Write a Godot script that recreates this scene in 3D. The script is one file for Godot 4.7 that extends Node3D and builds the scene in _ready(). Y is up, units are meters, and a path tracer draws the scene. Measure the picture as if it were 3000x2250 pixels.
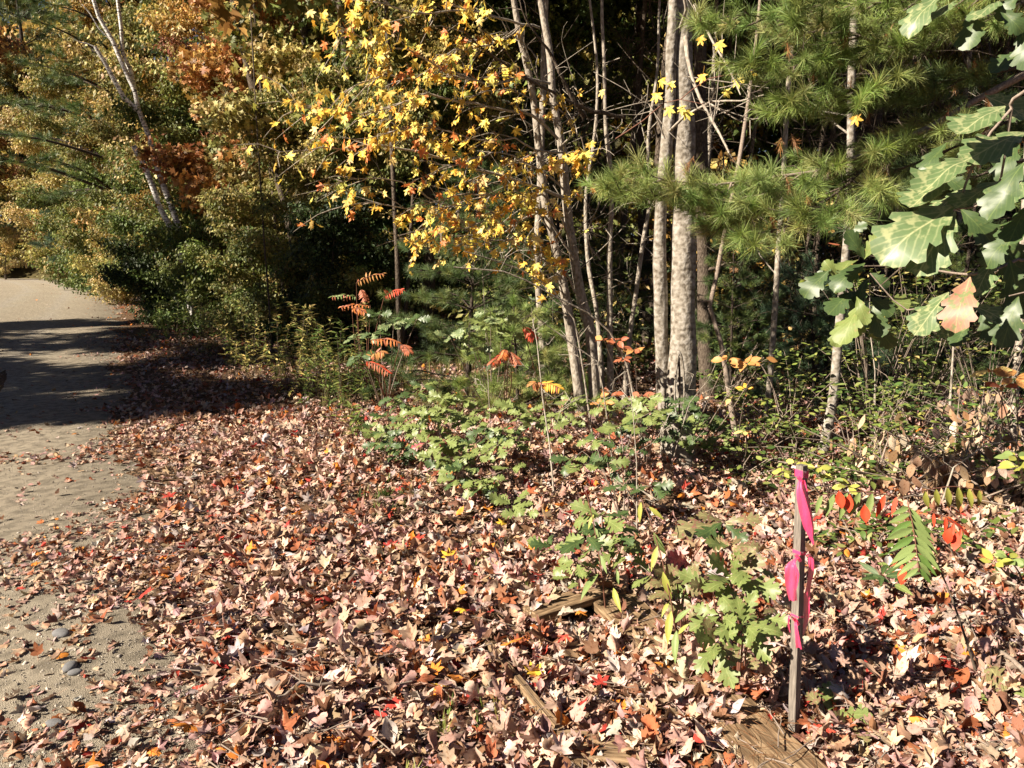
extends Node3D

# An autumn verge between a gravel lane and a wood. Metres, y up; the eye stands at the origin, 1.6 m up.

var rng := RandomNumberGenerator.new()
var M := {}            # materials
var S := {}            # shared meshes
var taken := {}        # names in use
const SUN := Vector3(-0.748, 0.571, 0.339)   # towards the sun


# ---------------------------------------------------------------- geometry
class Geo:
	var v := PackedVector3Array()
	var c := PackedColorArray()
	var uv := PackedVector2Array()
	var ix := PackedInt32Array()

	func p(a: Vector3, t := Vector2.ZERO, col := Color.WHITE) -> int:
		v.append(a)
		uv.append(t)
		c.append(col)
		return v.size() - 1

	func t(a: int, b: int, d: int) -> void:
		ix.append(a)
		ix.append(b)
		ix.append(d)

	func quad(a: int, b: int, d: int, e: int) -> void:
		t(a, b, d)
		t(a, d, e)

	func mesh(mat: Material, colored := false, flat := false) -> ArrayMesh:
		if flat:      # every face keeps its own corners
			var o := Geo.new()
			for k in ix:
				o.ix.append(o.p(v[k], uv[k], c[k]))
			return o.mesh(mat, colored)
		var n := PackedVector3Array()
		n.resize(v.size())
		for k in range(0, ix.size(), 3):
			var a := v[ix[k]]
			var f := (v[ix[k + 2]] - a).cross(v[ix[k + 1]] - a)
			n[ix[k]] += f
			n[ix[k + 1]] += f
			n[ix[k + 2]] += f
		for k in n.size():
			n[k] = n[k].normalized() if n[k].length_squared() > 0.0 else Vector3.UP
		var ar := []
		ar.resize(Mesh.ARRAY_MAX)
		ar[Mesh.ARRAY_VERTEX] = v
		ar[Mesh.ARRAY_NORMAL] = n
		ar[Mesh.ARRAY_TEX_UV] = uv
		if colored:
			ar[Mesh.ARRAY_COLOR] = c
		ar[Mesh.ARRAY_INDEX] = ix
		var m := ArrayMesh.new()
		if v.size():
			m.add_surface_from_arrays(Mesh.PRIMITIVE_TRIANGLES, ar)
			m.surface_set_material(0, mat)
		return m

	# a tapering tube along points; radii run from r0 to r1
	func tube(pts: Array, r0: float, r1: float, sides := 6, flare := 0.0, bumps := 0.0, sd := 0) -> void:
		var count := pts.size()
		if count < 2:
			return
		var first := v.size()
		var x := Vector3.ZERO
		for i in count:
			var a: Vector3 = pts[maxi(i - 1, 0)]
			var b: Vector3 = pts[mini(i + 1, count - 1)]
			var along := (b - a).normalized()
			if x == Vector3.ZERO:
				x = along.cross(Vector3.FORWARD if absf(along.z) < 0.9 else Vector3.RIGHT).normalized()
			x = (x - along * x.dot(along)).normalized()
			var y := along.cross(x)
			var s := float(i) / (count - 1)
			var r := lerpf(r0, r1, s)
			if flare > 0.0:
				r *= 1.0 + flare * exp(-s * 14.0)
			var at: Vector3 = pts[i]
			for j in sides:
				var w := TAU * j / sides
				var rr := r
				if bumps > 0.0:
					rr *= 1.0 + bumps * sin(w * 2.0 + i * 0.7 + sd) + bumps * 0.7 * sin(w * 3.0 - i * 1.3 + sd * 2.0)
				p(at + (x * cos(w) + y * sin(w)) * rr, Vector2(float(j) / sides, s))
		for i in count - 1:
			for j in sides:
				var k := first + i * sides + j
				var l := first + i * sides + (j + 1) % sides
				t(k, l + sides, l)
				t(k, k + sides, l + sides)
		var tip := p(pts[count - 1])
		for j in sides:
			t(first + (count - 1) * sides + j, tip, first + (count - 1) * sides + (j + 1) % sides)

	# a box between two points: across and up are half sizes with direction; edges slightly worn
	func slab(a: Vector3, b: Vector3, across: Vector3, up: Vector3, steps := 6, wear := 0.0, sd := 1) -> void:
		var r := RandomNumberGenerator.new()
		r.seed = sd
		var first := v.size()
		for i in steps + 1:
			var at := a.lerp(b, float(i) / steps)
			for q: Vector2 in [Vector2(-1, -1), Vector2(1, -1), Vector2(1, 0.8), Vector2(0.93, 1), Vector2(-0.93, 1), Vector2(-1, 0.8)]:
				p(at + across * q.x * (1.0 + r.randf_range(-wear, wear)) + up * q.y * (1.0 + r.randf_range(-wear, wear)) + (b - a).normalized() * r.randf_range(-wear, wear) * 0.03)
		var side := (b - a).cross(across).dot(up) < 0.0
		for i in steps:
			for j in 6:
				var k := first + i * 6 + j
				var l := first + i * 6 + (j + 1) % 6
				if side:
					quad(k, k + 6, l + 6, l)
				else:
					quad(k, l, l + 6, k + 6)
		for e in 2:
			var base := first + e * steps * 6
			var ring: Array = []
			for j in 6:
				ring.append(p(v[base + j]))
			for j in range(1, 5):
				if (e == 0) == side:
					t(ring[0], ring[j], ring[j + 1])
				else:
					t(ring[0], ring[j + 1], ring[j])


# ---------------------------------------------------------------- small helpers
func rf(a: float, b: float) -> float:
	return rng.randf_range(a, b)

func rv(k := 1.0) -> Vector3:
	return Vector3(rf(-1, 1), rf(-1, 1), rf(-1, 1)) * k

func unit() -> Vector3:
	var q := rv()
	while q.length_squared() > 1.0 or q.length_squared() < 0.01:
		q = rv()
	return q.normalized()

func pick(a: Array) -> Variant:
	return a[rng.randi() % a.size()]

func lin(r: float, g: float, b: float) -> Color:
	return Color(r, g, b)

func vary(c: Color, k := 0.25) -> Color:
	var f := rf(1.0 - k, 1.0 + k)
	return Color(c.r * f * rf(0.93, 1.07), c.g * f * rf(0.93, 1.07), c.b * f * rf(0.85, 1.15))

func road_x(z: float) -> float:      # where the right edge of the lane runs
	var x := -0.15 + 0.53 * z
	if z < -32.0:
		x -= 0.008 * (z + 32.0) * (z + 32.0)
	return x

func beside(x: float, z: float) -> float:    # metres right of the lane's edge, square to it
	return (x - road_x(z)) * 0.884

func gh(x: float, z: float) -> float:
	var t := beside(x, z)
	var rough := smoothstep(-0.5, 1.5, t)
	var fine := 1.0 - smoothstep(14.0, 26.0, -z)
	var h := rough * (0.02 * sin(1.3 * x + 0.7 * z) + 0.018 * sin(2.1 * x - 1.7 * z + 1.0) + 0.012 * sin(4.3 * x + 3.1 * z))
	h += (1.0 - rough) * 0.012 * sin(t * 2.2 + 0.5)
	h += smoothstep(3.0, 9.0, t) * 0.10 * sin(0.6 * x + 0.5 * z)
	h += 0.10 * exp(-((x - 1.02) ** 2 / 0.10 + (z + 4.8) ** 2 / 0.05))
	return h * fine

func grounded(q: Vector3, up := 0.0) -> Vector3:
	return Vector3(q.x, gh(q.x, q.z) + up, q.z)

# a smooth line through points, resampled
func curve(pts: Array, step := 0.15) -> Array:
	var out: Array = []
	var n := pts.size()
	for i in n - 1:
		var a: Vector3 = pts[maxi(i - 1, 0)]
		var b: Vector3 = pts[i]
		var c: Vector3 = pts[i + 1]
		var d: Vector3 = pts[mini(i + 2, n - 1)]
		var k := maxi(1, int((c - b).length() / step))
		for j in k:
			out.append(b.cubic_interpolate(c, a, d, float(j) / k))
	out.append(pts[n - 1])
	return out

func wobbly(a: Vector3, b: Vector3, n: int, k: float) -> Array:
	var out: Array = [a]
	for i in range(1, n):
		out.append(a.lerp(b, float(i) / n) + rv(k))
	out.append(b)
	return out

func along(pts: Array, s: float) -> Vector3:
	var f := clampf(s, 0.0, 0.9999) * (pts.size() - 1)
	var i := int(f)
	return (pts[i] as Vector3).lerp(pts[i + 1], f - i)

func heading(pts: Array, s: float) -> Vector3:
	return (along(pts, s + 0.02) - along(pts, s - 0.02)).normalized()

# axes whose y runs along the leaf and whose z is the leaf's upper face
func leaf_at(at: Vector3, dir: Vector3, face: Vector3, size: float) -> Transform3D:
	var y := dir.normalized()
	var x := y.cross(face)
	x = x.normalized() if x.length_squared() > 1e-6 else y.cross(Vector3(0.3, 0.5, 0.8)).normalized()
	return Transform3D(Basis(x * size, y * size, x.cross(y) * size), at)


# ---------------------------------------------------------------- nodes
func numbered(called: String) -> String:
	var k: int = taken.get(called, 0)
	taken[called] = k + 1
	return called if k == 0 else "%s_%03d" % [called, k]

func tag(o: Node, label: String, category: String, group := "", kind := "") -> Node:
	o.set_meta("label", label)
	if category:
		o.set_meta("category", category)
	if group:
		o.set_meta("group", group)
	if kind:
		o.set_meta("kind", kind)
	return o

func thing(called: String, label: String, category: String, at := Vector3.ZERO, group := "") -> Node3D:
	var o := Node3D.new()
	o.name = numbered(called)
	add_child(o)
	o.position = at
	tag(o, label, category, group)
	return o

func part(called: String, m: Mesh, parent: Node, mat: Material = null, x := Transform3D()) -> MeshInstance3D:
	var o := MeshInstance3D.new()
	o.mesh = m
	if mat:
		o.material_override = mat
	if parent == self:
		o.name = numbered(called)
	else:
		var seen := 0
		for k in parent.get_children():
			if k.has_meta("stem") and k.get_meta("stem") == called:
				seen += 1
		o.set_meta("stem", called)
		o.name = called if seen == 0 else "%s_%03d" % [called, seen]
	parent.add_child(o, true)
	if parent is Node3D and parent != self:
		o.transform = Transform3D(Basis(), -(parent as Node3D).position) * x if not (parent is MeshInstance3D) else x
	else:
		o.transform = x
	return o

# many copies of one mesh, as one part that nobody would count
func many(called: String, m: Mesh, parent: Node, xs: Array, cs: Array, mat: Material = null) -> MultiMeshInstance3D:
	if xs.is_empty():
		return null
	var mm := MultiMesh.new()
	mm.transform_format = MultiMesh.TRANSFORM_3D
	mm.use_colors = true
	mm.mesh = m
	mm.instance_count = xs.size()
	for k in xs.size():
		mm.set_instance_transform(k, xs[k])
		mm.set_instance_color(k, cs[k])
	var o := MultiMeshInstance3D.new()
	o.multimesh = mm
	if mat:
		o.material_override = mat
	o.name = numbered(called) if parent == self else called
	parent.add_child(o, true)
	if parent != self:
		o.position = -(parent as Node3D).position
	o.set_meta("kind", "stuff")
	return o


# ---------------------------------------------------------------- materials
func noise_tex(ramp: Array, freq: float, octaves := 5, size := 512, sd := 1, kind := FastNoiseLite.TYPE_SIMPLEX_SMOOTH) -> NoiseTexture2D:
	var n := FastNoiseLite.new()
	n.noise_type = kind
	n.seed = sd
	n.frequency = freq
	n.fractal_octaves = octaves
	var g := Gradient.new()
	var offs := PackedFloat32Array()
	var cols := PackedColorArray()
	for k: Array in ramp:
		offs.append(k[0])
		cols.append((k[1] as Color).linear_to_srgb())
	g.offsets = offs
	g.colors = cols
	var t := NoiseTexture2D.new()
	t.width = size
	t.height = size
	t.seamless = true
	t.noise = n
	t.color_ramp = g
	return t

func grey(v: float) -> Color:
	return Color(v, v, v)

func height_tex(freq: float, sd: int, size := 512) -> NoiseTexture2D:
	return noise_tex([[0.0, grey(0.0)], [1.0, grey(1.0)]], freq, 5, size, sd)

func bark(called: String, ramp: Array, scale: Vector3, freq: float, relief: float, sd: int) -> StandardMaterial3D:
	var m := StandardMaterial3D.new()
	m.resource_name = called
	m.albedo_texture = noise_tex(ramp, freq, 5, 512, sd)
	m.uv1_triplanar = true
	m.uv1_scale = scale
	m.roughness = 0.85
	m.metallic_specular = 0.25
	if relief > 0.0:
		m.heightmap_enabled = true
		m.heightmap_scale = relief
		m.heightmap_texture = height_tex(freq, sd)
	return m

# a map of leaf veins: colours are multiplied by the copy's own colour
func vein_tex(blade: Color, vein: Color, blotch: Color, share: float, sd: int, spacing := 0.15, slope := 0.85, size := 192) -> ImageTexture:
	var im := Image.create(size, size, false, Image.FORMAT_RGB8)
	var n := FastNoiseLite.new()
	n.seed = sd
	n.frequency = 0.022
	n.fractal_octaves = 4
	for j in size:
		for i in size:
			var x := absf((i + 0.5) / size - 0.5) * 2.0
			var y := 1.0 - (j + 0.5) / size
			var w := n.get_noise_2d(i, j)
			var mid := exp(-x * x / 0.0004)
			var q := fposmod((y - x * slope * (1.0 + 0.3 * w) + w * 0.07) / spacing, 1.0)
			q = minf(q, 1.0 - q) * spacing
			var side := exp(-q * q / 0.00022) * clampf(1.1 - x, 0.0, 1.0)
			var c := blade.lerp(vein, clampf(maxf(mid, side * 0.45), 0.0, 1.0))
			c = c.lerp(blade * 0.8, clampf(n.get_noise_2d(i * 3.0 + 300.0, j * 3.0) * 0.8, 0.0, 0.5))
			c = c.lerp(blotch, 0.85 * smoothstep(-0.12, 0.38, w + n.get_noise_2d(i * 2.2, j * 2.2 + 99.0) * 0.5 + side * 0.12 - (0.55 - share)))
			c.a = 1.0
			im.set_pixel(i, j, c.linear_to_srgb())
	return ImageTexture.create_from_image(im)

func leaf_mat(called: String, tex: Texture2D, tint: Color, through: float, rough: float, spec := 0.4) -> StandardMaterial3D:
	var m := StandardMaterial3D.new()
	m.resource_name = called
	m.albedo_color = tint.linear_to_srgb()
	m.albedo_texture = tex
	m.vertex_color_use_as_albedo = true
	m.cull_mode = BaseMaterial3D.CULL_DISABLED
	m.roughness = rough
	m.metallic_specular = spec
	if through > 0.0:
		m.backlight_enabled = true
		m.backlight = Color(through, through, through).linear_to_srgb()
	return m

func plain_mat(called: String, c: Color, rough: float, spec := 0.4) -> StandardMaterial3D:
	var m := StandardMaterial3D.new()
	m.resource_name = called
	m.albedo_color = c.linear_to_srgb()
	m.roughness = rough
	m.metallic_specular = spec
	m.cull_mode = BaseMaterial3D.CULL_DISABLED
	return m

func make_materials() -> void:
	M.beech = bark("beech bark", [[0.0, lin(0.07, 0.058, 0.042)], [0.3, lin(0.13, 0.11, 0.085)], [0.42, lin(0.21, 0.185, 0.15)], [0.55, lin(0.26, 0.235, 0.195)], [0.66, lin(0.30, 0.275, 0.235)], [0.76, lin(0.36, 0.335, 0.295)], [1.0, lin(0.44, 0.42, 0.38)]], Vector3(2.4, 2.2, 2.4), 0.016, 0.7, 3)
	M.grey = bark("grey young bark", [[0.0, lin(0.11, 0.09, 0.07)], [0.4, lin(0.25, 0.215, 0.17)], [0.6, lin(0.35, 0.31, 0.255)], [1.0, lin(0.50, 0.46, 0.40)]], Vector3(3, 1.6, 3), 0.02, 0.5, 5)
	M.birch = bark("white birch bark", [[0.0, lin(0.03, 0.025, 0.02)], [0.36, lin(0.05, 0.04, 0.035)], [0.43, lin(0.66, 0.64, 0.60)], [1.0, lin(0.80, 0.79, 0.76)]], Vector3(0.8, 2.6, 0.8), 0.02, 0.3, 7)
	M.pine = bark("dark pine bark", [[0.0, lin(0.02, 0.015, 0.012)], [0.5, lin(0.055, 0.042, 0.034)], [1.0, lin(0.13, 0.105, 0.09)]], Vector3(3, 1.0, 3), 0.03, 2.5, 9)
	M.dark = bark("brown bark", [[0.0, lin(0.03, 0.022, 0.016)], [0.5, lin(0.09, 0.07, 0.053)], [1.0, lin(0.2, 0.165, 0.13)]], Vector3(3, 1.2, 3), 0.03, 1.0, 11)
	M.twig = bark("grey twig bark", [[0.0, lin(0.12, 0.09, 0.07)], [0.5, lin(0.25, 0.2, 0.16)], [1.0, lin(0.42, 0.36, 0.3)]], Vector3(6, 6, 6), 0.02, 0.0, 13)
	M.redtwig = plain_mat("red brown twig", lin(0.16, 0.07, 0.045), 0.7)
	M.stem = plain_mat("green stem", lin(0.09, 0.10, 0.035), 0.6)
	var soft := vein_tex(grey(0.92), grey(1.0), grey(0.6), 0.12, 21)
	M.leaf = leaf_mat("leaf", soft, grey(1.0), 0.5, 0.5)
	M.far_leaf = leaf_mat("small leaf", null, grey(1.0), 0.5, 0.55)
	M.dead = leaf_mat("dead leaf", vein_tex(grey(0.85), lin(1.0, 0.97, 0.9), lin(0.55, 0.42, 0.34), 0.26, 31), grey(1.0), 0.16, 0.75, 0.25)
	M.needle = leaf_mat("pine needle", null, grey(1.0), 0.35, 0.5, 0.45)
	M.oak = leaf_mat("pale oak leaf", vein_tex(lin(0.115, 0.175, 0.07), lin(0.42, 0.43, 0.22), lin(0.33, 0.35, 0.17), 0.30, 41), grey(1.0), 0.35, 0.45, 0.5)
	M.oak_dark = leaf_mat("green oak leaf", vein_tex(lin(0.055, 0.095, 0.03), lin(0.12, 0.17, 0.05), lin(0.10, 0.13, 0.04), 0.14, 43), grey(1.0), 0.35, 0.45, 0.5)
	M.oak_rust = leaf_mat("green and rust oak leaf", vein_tex(lin(0.34, 0.17, 0.11), lin(0.38, 0.30, 0.15), lin(0.14, 0.20, 0.07), 0.48, 46), grey(1.0), 0.35, 0.5, 0.45)
	M.oak_fresh = leaf_mat("fresh oak leaf", vein_tex(lin(0.175, 0.225, 0.065), lin(0.28, 0.33, 0.12), lin(0.27, 0.20, 0.08), 0.10, 47), grey(1.0), 0.45, 0.45, 0.45)
	M.oak_purple = leaf_mat("purpling oak leaf", vein_tex(lin(0.19, 0.17, 0.075), lin(0.34, 0.32, 0.14), lin(0.24, 0.07, 0.075), 0.34, 48), grey(1.0), 0.4, 0.45, 0.45)
	M.oak_red = leaf_mat("crimson oak leaf", vein_tex(lin(0.38, 0.065, 0.075), lin(0.50, 0.18, 0.15), lin(0.25, 0.04, 0.05), 0.2, 49), grey(1.0), 0.4, 0.45, 0.45)
	# the colours of single leaves
	for k: Array in [["tan", lin(0.46, 0.31, 0.215)], ["pale", lin(0.60, 0.455, 0.355)], ["pink", lin(0.50, 0.31, 0.26)], ["brown", lin(0.23, 0.115, 0.07)], ["rust", lin(0.38, 0.13, 0.06)], ["red", lin(0.46, 0.06, 0.045)], ["orange", lin(0.70, 0.26, 0.045)], ["yellow", lin(0.78, 0.50, 0.06)], ["grey", lin(0.46, 0.40, 0.36)], ["green", lin(0.38, 0.42, 0.14)]]:
		M["dead_" + k[0]] = leaf_mat("dead leaf " + k[0], M.dead.albedo_texture, k[1], 0.16, 0.75, 0.25)
	for k: Array in [["gold", lin(0.88, 0.62, 0.10)], ["lemon", lin(0.88, 0.72, 0.16)], ["amber", lin(0.84, 0.48, 0.07)], ["lime", lin(0.40, 0.41, 0.085)], ["coral", lin(0.66, 0.22, 0.06)], ["cream", lin(0.80, 0.60, 0.22)], ["ochre", lin(0.52, 0.34, 0.07)], ["sage", lin(0.23, 0.31, 0.10)], ["leafgreen", lin(0.12, 0.21, 0.045)], ["scarlet", lin(0.72, 0.085, 0.035)], ["rusty", lin(0.46, 0.15, 0.075)], ["copper", lin(0.60, 0.30, 0.10)]]:
		M["live_" + k[0]] = leaf_mat("leaf " + k[0], soft, k[1], 0.5, 0.5)
	# stake, boards, ribbon
	M.stake = bark("grey stake wood", [[0.0, lin(0.08, 0.07, 0.06)], [0.5, lin(0.19, 0.165, 0.14)], [1.0, lin(0.32, 0.285, 0.24)]], Vector3(14, 1.1, 14), 0.02, 0.25, 15)
	M.board = StandardMaterial3D.new()
	M.board.albedo_texture = noise_tex([[0.0, lin(0.10, 0.065, 0.037)], [0.36, lin(0.19, 0.125, 0.07)], [0.5, lin(0.26, 0.175, 0.10)], [0.64, lin(0.31, 0.215, 0.125)], [1.0, lin(0.40, 0.295, 0.185)]], 0.012, 5, 512, 17)
	M.board.uv1_triplanar = true
	M.board.uv1_scale = Vector3(9, 9, 0.9)
	M.board.roughness = 0.8
	M.board.metallic_specular = 0.25
	M.board.heightmap_enabled = true
	M.board.heightmap_scale = 0.12
	M.board.heightmap_texture = height_tex(0.02, 17)
	M.board.detail_enabled = true
	M.board.detail_blend_mode = BaseMaterial3D.BLEND_MODE_MUL
	M.board.detail_albedo = noise_tex([[0.0, grey(0.45)], [0.45, grey(0.8)], [0.6, grey(1.0)], [1.0, grey(1.0)]], 0.02, 4, 256, 18)
	M.ribbon = leaf_mat("pink ribbon", null, lin(0.93, 0.06, 0.20), 0.6, 0.4, 0.4)
	# ground
	M.soil = StandardMaterial3D.new()
	M.soil.albedo_texture = noise_tex([[0.0, lin(0.03, 0.02, 0.013)], [0.45, lin(0.09, 0.06, 0.037)], [0.6, lin(0.16, 0.10, 0.06)], [1.0, lin(0.30, 0.2, 0.13)]], 0.03, 5, 1024, 19)
	M.soil.uv1_triplanar = true
	M.soil.uv1_world_triplanar = true
	M.soil.uv1_scale = Vector3(0.9, 0.9, 0.9)
	M.soil.roughness = 0.95
	M.soil.metallic_specular = 0.1
	M.soil.heightmap_enabled = true
	M.soil.heightmap_scale = 3.0
	M.soil.heightmap_texture = height_tex(0.03, 19)
	M.road = StandardMaterial3D.new()
	M.road.albedo_texture = noise_tex([[0.0, lin(0.07, 0.06, 0.048)], [0.36, lin(0.25, 0.22, 0.175)], [0.5, lin(0.38, 0.34, 0.275)], [0.62, lin(0.46, 0.415, 0.345)], [0.8, lin(0.58, 0.53, 0.45)], [1.0, lin(0.68, 0.63, 0.55)]], 0.16, 5, 1024, 23)
	M.road.uv1_triplanar = true
	M.road.uv1_world_triplanar = true
	M.road.uv1_scale = Vector3(1.3, 1.3, 1.3)
	M.road.vertex_color_use_as_albedo = true
	M.road.roughness = 0.92
	M.road.metallic_specular = 0.15
	M.road.detail_enabled = true
	M.road.detail_blend_mode = BaseMaterial3D.BLEND_MODE_MUL
	M.road.detail_uv_layer = BaseMaterial3D.DETAIL_UV_1
	M.road.detail_albedo = noise_tex([[0.0, grey(0.5)], [0.4, grey(0.78)], [0.6, grey(0.98)], [1.0, grey(1.0)]], 0.012, 3, 512, 29)
	M.road.heightmap_enabled = true
	M.road.heightmap_scale = 0.7
	M.road.heightmap_texture = height_tex(0.16, 23, 1024)
	M.stone = bark("blue grey stone", [[0.0, lin(0.12, 0.12, 0.12)], [1.0, lin(0.34, 0.34, 0.34)]], Vector3(8, 8, 8), 0.03, 0.2, 33)
	M.grit = leaf_mat("grit", null, grey(1.0), 0.0, 0.9, 0.2)
	M.roof = plain_mat("blue grey roof", lin(0.20, 0.22, 0.28), 0.6)
	M.wall = plain_mat("dark wall", lin(0.10, 0.085, 0.075), 0.9)


# ---------------------------------------------------------------- leaf shapes
# A flat outline point becomes a point of a bent leaf. o: cy bend along, cx bend across, fold at the midrib, wave
func bent(q: Vector2, o: Dictionary) -> Vector3:
	var cx: float = o.get("cx", 0.0)
	var cy: float = o.get("cy", 0.0)
	var x := q.x
	var z := 0.0
	if absf(cx) > 0.01:
		x = sin(cx * q.x) / cx
		z = (1.0 - cos(cx * q.x)) / cx
	z += absf(q.x) * o.get("fold", 0.0)
	var w: float = o.get("wave", 0.0)
	if w > 0.0:
		var ph: float = o.get("ph", 0.0)
		z += w * (sin(q.x * 9.0 + ph) * sin(q.y * 8.0 + ph * 1.7) + 0.6 * sin(q.y * 13.0 + ph * 2.3) * q.x * 2.0)
	var y := q.y
	if absf(cy) > 0.01:
		var r := 1.0 / cy
		y = sin(cy * q.y) * (r - z)
		z = r - cos(cy * q.y) * (r - z)
	return Vector3(x, y, z)

# leaf from stations: [y, half width, how far the edge is drawn forward]
func blade(g: Geo, stations: Array, o: Dictionary, col := Color.WHITE, x := Transform3D()) -> void:
	var rows: Array = []
	for k: Array in stations:
		var row: Array = []
		for f: float in [-1.0, -0.5, 0.0, 0.5, 1.0]:
			var q := Vector2(k[1] * f, k[0] + k[2] * absf(f))
			row.append(g.p(x * bent(q, o), Vector2(q.x + 0.5, 1.0 - q.y), col))
		rows.append(row)
	for k in rows.size() - 1:
		for j in 4:
			g.quad(rows[k][j], rows[k][j + 1], rows[k + 1][j + 1], rows[k + 1][j])

# star-shaped leaf from polar points [degrees from the tip, radius], mirrored
func star(g: Geo, half: Array, centre: float, o: Dictionary, col := Color.WHITE, x := Transform3D(), inner := true) -> void:
	var rim: Array = []
	for k: Array in half:
		rim.append(Vector2(sin(deg_to_rad(k[0])) * k[1], cos(deg_to_rad(k[0])) * k[1] + centre))
	for k in range(half.size() - 2, 0, -1):
		rim.append(Vector2(-rim[k].x, rim[k].y))
	var mid := Vector2(0, centre)
	var c := g.p(x * bent(mid, o), Vector2(0.5, 1.0 - centre), col)
	var n := rim.size()
	var ring: Array = []
	var ins: Array = []
	for q: Vector2 in rim:
		ring.append(g.p(x * bent(q, o), Vector2(q.x * 0.8 + 0.5, 1.0 - q.y), col))
		if inner:
			var h := mid.lerp(q, 0.55)
			ins.append(g.p(x * bent(h, o), Vector2(h.x * 0.8 + 0.5, 1.0 - h.y), col))
	for k in n:
		var l := (k + 1) % n
		if inner:
			g.t(c, ins[k], ins[l])
			g.quad(ins[k], ring[k], ring[l], ins[l])
		else:
			g.t(c, ring[k], ring[l])

const MAPLE := [[0, 0.66], [8, 0.50], [13, 0.47], [24, 0.24], [36, 0.45], [42, 0.47], [50, 0.60], [58, 0.44], [66, 0.38], [82, 0.22], [98, 0.35], [108, 0.44], [120, 0.30], [150, 0.22], [180, 0.12]]
const RED_MAPLE := [[0, 0.62], [12, 0.46], [26, 0.30], [44, 0.52], [52, 0.48], [72, 0.30], [100, 0.36], [135, 0.26], [180, 0.20]]
const OAK := [[0.0, 0.010, 0.0], [0.10, 0.045, 0.0], [0.20, 0.15, 0.03], [0.245, 0.17, 0.07], [0.29, 0.07, 0.01], [0.36, 0.10, 0.02], [0.42, 0.26, 0.08], [0.46, 0.27, 0.12], [0.52, 0.10, 0.02], [0.57, 0.12, 0.03], [0.62, 0.29, 0.09], [0.66, 0.28, 0.13], [0.72, 0.12, 0.03], [0.78, 0.20, 0.06], [0.83, 0.17, 0.08], [0.88, 0.07, 0.02], [0.94, 0.06, 0.02], [1.0, 0.004, 0.0]]
const BROAD_OAK := [[0.0, 0.010, 0.0], [0.10, 0.06, 0.0], [0.20, 0.16, 0.03], [0.26, 0.21, 0.06], [0.31, 0.16, 0.03], [0.38, 0.20, 0.04], [0.45, 0.33, 0.08], [0.50, 0.31, 0.09], [0.55, 0.22, 0.03], [0.61, 0.27, 0.05], [0.67, 0.36, 0.08], [0.72, 0.31, 0.09], [0.78, 0.22, 0.03], [0.84, 0.24, 0.05], [0.90, 0.15, 0.06], [0.95, 0.07, 0.02], [1.0, 0.005, 0.0]]
const OVAL := [[0.0, 0.01, 0.0], [0.12, 0.10, 0.0], [0.3, 0.22, 0.0], [0.5, 0.26, 0.0], [0.7, 0.21, 0.0], [0.88, 0.09, 0.0], [1.0, 0.003, 0.0]]
const LANCE := [[0.0, 0.008, 0.0], [0.15, 0.075, 0.0], [0.35, 0.12, 0.0], [0.6, 0.10, 0.0], [0.82, 0.05, 0.0], [1.0, 0.002, 0.0]]

func random_bend(k := 1.0) -> Dictionary:
	return {"cx": rf(-2.2, 2.2) * k, "cy": rf(-1.2, 1.2) * k, "fold": rf(-0.35, 0.35) * k, "wave": rf(0.02, 0.06) * k, "ph": rf(0, 6)}

# one small leaf of few faces inside a spray
func small_leaf(g: Geo, x: Transform3D, wide: float, col: Color) -> void:
	var a := g.p(x * Vector3.ZERO, Vector2(0.5, 1), col)
	var l := g.p(x * Vector3(-wide, 0.42, 0.10), Vector2(0, 0.5), col)
	var m := g.p(x * Vector3(0, 0.5, -0.03), Vector2(0.5, 0.5), col)
	var r := g.p(x * Vector3(wide, 0.42, 0.10), Vector2(1, 0.5), col)
	var e := g.p(x * Vector3(0, 1, 0.05), Vector2(0.5, 0), col)
	g.t(a, m, l)
	g.t(a, r, m)
	g.t(l, m, e)
	g.t(m, r, e)

# a twig's worth of leaves about a metre across before scaling; leaves hang a little and face outwards and up
func spray(n: int, size: float, wide: float, flat: float, kind := "oval") -> Geo:
	var g := Geo.new()
	for k in n:
		var at := unit() * pow(rng.randf(), 0.45) * 0.5
		at.y *= flat
		var dir := (at.normalized() * 0.6 + unit() * 0.7 + Vector3(0, -0.6, 0)).normalized()
		var face := (Vector3(0, 0.3, 0) + unit() * 0.95).normalized()
		var f := rf(0.35, 1.55)
		var col := Color(f, f * rf(0.85, 1.1), f * rf(0.7, 1.3))
		var x := leaf_at(at, dir, face, size * rf(0.7, 1.25))
		if kind == "star":
			star(g, [[0, 0.62], [20, 0.26], [48, 0.52], [75, 0.24], [105, 0.40], [180, 0.15]], 0.35, {"cx": rf(-1, 1), "fold": rf(-0.3, 0.3)}, col, x, false)
		else:
			small_leaf(g, x, wide, col)
	return g

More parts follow.
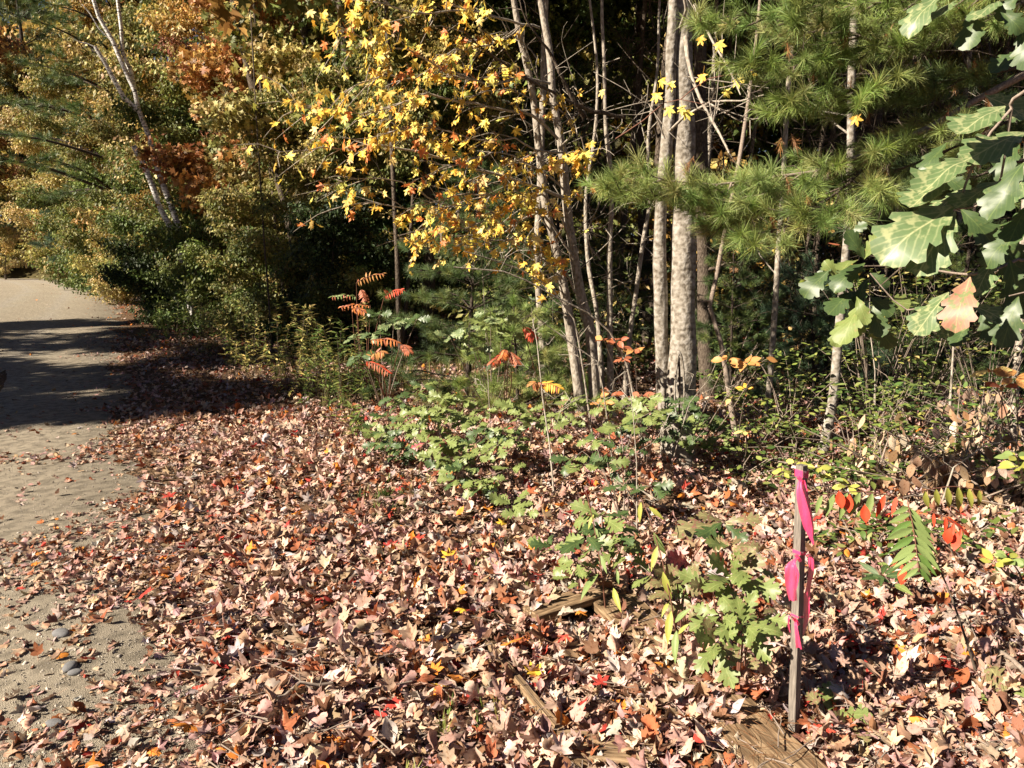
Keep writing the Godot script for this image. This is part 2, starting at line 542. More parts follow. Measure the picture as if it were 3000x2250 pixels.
# a brush of needles round the +y axis
func tuft(n: int, length: float, width: float, spread: float, droop: float) -> Geo:
	var g := Geo.new()
	for k in n:
		var from := Vector3(0, rf(-0.07, 0.02), 0)
		var a := rf(0, TAU)
		var s := rf(0.15, spread)
		var dir := Vector3(sin(s) * cos(a), cos(s), sin(s) * sin(a)).normalized()
		var l := length * rf(0.7, 1.1)
		var mid := from + dir * l * 0.5
		var tip := from + dir * l + Vector3(0, -droop * l * rf(0.3, 1.0) * sin(s), 0)
		var side := dir.cross(unit()).normalized() * width * 0.5
		var f := rf(0.65, 1.3)
		var col := Color(f * rf(0.85, 1.2), f, f * rf(0.8, 1.1))
		var p0 := g.p(from - side, Vector2.ZERO, col)
		var p1 := g.p(from + side, Vector2.ZERO, col)
		var p2 := g.p(mid - side, Vector2.ZERO, col)
		var p3 := g.p(mid + side, Vector2.ZERO, col)
		var p4 := g.p(tip, Vector2.ZERO, col)
		g.quad(p0, p1, p3, p2)
		g.t(p2, p3, p4)
	return g

func make_meshes() -> void:
	S.spray = []
	S.spray_big = []
	S.spray_star = []
	for k in 4:
		S.spray.append(spray(25, 0.19, 0.30, 0.6).mesh(M.far_leaf, true))
		S.spray_big.append(spray(22, 0.27, 0.30, 0.65).mesh(M.far_leaf, true))
		S.spray_star.append(spray(17, 0.30, 0.3, 0.55, "star").mesh(M.far_leaf, true))
	S.tuft = []
	S.tuft_far = []
	for k in 4:
		S.tuft.append(tuft(100, 0.125, 0.0016, 1.05, 0.65).mesh(M.needle, true))
		S.tuft_far.append(tuft(46, 0.13, 0.004, 1.35, 0.15).mesh(M.needle, true))
	S.maple = []
	S.oak = []
	S.broad = []
	S.oval = []
	S.lance = []
	for k in 5:
		var g := Geo.new()
		star(g, MAPLE, 0.34, {"cx": rf(-1.8, 1.8), "cy": rf(-1.3, 0.5), "fold": rf(-0.5, 0.6), "wave": 0.05, "ph": rf(0, 6)})
		g.tube([Vector3.ZERO + Vector3(0, 0.2, 0), Vector3(0, 0, 0.02), Vector3(0, -0.4, 0.1)], 0.012, 0.009, 3)
		S.maple.append(g.mesh(M.leaf))
		g = Geo.new()
		blade(g, OAK, {"cx": rf(-1.0, 1.0), "cy": rf(-0.9, 0.2), "fold": rf(-0.1, 0.3), "wave": 0.03, "ph": rf(0, 6)})
		S.oak.append(g.mesh(M.oak_fresh))
		g = Geo.new()
		blade(g, BROAD_OAK, {"cx": rf(-0.9, 0.9), "cy": rf(-0.8, 0.1), "fold": rf(0.0, 0.3), "wave": 0.03, "ph": rf(0, 6)})
		S.broad.append(g.mesh(M.oak))
		g = Geo.new()
		blade(g, OVAL, {"cx": rf(-1.2, 1.2), "cy": rf(-0.9, 0.2), "fold": rf(0.0, 0.3), "wave": 0.01, "ph": rf(0, 6)})
		S.oval.append(g.mesh(M.leaf))
		g = Geo.new()
		blade(g, LANCE, {"cx": rf(-1, 1), "cy": rf(-1.0, 0.2), "fold": rf(0.1, 0.4)})
		S.lance.append(g.mesh(M.leaf))
	# dead leaves: curled, rolled, cupped
	S.dead = []
	S.dead_form = []
	for k in 16:
		var g := Geo.new()
		var form: String = ["cupped", "rolled", "folded", "flat"][k % 4]
		var o := {"cx": rf(1.6, 2.6) * [1, -1][k / 4 % 2], "cy": rf(0.6, 1.6) * [-1, 1][k / 2 % 2], "fold": rf(-0.3, 0.3), "wave": rf(0.04, 0.08), "ph": rf(0, 6)}
		if form == "rolled":
			o.cx = rf(3.6, 5.5) * [1, -1][k / 4 % 2]
			o.cy = rf(-0.6, 0.6)
		elif form == "folded":
			o.fold = rf(0.7, 1.2) * [1, -1][k / 4 % 2]
			o.cx = rf(-0.8, 0.8)
		elif form == "flat":
			o.cx = rf(-1.0, 1.0)
			o.cy = rf(-0.7, 0.7)
		if k % 3 == 0:
			star(g, MAPLE, 0.34, o)
		elif k % 3 == 1:
			star(g, RED_MAPLE, 0.36, o)
		else:
			blade(g, [OVAL, BROAD_OAK, LANCE][k / 3 % 3], o)
		if k % 2 == 0:
			g.tube([Vector3(0, 0.15, 0), Vector3(0, -0.12, 0.03), Vector3(0.05, -0.4, 0.12)], 0.014, 0.008, 3)
		S.dead.append(g.mesh(M.dead))
		S.dead_form.append(form)


# ---------------------------------------------------------------- ground, lane, fallen leaves
func spaced(lo: float, hi: float, near: float, growth: float) -> PackedFloat32Array:   # grid lines, dense round zero
	var out := PackedFloat32Array()
	var up := PackedFloat32Array()
	var x := 0.0
	var s := near
	while x < hi:
		up.append(x)
		x += s
		if x > 6.0:
			s *= growth
	up.append(hi)
	var down := PackedFloat32Array()
	x = -near
	s = near
	while x > lo:
		down.append(x)
		x -= s
		if x < -6.0:
			s *= growth
	down.append(lo)
	down.reverse()
	out.append_array(down)
	out.append_array(up)
	return out

func build_ground() -> void:
	var xs := spaced(-400, 400, 0.14, 1.12)
	var zs := spaced(-400, 400, 0.14, 1.12)
	var g := Geo.new()
	for z in zs:
		for x in xs:
			g.p(Vector3(x, gh(x, z), z))
	var w := xs.size()
	for j in zs.size() - 1:
		for i in w - 1:
			var k := j * w + i
			g.quad(k, k + w, k + w + 1, k + 1)
	tag(part("ground", g.mesh(M.soil), self), "dark brown earth of the verge and the wood floor", "ground", "", "structure")
	# the lane, with a ragged edge
	g = Geo.new()
	var n := FastNoiseLite.new()
	n.seed = 4
	n.frequency = 0.45
	var rows := 0
	var z := 8.0
	while z > -62.0:
		for i in 25:
			var f := i / 24.0
			var x := road_x(z) + 0.55 - 9.0 * (1.0 - f)
			if i == 24:
				x += n.get_noise_2d(z * 2.0, 3.0) * 0.7
			elif i == 23:
				x += n.get_noise_2d(z * 2.0, 3.0) * 0.4
			var side := beside(x, z)
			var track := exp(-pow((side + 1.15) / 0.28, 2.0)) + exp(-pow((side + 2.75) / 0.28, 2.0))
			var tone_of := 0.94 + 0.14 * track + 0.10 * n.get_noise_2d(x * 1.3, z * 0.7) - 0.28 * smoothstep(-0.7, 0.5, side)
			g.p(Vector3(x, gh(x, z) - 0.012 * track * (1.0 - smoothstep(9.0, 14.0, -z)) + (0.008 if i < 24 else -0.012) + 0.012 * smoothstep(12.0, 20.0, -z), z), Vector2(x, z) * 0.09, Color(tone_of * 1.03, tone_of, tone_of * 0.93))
		rows += 1
		z -= 0.14 if z > -12.0 else 0.5
	for j in rows - 1:
		for i in 24:
			var k := j * 25 + i
			g.quad(k, k + 1, k + 26, k + 25)
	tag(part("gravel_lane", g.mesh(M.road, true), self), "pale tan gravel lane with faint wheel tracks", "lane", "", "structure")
	# loose grit
	g = Geo.new()
	for k in 8:
		g.p(Vector3([0, 1, 0.1, -1, -0.1, 0, 0.5, -0.5][k], [0.8, 0, 0, 0, 0, -0.5, 0.3, 0.35][k], [0, 0.2, 1, -0.1, -1, 0, 0.5, -0.6][k]))
	for k: Array in [[0, 6, 1], [0, 2, 6], [6, 2, 1], [0, 3, 2], [0, 7, 3], [0, 4, 7], [7, 4, 3], [0, 1, 4], [5, 1, 2], [5, 2, 3], [5, 3, 4], [5, 4, 1]]:
		g.t(k[0], k[2], k[1])
	var pebble := g.mesh(M.grit)
	var px: Array = []
	var pc: Array = []
	for k in 16000:
		var d := 2.0 + 12.0 * pow(rng.randf(), 1.7)
		var x := -d * rf(0.15, 0.72)
		if beside(x, -d) > 0.9:
			continue
		var s := rf(0.002, 0.006) * (2.2 if rng.randf() < 0.04 else 1.0)
		px.append(Transform3D(Basis(unit(), rf(0, 6)) * Basis.from_scale(Vector3(s, s * 0.7, s)), Vector3(x, gh(x, -d) + 0.009, -d)))
		var v := rf(0.12, 0.5)
		pc.append(Color(v, v * 0.9, v * 0.76))
	tag(many("gravel", pebble, self, px, pc), "loose grit lying on the pale gravel lane", "gravel", "", "stuff")

func leaf_cover(x: float, z: float, n: FastNoiseLite) -> float:
	var t := beside(x, z)
	var q := n.get_noise_2d(x, z)
	var c := smoothstep(-0.55, 0.75, t + q * 1.1 - 0.05 * clampf(-z - 6.0, 0.0, 12.0) * 0.4)
	if t < 2.2 and t > -0.2 and n.get_noise_2d(x * 2.3 + 70.0, z * 2.3) > 0.30:
		c *= 0.25
	if Vector2((x - 1.02) / 1.6, z + 4.8).length() < 0.17:
		c *= 0.15
	return maxf(c, 0.035)

const TONES := [["tan", 0.24], ["pale", 0.22], ["pink", 0.22], ["brown", 0.13], ["rust", 0.08], ["grey", 0.08], ["red", 0.016], ["orange", 0.02], ["yellow", 0.014], ["green", 0.008]]

func tone() -> String:
	var f := rng.randf()
	for k: Array in TONES:
		f -= k[1]
		if f < 0.0:
			return k[0]
	return "tan"

const WORDS := {"tan": "tan", "pale": "pale straw", "pink": "pinkish brown", "brown": "dark brown", "rust": "rusty", "red": "red", "orange": "orange", "yellow": "yellow", "grey": "greyish", "green": "yellow-green"}
const LANDMARKS := [["the foot of the grey stake", Vector2(0.98, -2.37)], ["the wide plank's left end", Vector2(0.5, -2.35)], ["the cross plank", Vector2(0.3, -3.2)], ["the half-buried board", Vector2(0.05, -2.75)], ["the gravel edge", Vector2(-1.3, -2.35)], ["the open litter left of the boards", Vector2(-0.55, -2.5)], ["the buried board's near end", Vector2(0.2, -2.2)], ["the shaded litter behind the stake", Vector2(1.5, -2.9)], ["the near right of the stake", Vector2(1.35, -2.3)]]

# where wood, stake foot and stones must stay bare
func bare_wood(x: float, z: float) -> bool:
	var a := Vector2(0.575, -3.40)
	var dir := Vector2(0.31, 0.95).normalized()
	var q := Vector2(x, z) - a
	var s := q.dot(dir)
	var w := -q.dot(Vector2(-dir.y, dir.x)) * -1.0      # metres left of the long plank's right edge
	if s > 0.90 and s < 2.0 and w > -0.02 and w < 0.235:
		return not (s < 1.02 and w > 0.13)
	if s > -0.02 and s < 0.62 and w > -0.02 and w < 0.07:
		return true
	if s > -0.05 and s < 0.16 and w > 0.0 and w < 0.42:
		return true
	var b := Vector2(x, z) - Vector2(-0.06, -2.98)
	var bs := b.dot(Vector2(0.31, 0.95).normalized())
	var bw := b.dot(Vector2(-0.95, 0.31).normalized())
	if absf(bw) < 0.02 and ((bs > 0.03 and bs < 0.15) or (bs > 0.40 and bs < 0.52)):
		return true
	return Vector2(x, z).distance_to(Vector2(0.955, -2.375)) < 0.035

func build_litter() -> void:
	var n := FastNoiseLite.new()
	n.seed = 8
	n.frequency = 0.55
	var cols := {}
	for k: Array in TONES:
		cols[k[0]] = (M["dead_" + k[0]] as StandardMaterial3D).albedo_color.srgb_to_linear()
	var xs: Array = []
	var cs: Array = []
	for k in 16:
		xs.append([])
		cs.append([])
	var near: Array = []
	for band: Array in [[2.0, 4.2, 26000], [4.2, 8.0, 42000], [8.0, 16.0, 34000], [16.0, 46.0, 22000]]:
		for k in int(band[2]):
			var d: float = sqrt(lerpf(band[0] * band[0], band[1] * band[1], rng.randf()))
			var x := d * rf(-0.78, 0.78)
			var z := -d
			if d > 16.0:
				x = road_x(z) + rf(-2.5, 9.0)
			if rng.randf() > leaf_cover(x, z, n):
				continue
			var t := beside(x, z)
			if d < 4.2 and bare_wood(x, z) and rng.randf() > 0.04:
				continue
			var size := lerpf(0.038, 0.104, pow(rng.randf(), 1.5)) * (0.75 if t < 0.3 else 1.0) * (1.0 + 0.25 * smoothstep(14.0, 30.0, d))
			var deep := rng.randf()
			var pile := smoothstep(0.2, 1.4, t)
			var tilt := rf(0.0, 0.55) + (0.5 * rng.randf() if rng.randf() < 0.35 else 0.0)
			tilt *= lerpf(0.35, 1.0, pile)
			var b := Basis(Vector3.UP, rf(0, TAU)) * Basis(Vector3.RIGHT, -PI / 2 + tilt * (1.0 if rng.randf() < 0.5 else -1.0)) * Basis(Vector3.UP, rf(-0.5, 0.5) + (PI if rng.randf() < 0.4 else 0.0))
			var lie := Transform3D(b.scaled_local(Vector3.ONE * size), Vector3(x, gh(x, z) + 0.012 + pile * 0.045 * deep + sin(tilt) * size * 0.3, z))
			var v := rng.randi() % 16
			var c := tone()
			if d > 15.0 and rng.randf() < 0.3:
				c = ["orange", "rust", "tan"][rng.randi() % 3]
			if d < 3.3 and deep > 0.72 and absf(x) < 0.64 * d and d > 2.2 and near.size() < 1400 and t > -0.2:
				near.append([size / d + deep * 0.02, lie, v, c])
			else:
				xs[v].append(lie)
				cs[v].append(vary(cols[c], 0.3))
	near.sort_custom(func(a: Array, b: Array) -> bool: return a[0] > b[0])
	var litter := thing("leaf_litter", "crisp brown litter of fallen leaves spread over verge and wood floor", "leaf litter")
	litter.set_meta("kind", "stuff")
	for k in near.size():
		var e: Array = near[k]
		if k >= 250:
			xs[e[2]].append(e[1])
			cs[e[2]].append(vary(cols[e[3]], 0.3))
			continue
		var o := part("fallen_leaf", S.dead[e[2]], self, M["dead_" + e[3]], e[1])
		var where := ""
		var best := 9.0
		for l: Array in LANDMARKS:
			var q: float = Vector2(e[1].origin.x, e[1].origin.z).distance_to(l[1])
			if q < best:
				best = q
				where = l[0]
		var big: float = e[1].basis.x.length()
		tag(o, "%s%s %s fallen leaf lying by %s" % ["broad " if big > 0.085 else ("little " if big < 0.065 else ""), S.dead_form[e[2]], WORDS[e[3]], where], "leaf", "fallen leaves in the near litter")
	for v in 16:
		many("dead_leaves", S.dead[v], litter, xs[v], cs[v], M.dead)
	# bits of twig among the leaves
	var bit := Geo.new()
	bit.tube([Vector3(-0.5, 0, 0), Vector3(-0.1, 0.03, 0.02), Vector3(0.25, 0.0, -0.03), Vector3(0.5, 0.04, 0.01)], 0.022, 0.012, 5)
	bit.tube([Vector3(0.05, 0.02, 0), Vector3(0.2, 0.06, 0.14)], 0.014, 0.008, 4)
	var bx: Array = []
	var bc: Array = []
	for k in 900:
		var d := 2.1 + 9.0 * pow(rng.randf(), 1.6)
		var x := d * rf(-0.5, 0.7)
		if rng.randf() > leaf_cover(x, -d, n) + 0.05:
			continue
		var s := rf(0.06, 0.26)
		bx.append(Transform3D((Basis(Vector3.UP, rf(0, TAU)) * Basis(Vector3.RIGHT, rf(0, TAU)) * Basis(Vector3.BACK, rf(-0.25, 0.25))).scaled_local(Vector3(s, minf(s, 0.12), minf(s, 0.12))), Vector3(x, gh(x, -d) + rf(0.03, 0.075), -d)))
		bc.append(Color.WHITE)
	many("twig_bits", bit.mesh(M.twig), litter, bx, bc)
	# bright leaves one can point to
	for k: Array in [
		[Vector3(-0.034, 0, -2.938), "orange", 0.10, "bright orange maple leaf between the half-buried board and the cross plank"],
		[Vector3(0.095, 0, -2.695), "yellow", 0.09, "clear yellow maple leaf right beside the half-buried board"],
		[Vector3(-0.197, 0, -3.193), "yellow", 0.07, "small yellow leaf left of the cross plank in tan litter"],
		[Vector3(-0.329, 0, -3.752), "yellow", 0.085, "pale yellow leaf standing up in the open litter furthest from the boards"],
		[Vector3(-0.547, 0, -4.002), "red", 0.09, "coral red maple leaf alone in tan litter beyond the boards"],
		[Vector3(0.149, 0, -3.545), "red", 0.09, "scarlet leaf curled up just behind the cross plank"],
		[Vector3(0.33, 0, -2.605), "red", 0.085, "scarlet leaf lying flat inside the boards near the long plank"],
		[Vector3(-0.255, 0, -2.636), "yellow", 0.07, "golden yellow leaf left of the half-buried board"],
		[Vector3(-0.312, 0, -2.689), "orange", 0.075, "amber leaf tilted next to the golden yellow leaf"],
		[Vector3(-0.855, 0, -3.329), "red", 0.08, "crimson leaf in the litter nearest the gravel, far from the boards"],
		[Vector3(-1.685, 0, -3.26), "red", 0.09, "red leaf at the edge of the gravel lane"],
		[Vector3(-2.201, 0, -4.745), "red", 0.10, "red and yellow leaf on the verge beside the bare patch"],
		[Vector3(-1.609, 0, -2.747), "red", 0.07, "pinkish red leaf lying on bare gravel"],
		[Vector3(-1.036, 0, -2.32), "orange", 0.10, "orange brown leaf upright at the near edge of the litter"],
		[Vector3(0.288, 0, -2.375), "red", 0.09, "deep red leaf in front of the wide plank's left end"],
		[Vector3(-0.687, 0, -2.277), "brown", 0.09, "chestnut leaf cupped in the nearest litter"],
		[Vector3(0.275, 0, -3.193), "orange", 0.07, "orange leaf in the corner of the boards"],
		[Vector3(0.556, 0, -2.721), "orange", 0.085, "bright orange leaf against the long plank's inner side"],
		[Vector3(1.645, 0, -2.721), "red", 0.12, "large scarlet maple leaf in shade right of the stake"],
		[Vector3(-0.043, 0, -4.226), "yellow", 0.07, "lemon yellow leaf standing among tan leaves near the oak seedlings"],
	]:
		var at: Vector3 = k[0]
		var b := Basis(Vector3.UP, rf(0, TAU)) * Basis(Vector3.RIGHT, -PI / 2 + rf(0.2, 0.7))
		var o := part("fallen_leaf", S.maple[rng.randi() % 5], self, M["dead_" + k[1]], Transform3D(b.scaled_local(Vector3.ONE * k[2]), grounded(at, 0.065)))
		tag(o, k[3], "leaf", "bright fallen leaves")


# ---------------------------------------------------------------- trees
const HUES := {
	"yellow": [Color(0.66, 0.50, 0.16), Color(0.58, 0.46, 0.17), Color(0.46, 0.40, 0.13), Color(0.70, 0.56, 0.26), Color(0.27, 0.27, 0.07)],
	"gold": [Color(0.58, 0.40, 0.11), Color(0.46, 0.35, 0.11), Color(0.25, 0.24, 0.06), Color(0.50, 0.28, 0.08), Color(0.17, 0.19, 0.05)],
	"olive": [Color(0.30, 0.29, 0.08), Color(0.20, 0.23, 0.06), Color(0.42, 0.36, 0.13), Color(0.13, 0.18, 0.05), Color(0.58, 0.45, 0.16)],
	"orange": [Color(0.50, 0.22, 0.08), Color(0.40, 0.16, 0.07), Color(0.55, 0.30, 0.09), Color(0.38, 0.20, 0.06), Color(0.30, 0.26, 0.07)],
	"rust": [Color(0.36, 0.16, 0.08), Color(0.28, 0.13, 0.06), Color(0.46, 0.24, 0.08), Color(0.25, 0.16, 0.06), Color(0.5, 0.18, 0.1)],
	"green": [Color(0.10, 0.16, 0.035), Color(0.15, 0.20, 0.05), Color(0.07, 0.12, 0.03), Color(0.24, 0.28, 0.08)],
	"fresh": [Color(0.21, 0.27, 0.06), Color(0.16, 0.22, 0.055), Color(0.30, 0.31, 0.08), Color(0.10, 0.15, 0.04)],
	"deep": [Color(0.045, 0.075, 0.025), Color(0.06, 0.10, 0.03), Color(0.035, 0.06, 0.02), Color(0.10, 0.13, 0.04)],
	"pine": [Color(0.10, 0.16, 0.05), Color(0.13, 0.19, 0.06), Color(0.08, 0.13, 0.05), Color(0.18, 0.22, 0.06)],
	"bluepine": [Color(0.085, 0.15, 0.085), Color(0.10, 0.17, 0.09), Color(0.07, 0.12, 0.07)],
	"lightpine": [Color(0.25, 0.34, 0.085), Color(0.31, 0.39, 0.12), Color(0.18, 0.27, 0.07), Color(0.38, 0.40, 0.14)],
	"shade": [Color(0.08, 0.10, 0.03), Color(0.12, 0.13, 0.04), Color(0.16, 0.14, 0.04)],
}

func hue(key: String, k := 0.3) -> Color:
	return vary(pick(HUES[key]), k)

# a broad-leaved tree: a trunk, limbs, sprays of leaves along the limbs
# o: h height, r crown radius, from (share of the height where the crown starts), t trunk radius, lean, bark, hue, meshes, sprays, size, limbs, fill
func broad_tree(called: String, label: String, category: String, at: Vector3, o: Dictionary) -> Node3D:
	at = grounded(at, -0.05)
	var root := thing(called, label, category, at, o.get("group", ""))
	var h: float = o.h
	var r: float = o.r
	var lean: Vector3 = o.get("lean", Vector3(rf(-0.5, 0.5), 0, rf(-0.5, 0.5)))
	var trunk := curve(wobbly(at, at + Vector3(0, h, 0) + lean, 5, h * 0.012), 0.4)
	var t: float = o.get("t", h * 0.011)
	var g := Geo.new()
	g.tube(trunk, t, t * 0.25, 8, 0.5, 0.04)
	part("trunk", g.mesh(M[o.get("bark", "dark")]), root)
	var limbs := Geo.new()
	var n: int = o.get("limbs", 12)
	var from: float = o.get("from", 0.25)
	var paths: Array = []
	var turn := rf(0, TAU)
	for k in n:
		var s := from + (1.0 - from) * (k + rf(0.0, 0.8)) / n
		turn += 2.4 + rf(-0.3, 0.3)
		var f := (s - from) / (1.0 - from)
		var reach: float = r * (0.55 + 0.45 * sin(PI * clampf(f * 0.9 + 0.15, 0, 1))) * rf(0.75, 1.1)
		if o.get("cone", false):
			reach = r * (1.05 - 0.85 * f) * rf(0.8, 1.1)
		var a := along(trunk, s)
		var out: Vector3 = Vector3(cos(turn), rf(0.15, 0.8) * o.get("rise", 1.0), sin(turn))
		var b := a + out.normalized() * reach + Vector3(0, -0.08 * reach * reach * o.get("droop", 0.4), 0)
		var path := curve(wobbly(a, b, 3, reach * 0.07), 0.35)
		paths.append(path)
		limbs.tube(path, t * lerpf(0.42, 0.16, f), 0.006, 5)
	var xs: Array = []
	var cs: Array = []
	for k in 4:
		xs.append([])
		cs.append([])
	var count: int = o.sprays
	var meshes: Array = o.get("meshes", S.spray)
	var size: float = o.get("size", 0.5)
	var tone_at: Array = []
	for k in paths.size():
		tone_at.append(hue(o.hue, 0.1))
	for k in count:
		var pi := rng.randi() % paths.size()
		var path: Array = paths[pi]
		var s := pow(rng.randf(), 0.65)
		var p0 := along(path, s)
		var q: Vector3 = p0 + unit() * rf(0.1, 0.5) * r * o.get("fill", 0.36) * Vector3(1, 0.75, 1)
		if q.y < at.y + 0.1:
			continue
		if k % 5 == 0:
			limbs.tube([p0, p0.lerp(q, 0.5) + rv(0.05), q], 0.008, 0.003, 3)
		var v := rng.randi() % meshes.size()
		var f := size * rf(0.6, 1.25)
		xs[v].append(Transform3D(Basis(Vector3.UP, rf(0, TAU)).scaled(Vector3(f, f * rf(0.7, 1.2), f)), q))
		var c: Color = tone_at[pi]
		cs[v].append(vary(c.lerp(pick(HUES[o.hue]), rf(0.2, 0.9)), 0.25))
	part("branches", limbs.mesh(M[o.get("bark", "dark")]), root).set_meta("kind", "stuff")
	for v in meshes.size():
		many("foliage", meshes[v], root, xs[v], cs[v])
	return root

# boughs of needles along a path: side shoots, each ending in brushes
func needle_bough(path: Array, r0: float, wood: Geo, xs: Array, cs: Array, o: Dictionary) -> void:
	wood.tube(path, r0, 0.003, 6)
	var length := 0.0
	for k in path.size() - 1:
		length += (path[k + 1] as Vector3).distance_to(path[k])
	var step: float = o.get("step", 0.11)
	var size: float = o.get("size", 1.0)
	var n := int(length / step)
	var start: float = o.get("start", 0.25)
	for k in n:
		var s := start + (1.0 - start) * k / maxf(n - 1, 1)
		var a := along(path, s)
		var dir := heading(path, s)
		var out := dir.cross(Vector3.UP).normalized() * (1.0 if k % 2 == 0 else -1.0)
		var l: float = o.get("shoot", 0.45) * (1.15 - 0.75 * s) * rf(0.6, 1.2)
		var way := (dir * rf(0.5, 1.0) + out * rf(0.5, 1.1) + Vector3(0, rf(-0.25, 0.25), 0)).normalized()
		var tip := a + way * l + Vector3(0, rf(-0.08, 0.05) * l, 0)
		var shoot := curve([a, a.lerp(tip, 0.5) + Vector3(0, -0.03, 0) + rv(0.02), tip], 0.1)
		wood.tube(shoot, 0.006 * size, 0.0025, 4)
		var m := maxi(2, int(l / (o.get("gap", 0.085) * size)))
		for j in m:
			var f := float(j + 1) / m
			if f < 0.3:
				continue
			var q := along(shoot, f)
			var d := (heading(shoot, f) + unit() * 0.55 + Vector3(0, 0.15, 0)).normalized()
			var v := rng.randi() % 4
			xs[v].append(Transform3D(Basis(Quaternion(Vector3.UP, d)) * Basis.from_scale(Vector3.ONE * size * rf(0.75, 1.1)), q))
			cs[v].append(hue(o.get("hue", "pine"), 0.2))
	var e: Vector3 = path[path.size() - 1]
	for j in 3:
		xs[j].append(Transform3D(Basis(Quaternion(Vector3.UP, (heading(path, 0.97) + unit() * 0.4).normalized())) * Basis.from_scale(Vector3.ONE * size), e))
		cs[j].append(hue(o.get("hue", "pine"), 0.2))

# a conifer with whorls of boughs
func pine_tree(called: String, label: String, category: String, at: Vector3, o: Dictionary) -> Node3D:
	at = grounded(at, -0.03)
	var root := thing(called, label, category, at, o.get("group", ""))
	var h: float = o.h
	var trunk := curve(wobbly(at, at + Vector3(rf(-0.1, 0.1), 1, rf(-0.1, 0.1)) * h, 4, h * 0.006), 0.4)
	var g := Geo.new()
	g.tube(trunk, o.get("t", h * 0.014), 0.006, 8, 0.4, 0.04)
	part("trunk", g.mesh(M.pine), root)
	var wood := Geo.new()
	var xs := [[], [], [], []]
	var cs := [[], [], [], []]
	var from: float = o.get("from", 0.1)
	var whorls: int = o.get("whorls", 8)
	for k in whorls:
		var s := from + (0.97 - from) * k / whorls
		var f := float(k) / whorls
		var turn := rf(0, TAU)
		var m: int = o.get("each", 5)
		for j in m:
			var a := turn + TAU * j / m + rf(-0.25, 0.25)
			var l: float = o.r * (1.0 - 0.85 * f) * rf(0.7, 1.1)
			var b := along(trunk, s)
			var e := b + Vector3(cos(a), rf(-0.05, 0.25) + 0.45 * f, sin(a)) * l
			needle_bough(curve([b, b.lerp(e, 0.5) + Vector3(0, 0.06 * l, 0), e], 0.3), o.get("limb", 0.03) * (1.0 - 0.7 * f), wood, xs, cs, o)
	var d := Vector3.UP
	for j in 3:
		xs[j].append(Transform3D(Basis.from_scale(Vector3.ONE * o.get("size", 1.0)), along(trunk, 1.0)))
		cs[j].append(hue(o.get("hue", "pine")))
	part("boughs", wood.mesh(M.pine), root).set_meta("kind", "stuff")
	var meshes: Array = S.tuft if o.get("fine", false) else S.tuft_far
	for v in 4:
		many("needles", meshes[v], root, xs[v], cs[v])
	return root

# a slim trunk traced in space, running up out of view into a thin crown
func slim_trunk(label: String, path: Array, r0: float, r1: float, o: Dictionary) -> Node3D:
	var p: Array = path.duplicate()
	p[0] = grounded(p[0], -0.05)
	var top: Vector3 = p[p.size() - 1]
	var dir := (top - (p[p.size() - 2] as Vector3)).normalized()
	if o.get("rise", 0.0) > 0.0:
		p.append(top + (dir * 0.6 + Vector3.UP * 0.4) * o.rise * 0.5)
		p.append(top + (dir * 0.4 + Vector3.UP * 0.6) * o.rise)
	var line := curve(p, 0.2)
	var root := thing(o.get("called", "slim_tree"), label, "tree", p[0], o.get("group", ""))
	var g := Geo.new()
	g.tube(line, r0, r1, 8, 0.35, 0.06, rng.randi() % 9)
	part("trunk", g.mesh(M[o.get("bark", "grey")]), root)
	var w := Geo.new()
	for k in o.get("twigs", 9):
		var s := rf(0.12, 0.95)
		var a := along(line, s)
		var out: Vector3 = (Vector3(rf(-1, 1), rf(-0.1, 0.9), rf(-1, 1))).normalized() * rf(0.3, 1.0) * o.get("reach", 0.8)
		var q := wobbly(a, a + out, 3, 0.05)
		w.tube(curve(q, 0.15), lerpf(r0, r1, s) * 0.35, 0.002, 4)
		var b := along(q, 0.6)
		w.tube([b, b + out.rotated(Vector3.UP, rf(-1, 1)) * 0.35 + rv(0.05)], 0.004, 0.0015, 3)
	part("twigs", w.mesh(M[o.get("bark", "grey")]), root).set_meta("kind", "stuff")
	if o.has("crown"):
		var c: float = o.crown
		var xs := [[], [], [], []]
		var cs := [[], [], [], []]
		var centre: Vector3 = line[line.size() - 1]
		for k in o.get("sprays", 300):
			var q := centre + unit() * pow(rng.randf(), 0.4) * c * Vector3(1, 0.75, 1) + Vector3(0, c * 0.1, 0)
			var v := rng.randi() % 4
			var f := rf(0.4, 0.8)
			xs[v].append(Transform3D(Basis(Vector3.UP, rf(0, TAU)).scaled(Vector3(f, f, f)), q))
			cs[v].append(hue(o.get("hue", "olive")))
		for v in 4:
			many("foliage", S.spray_big[v], root, xs[v], cs[v])
	return root

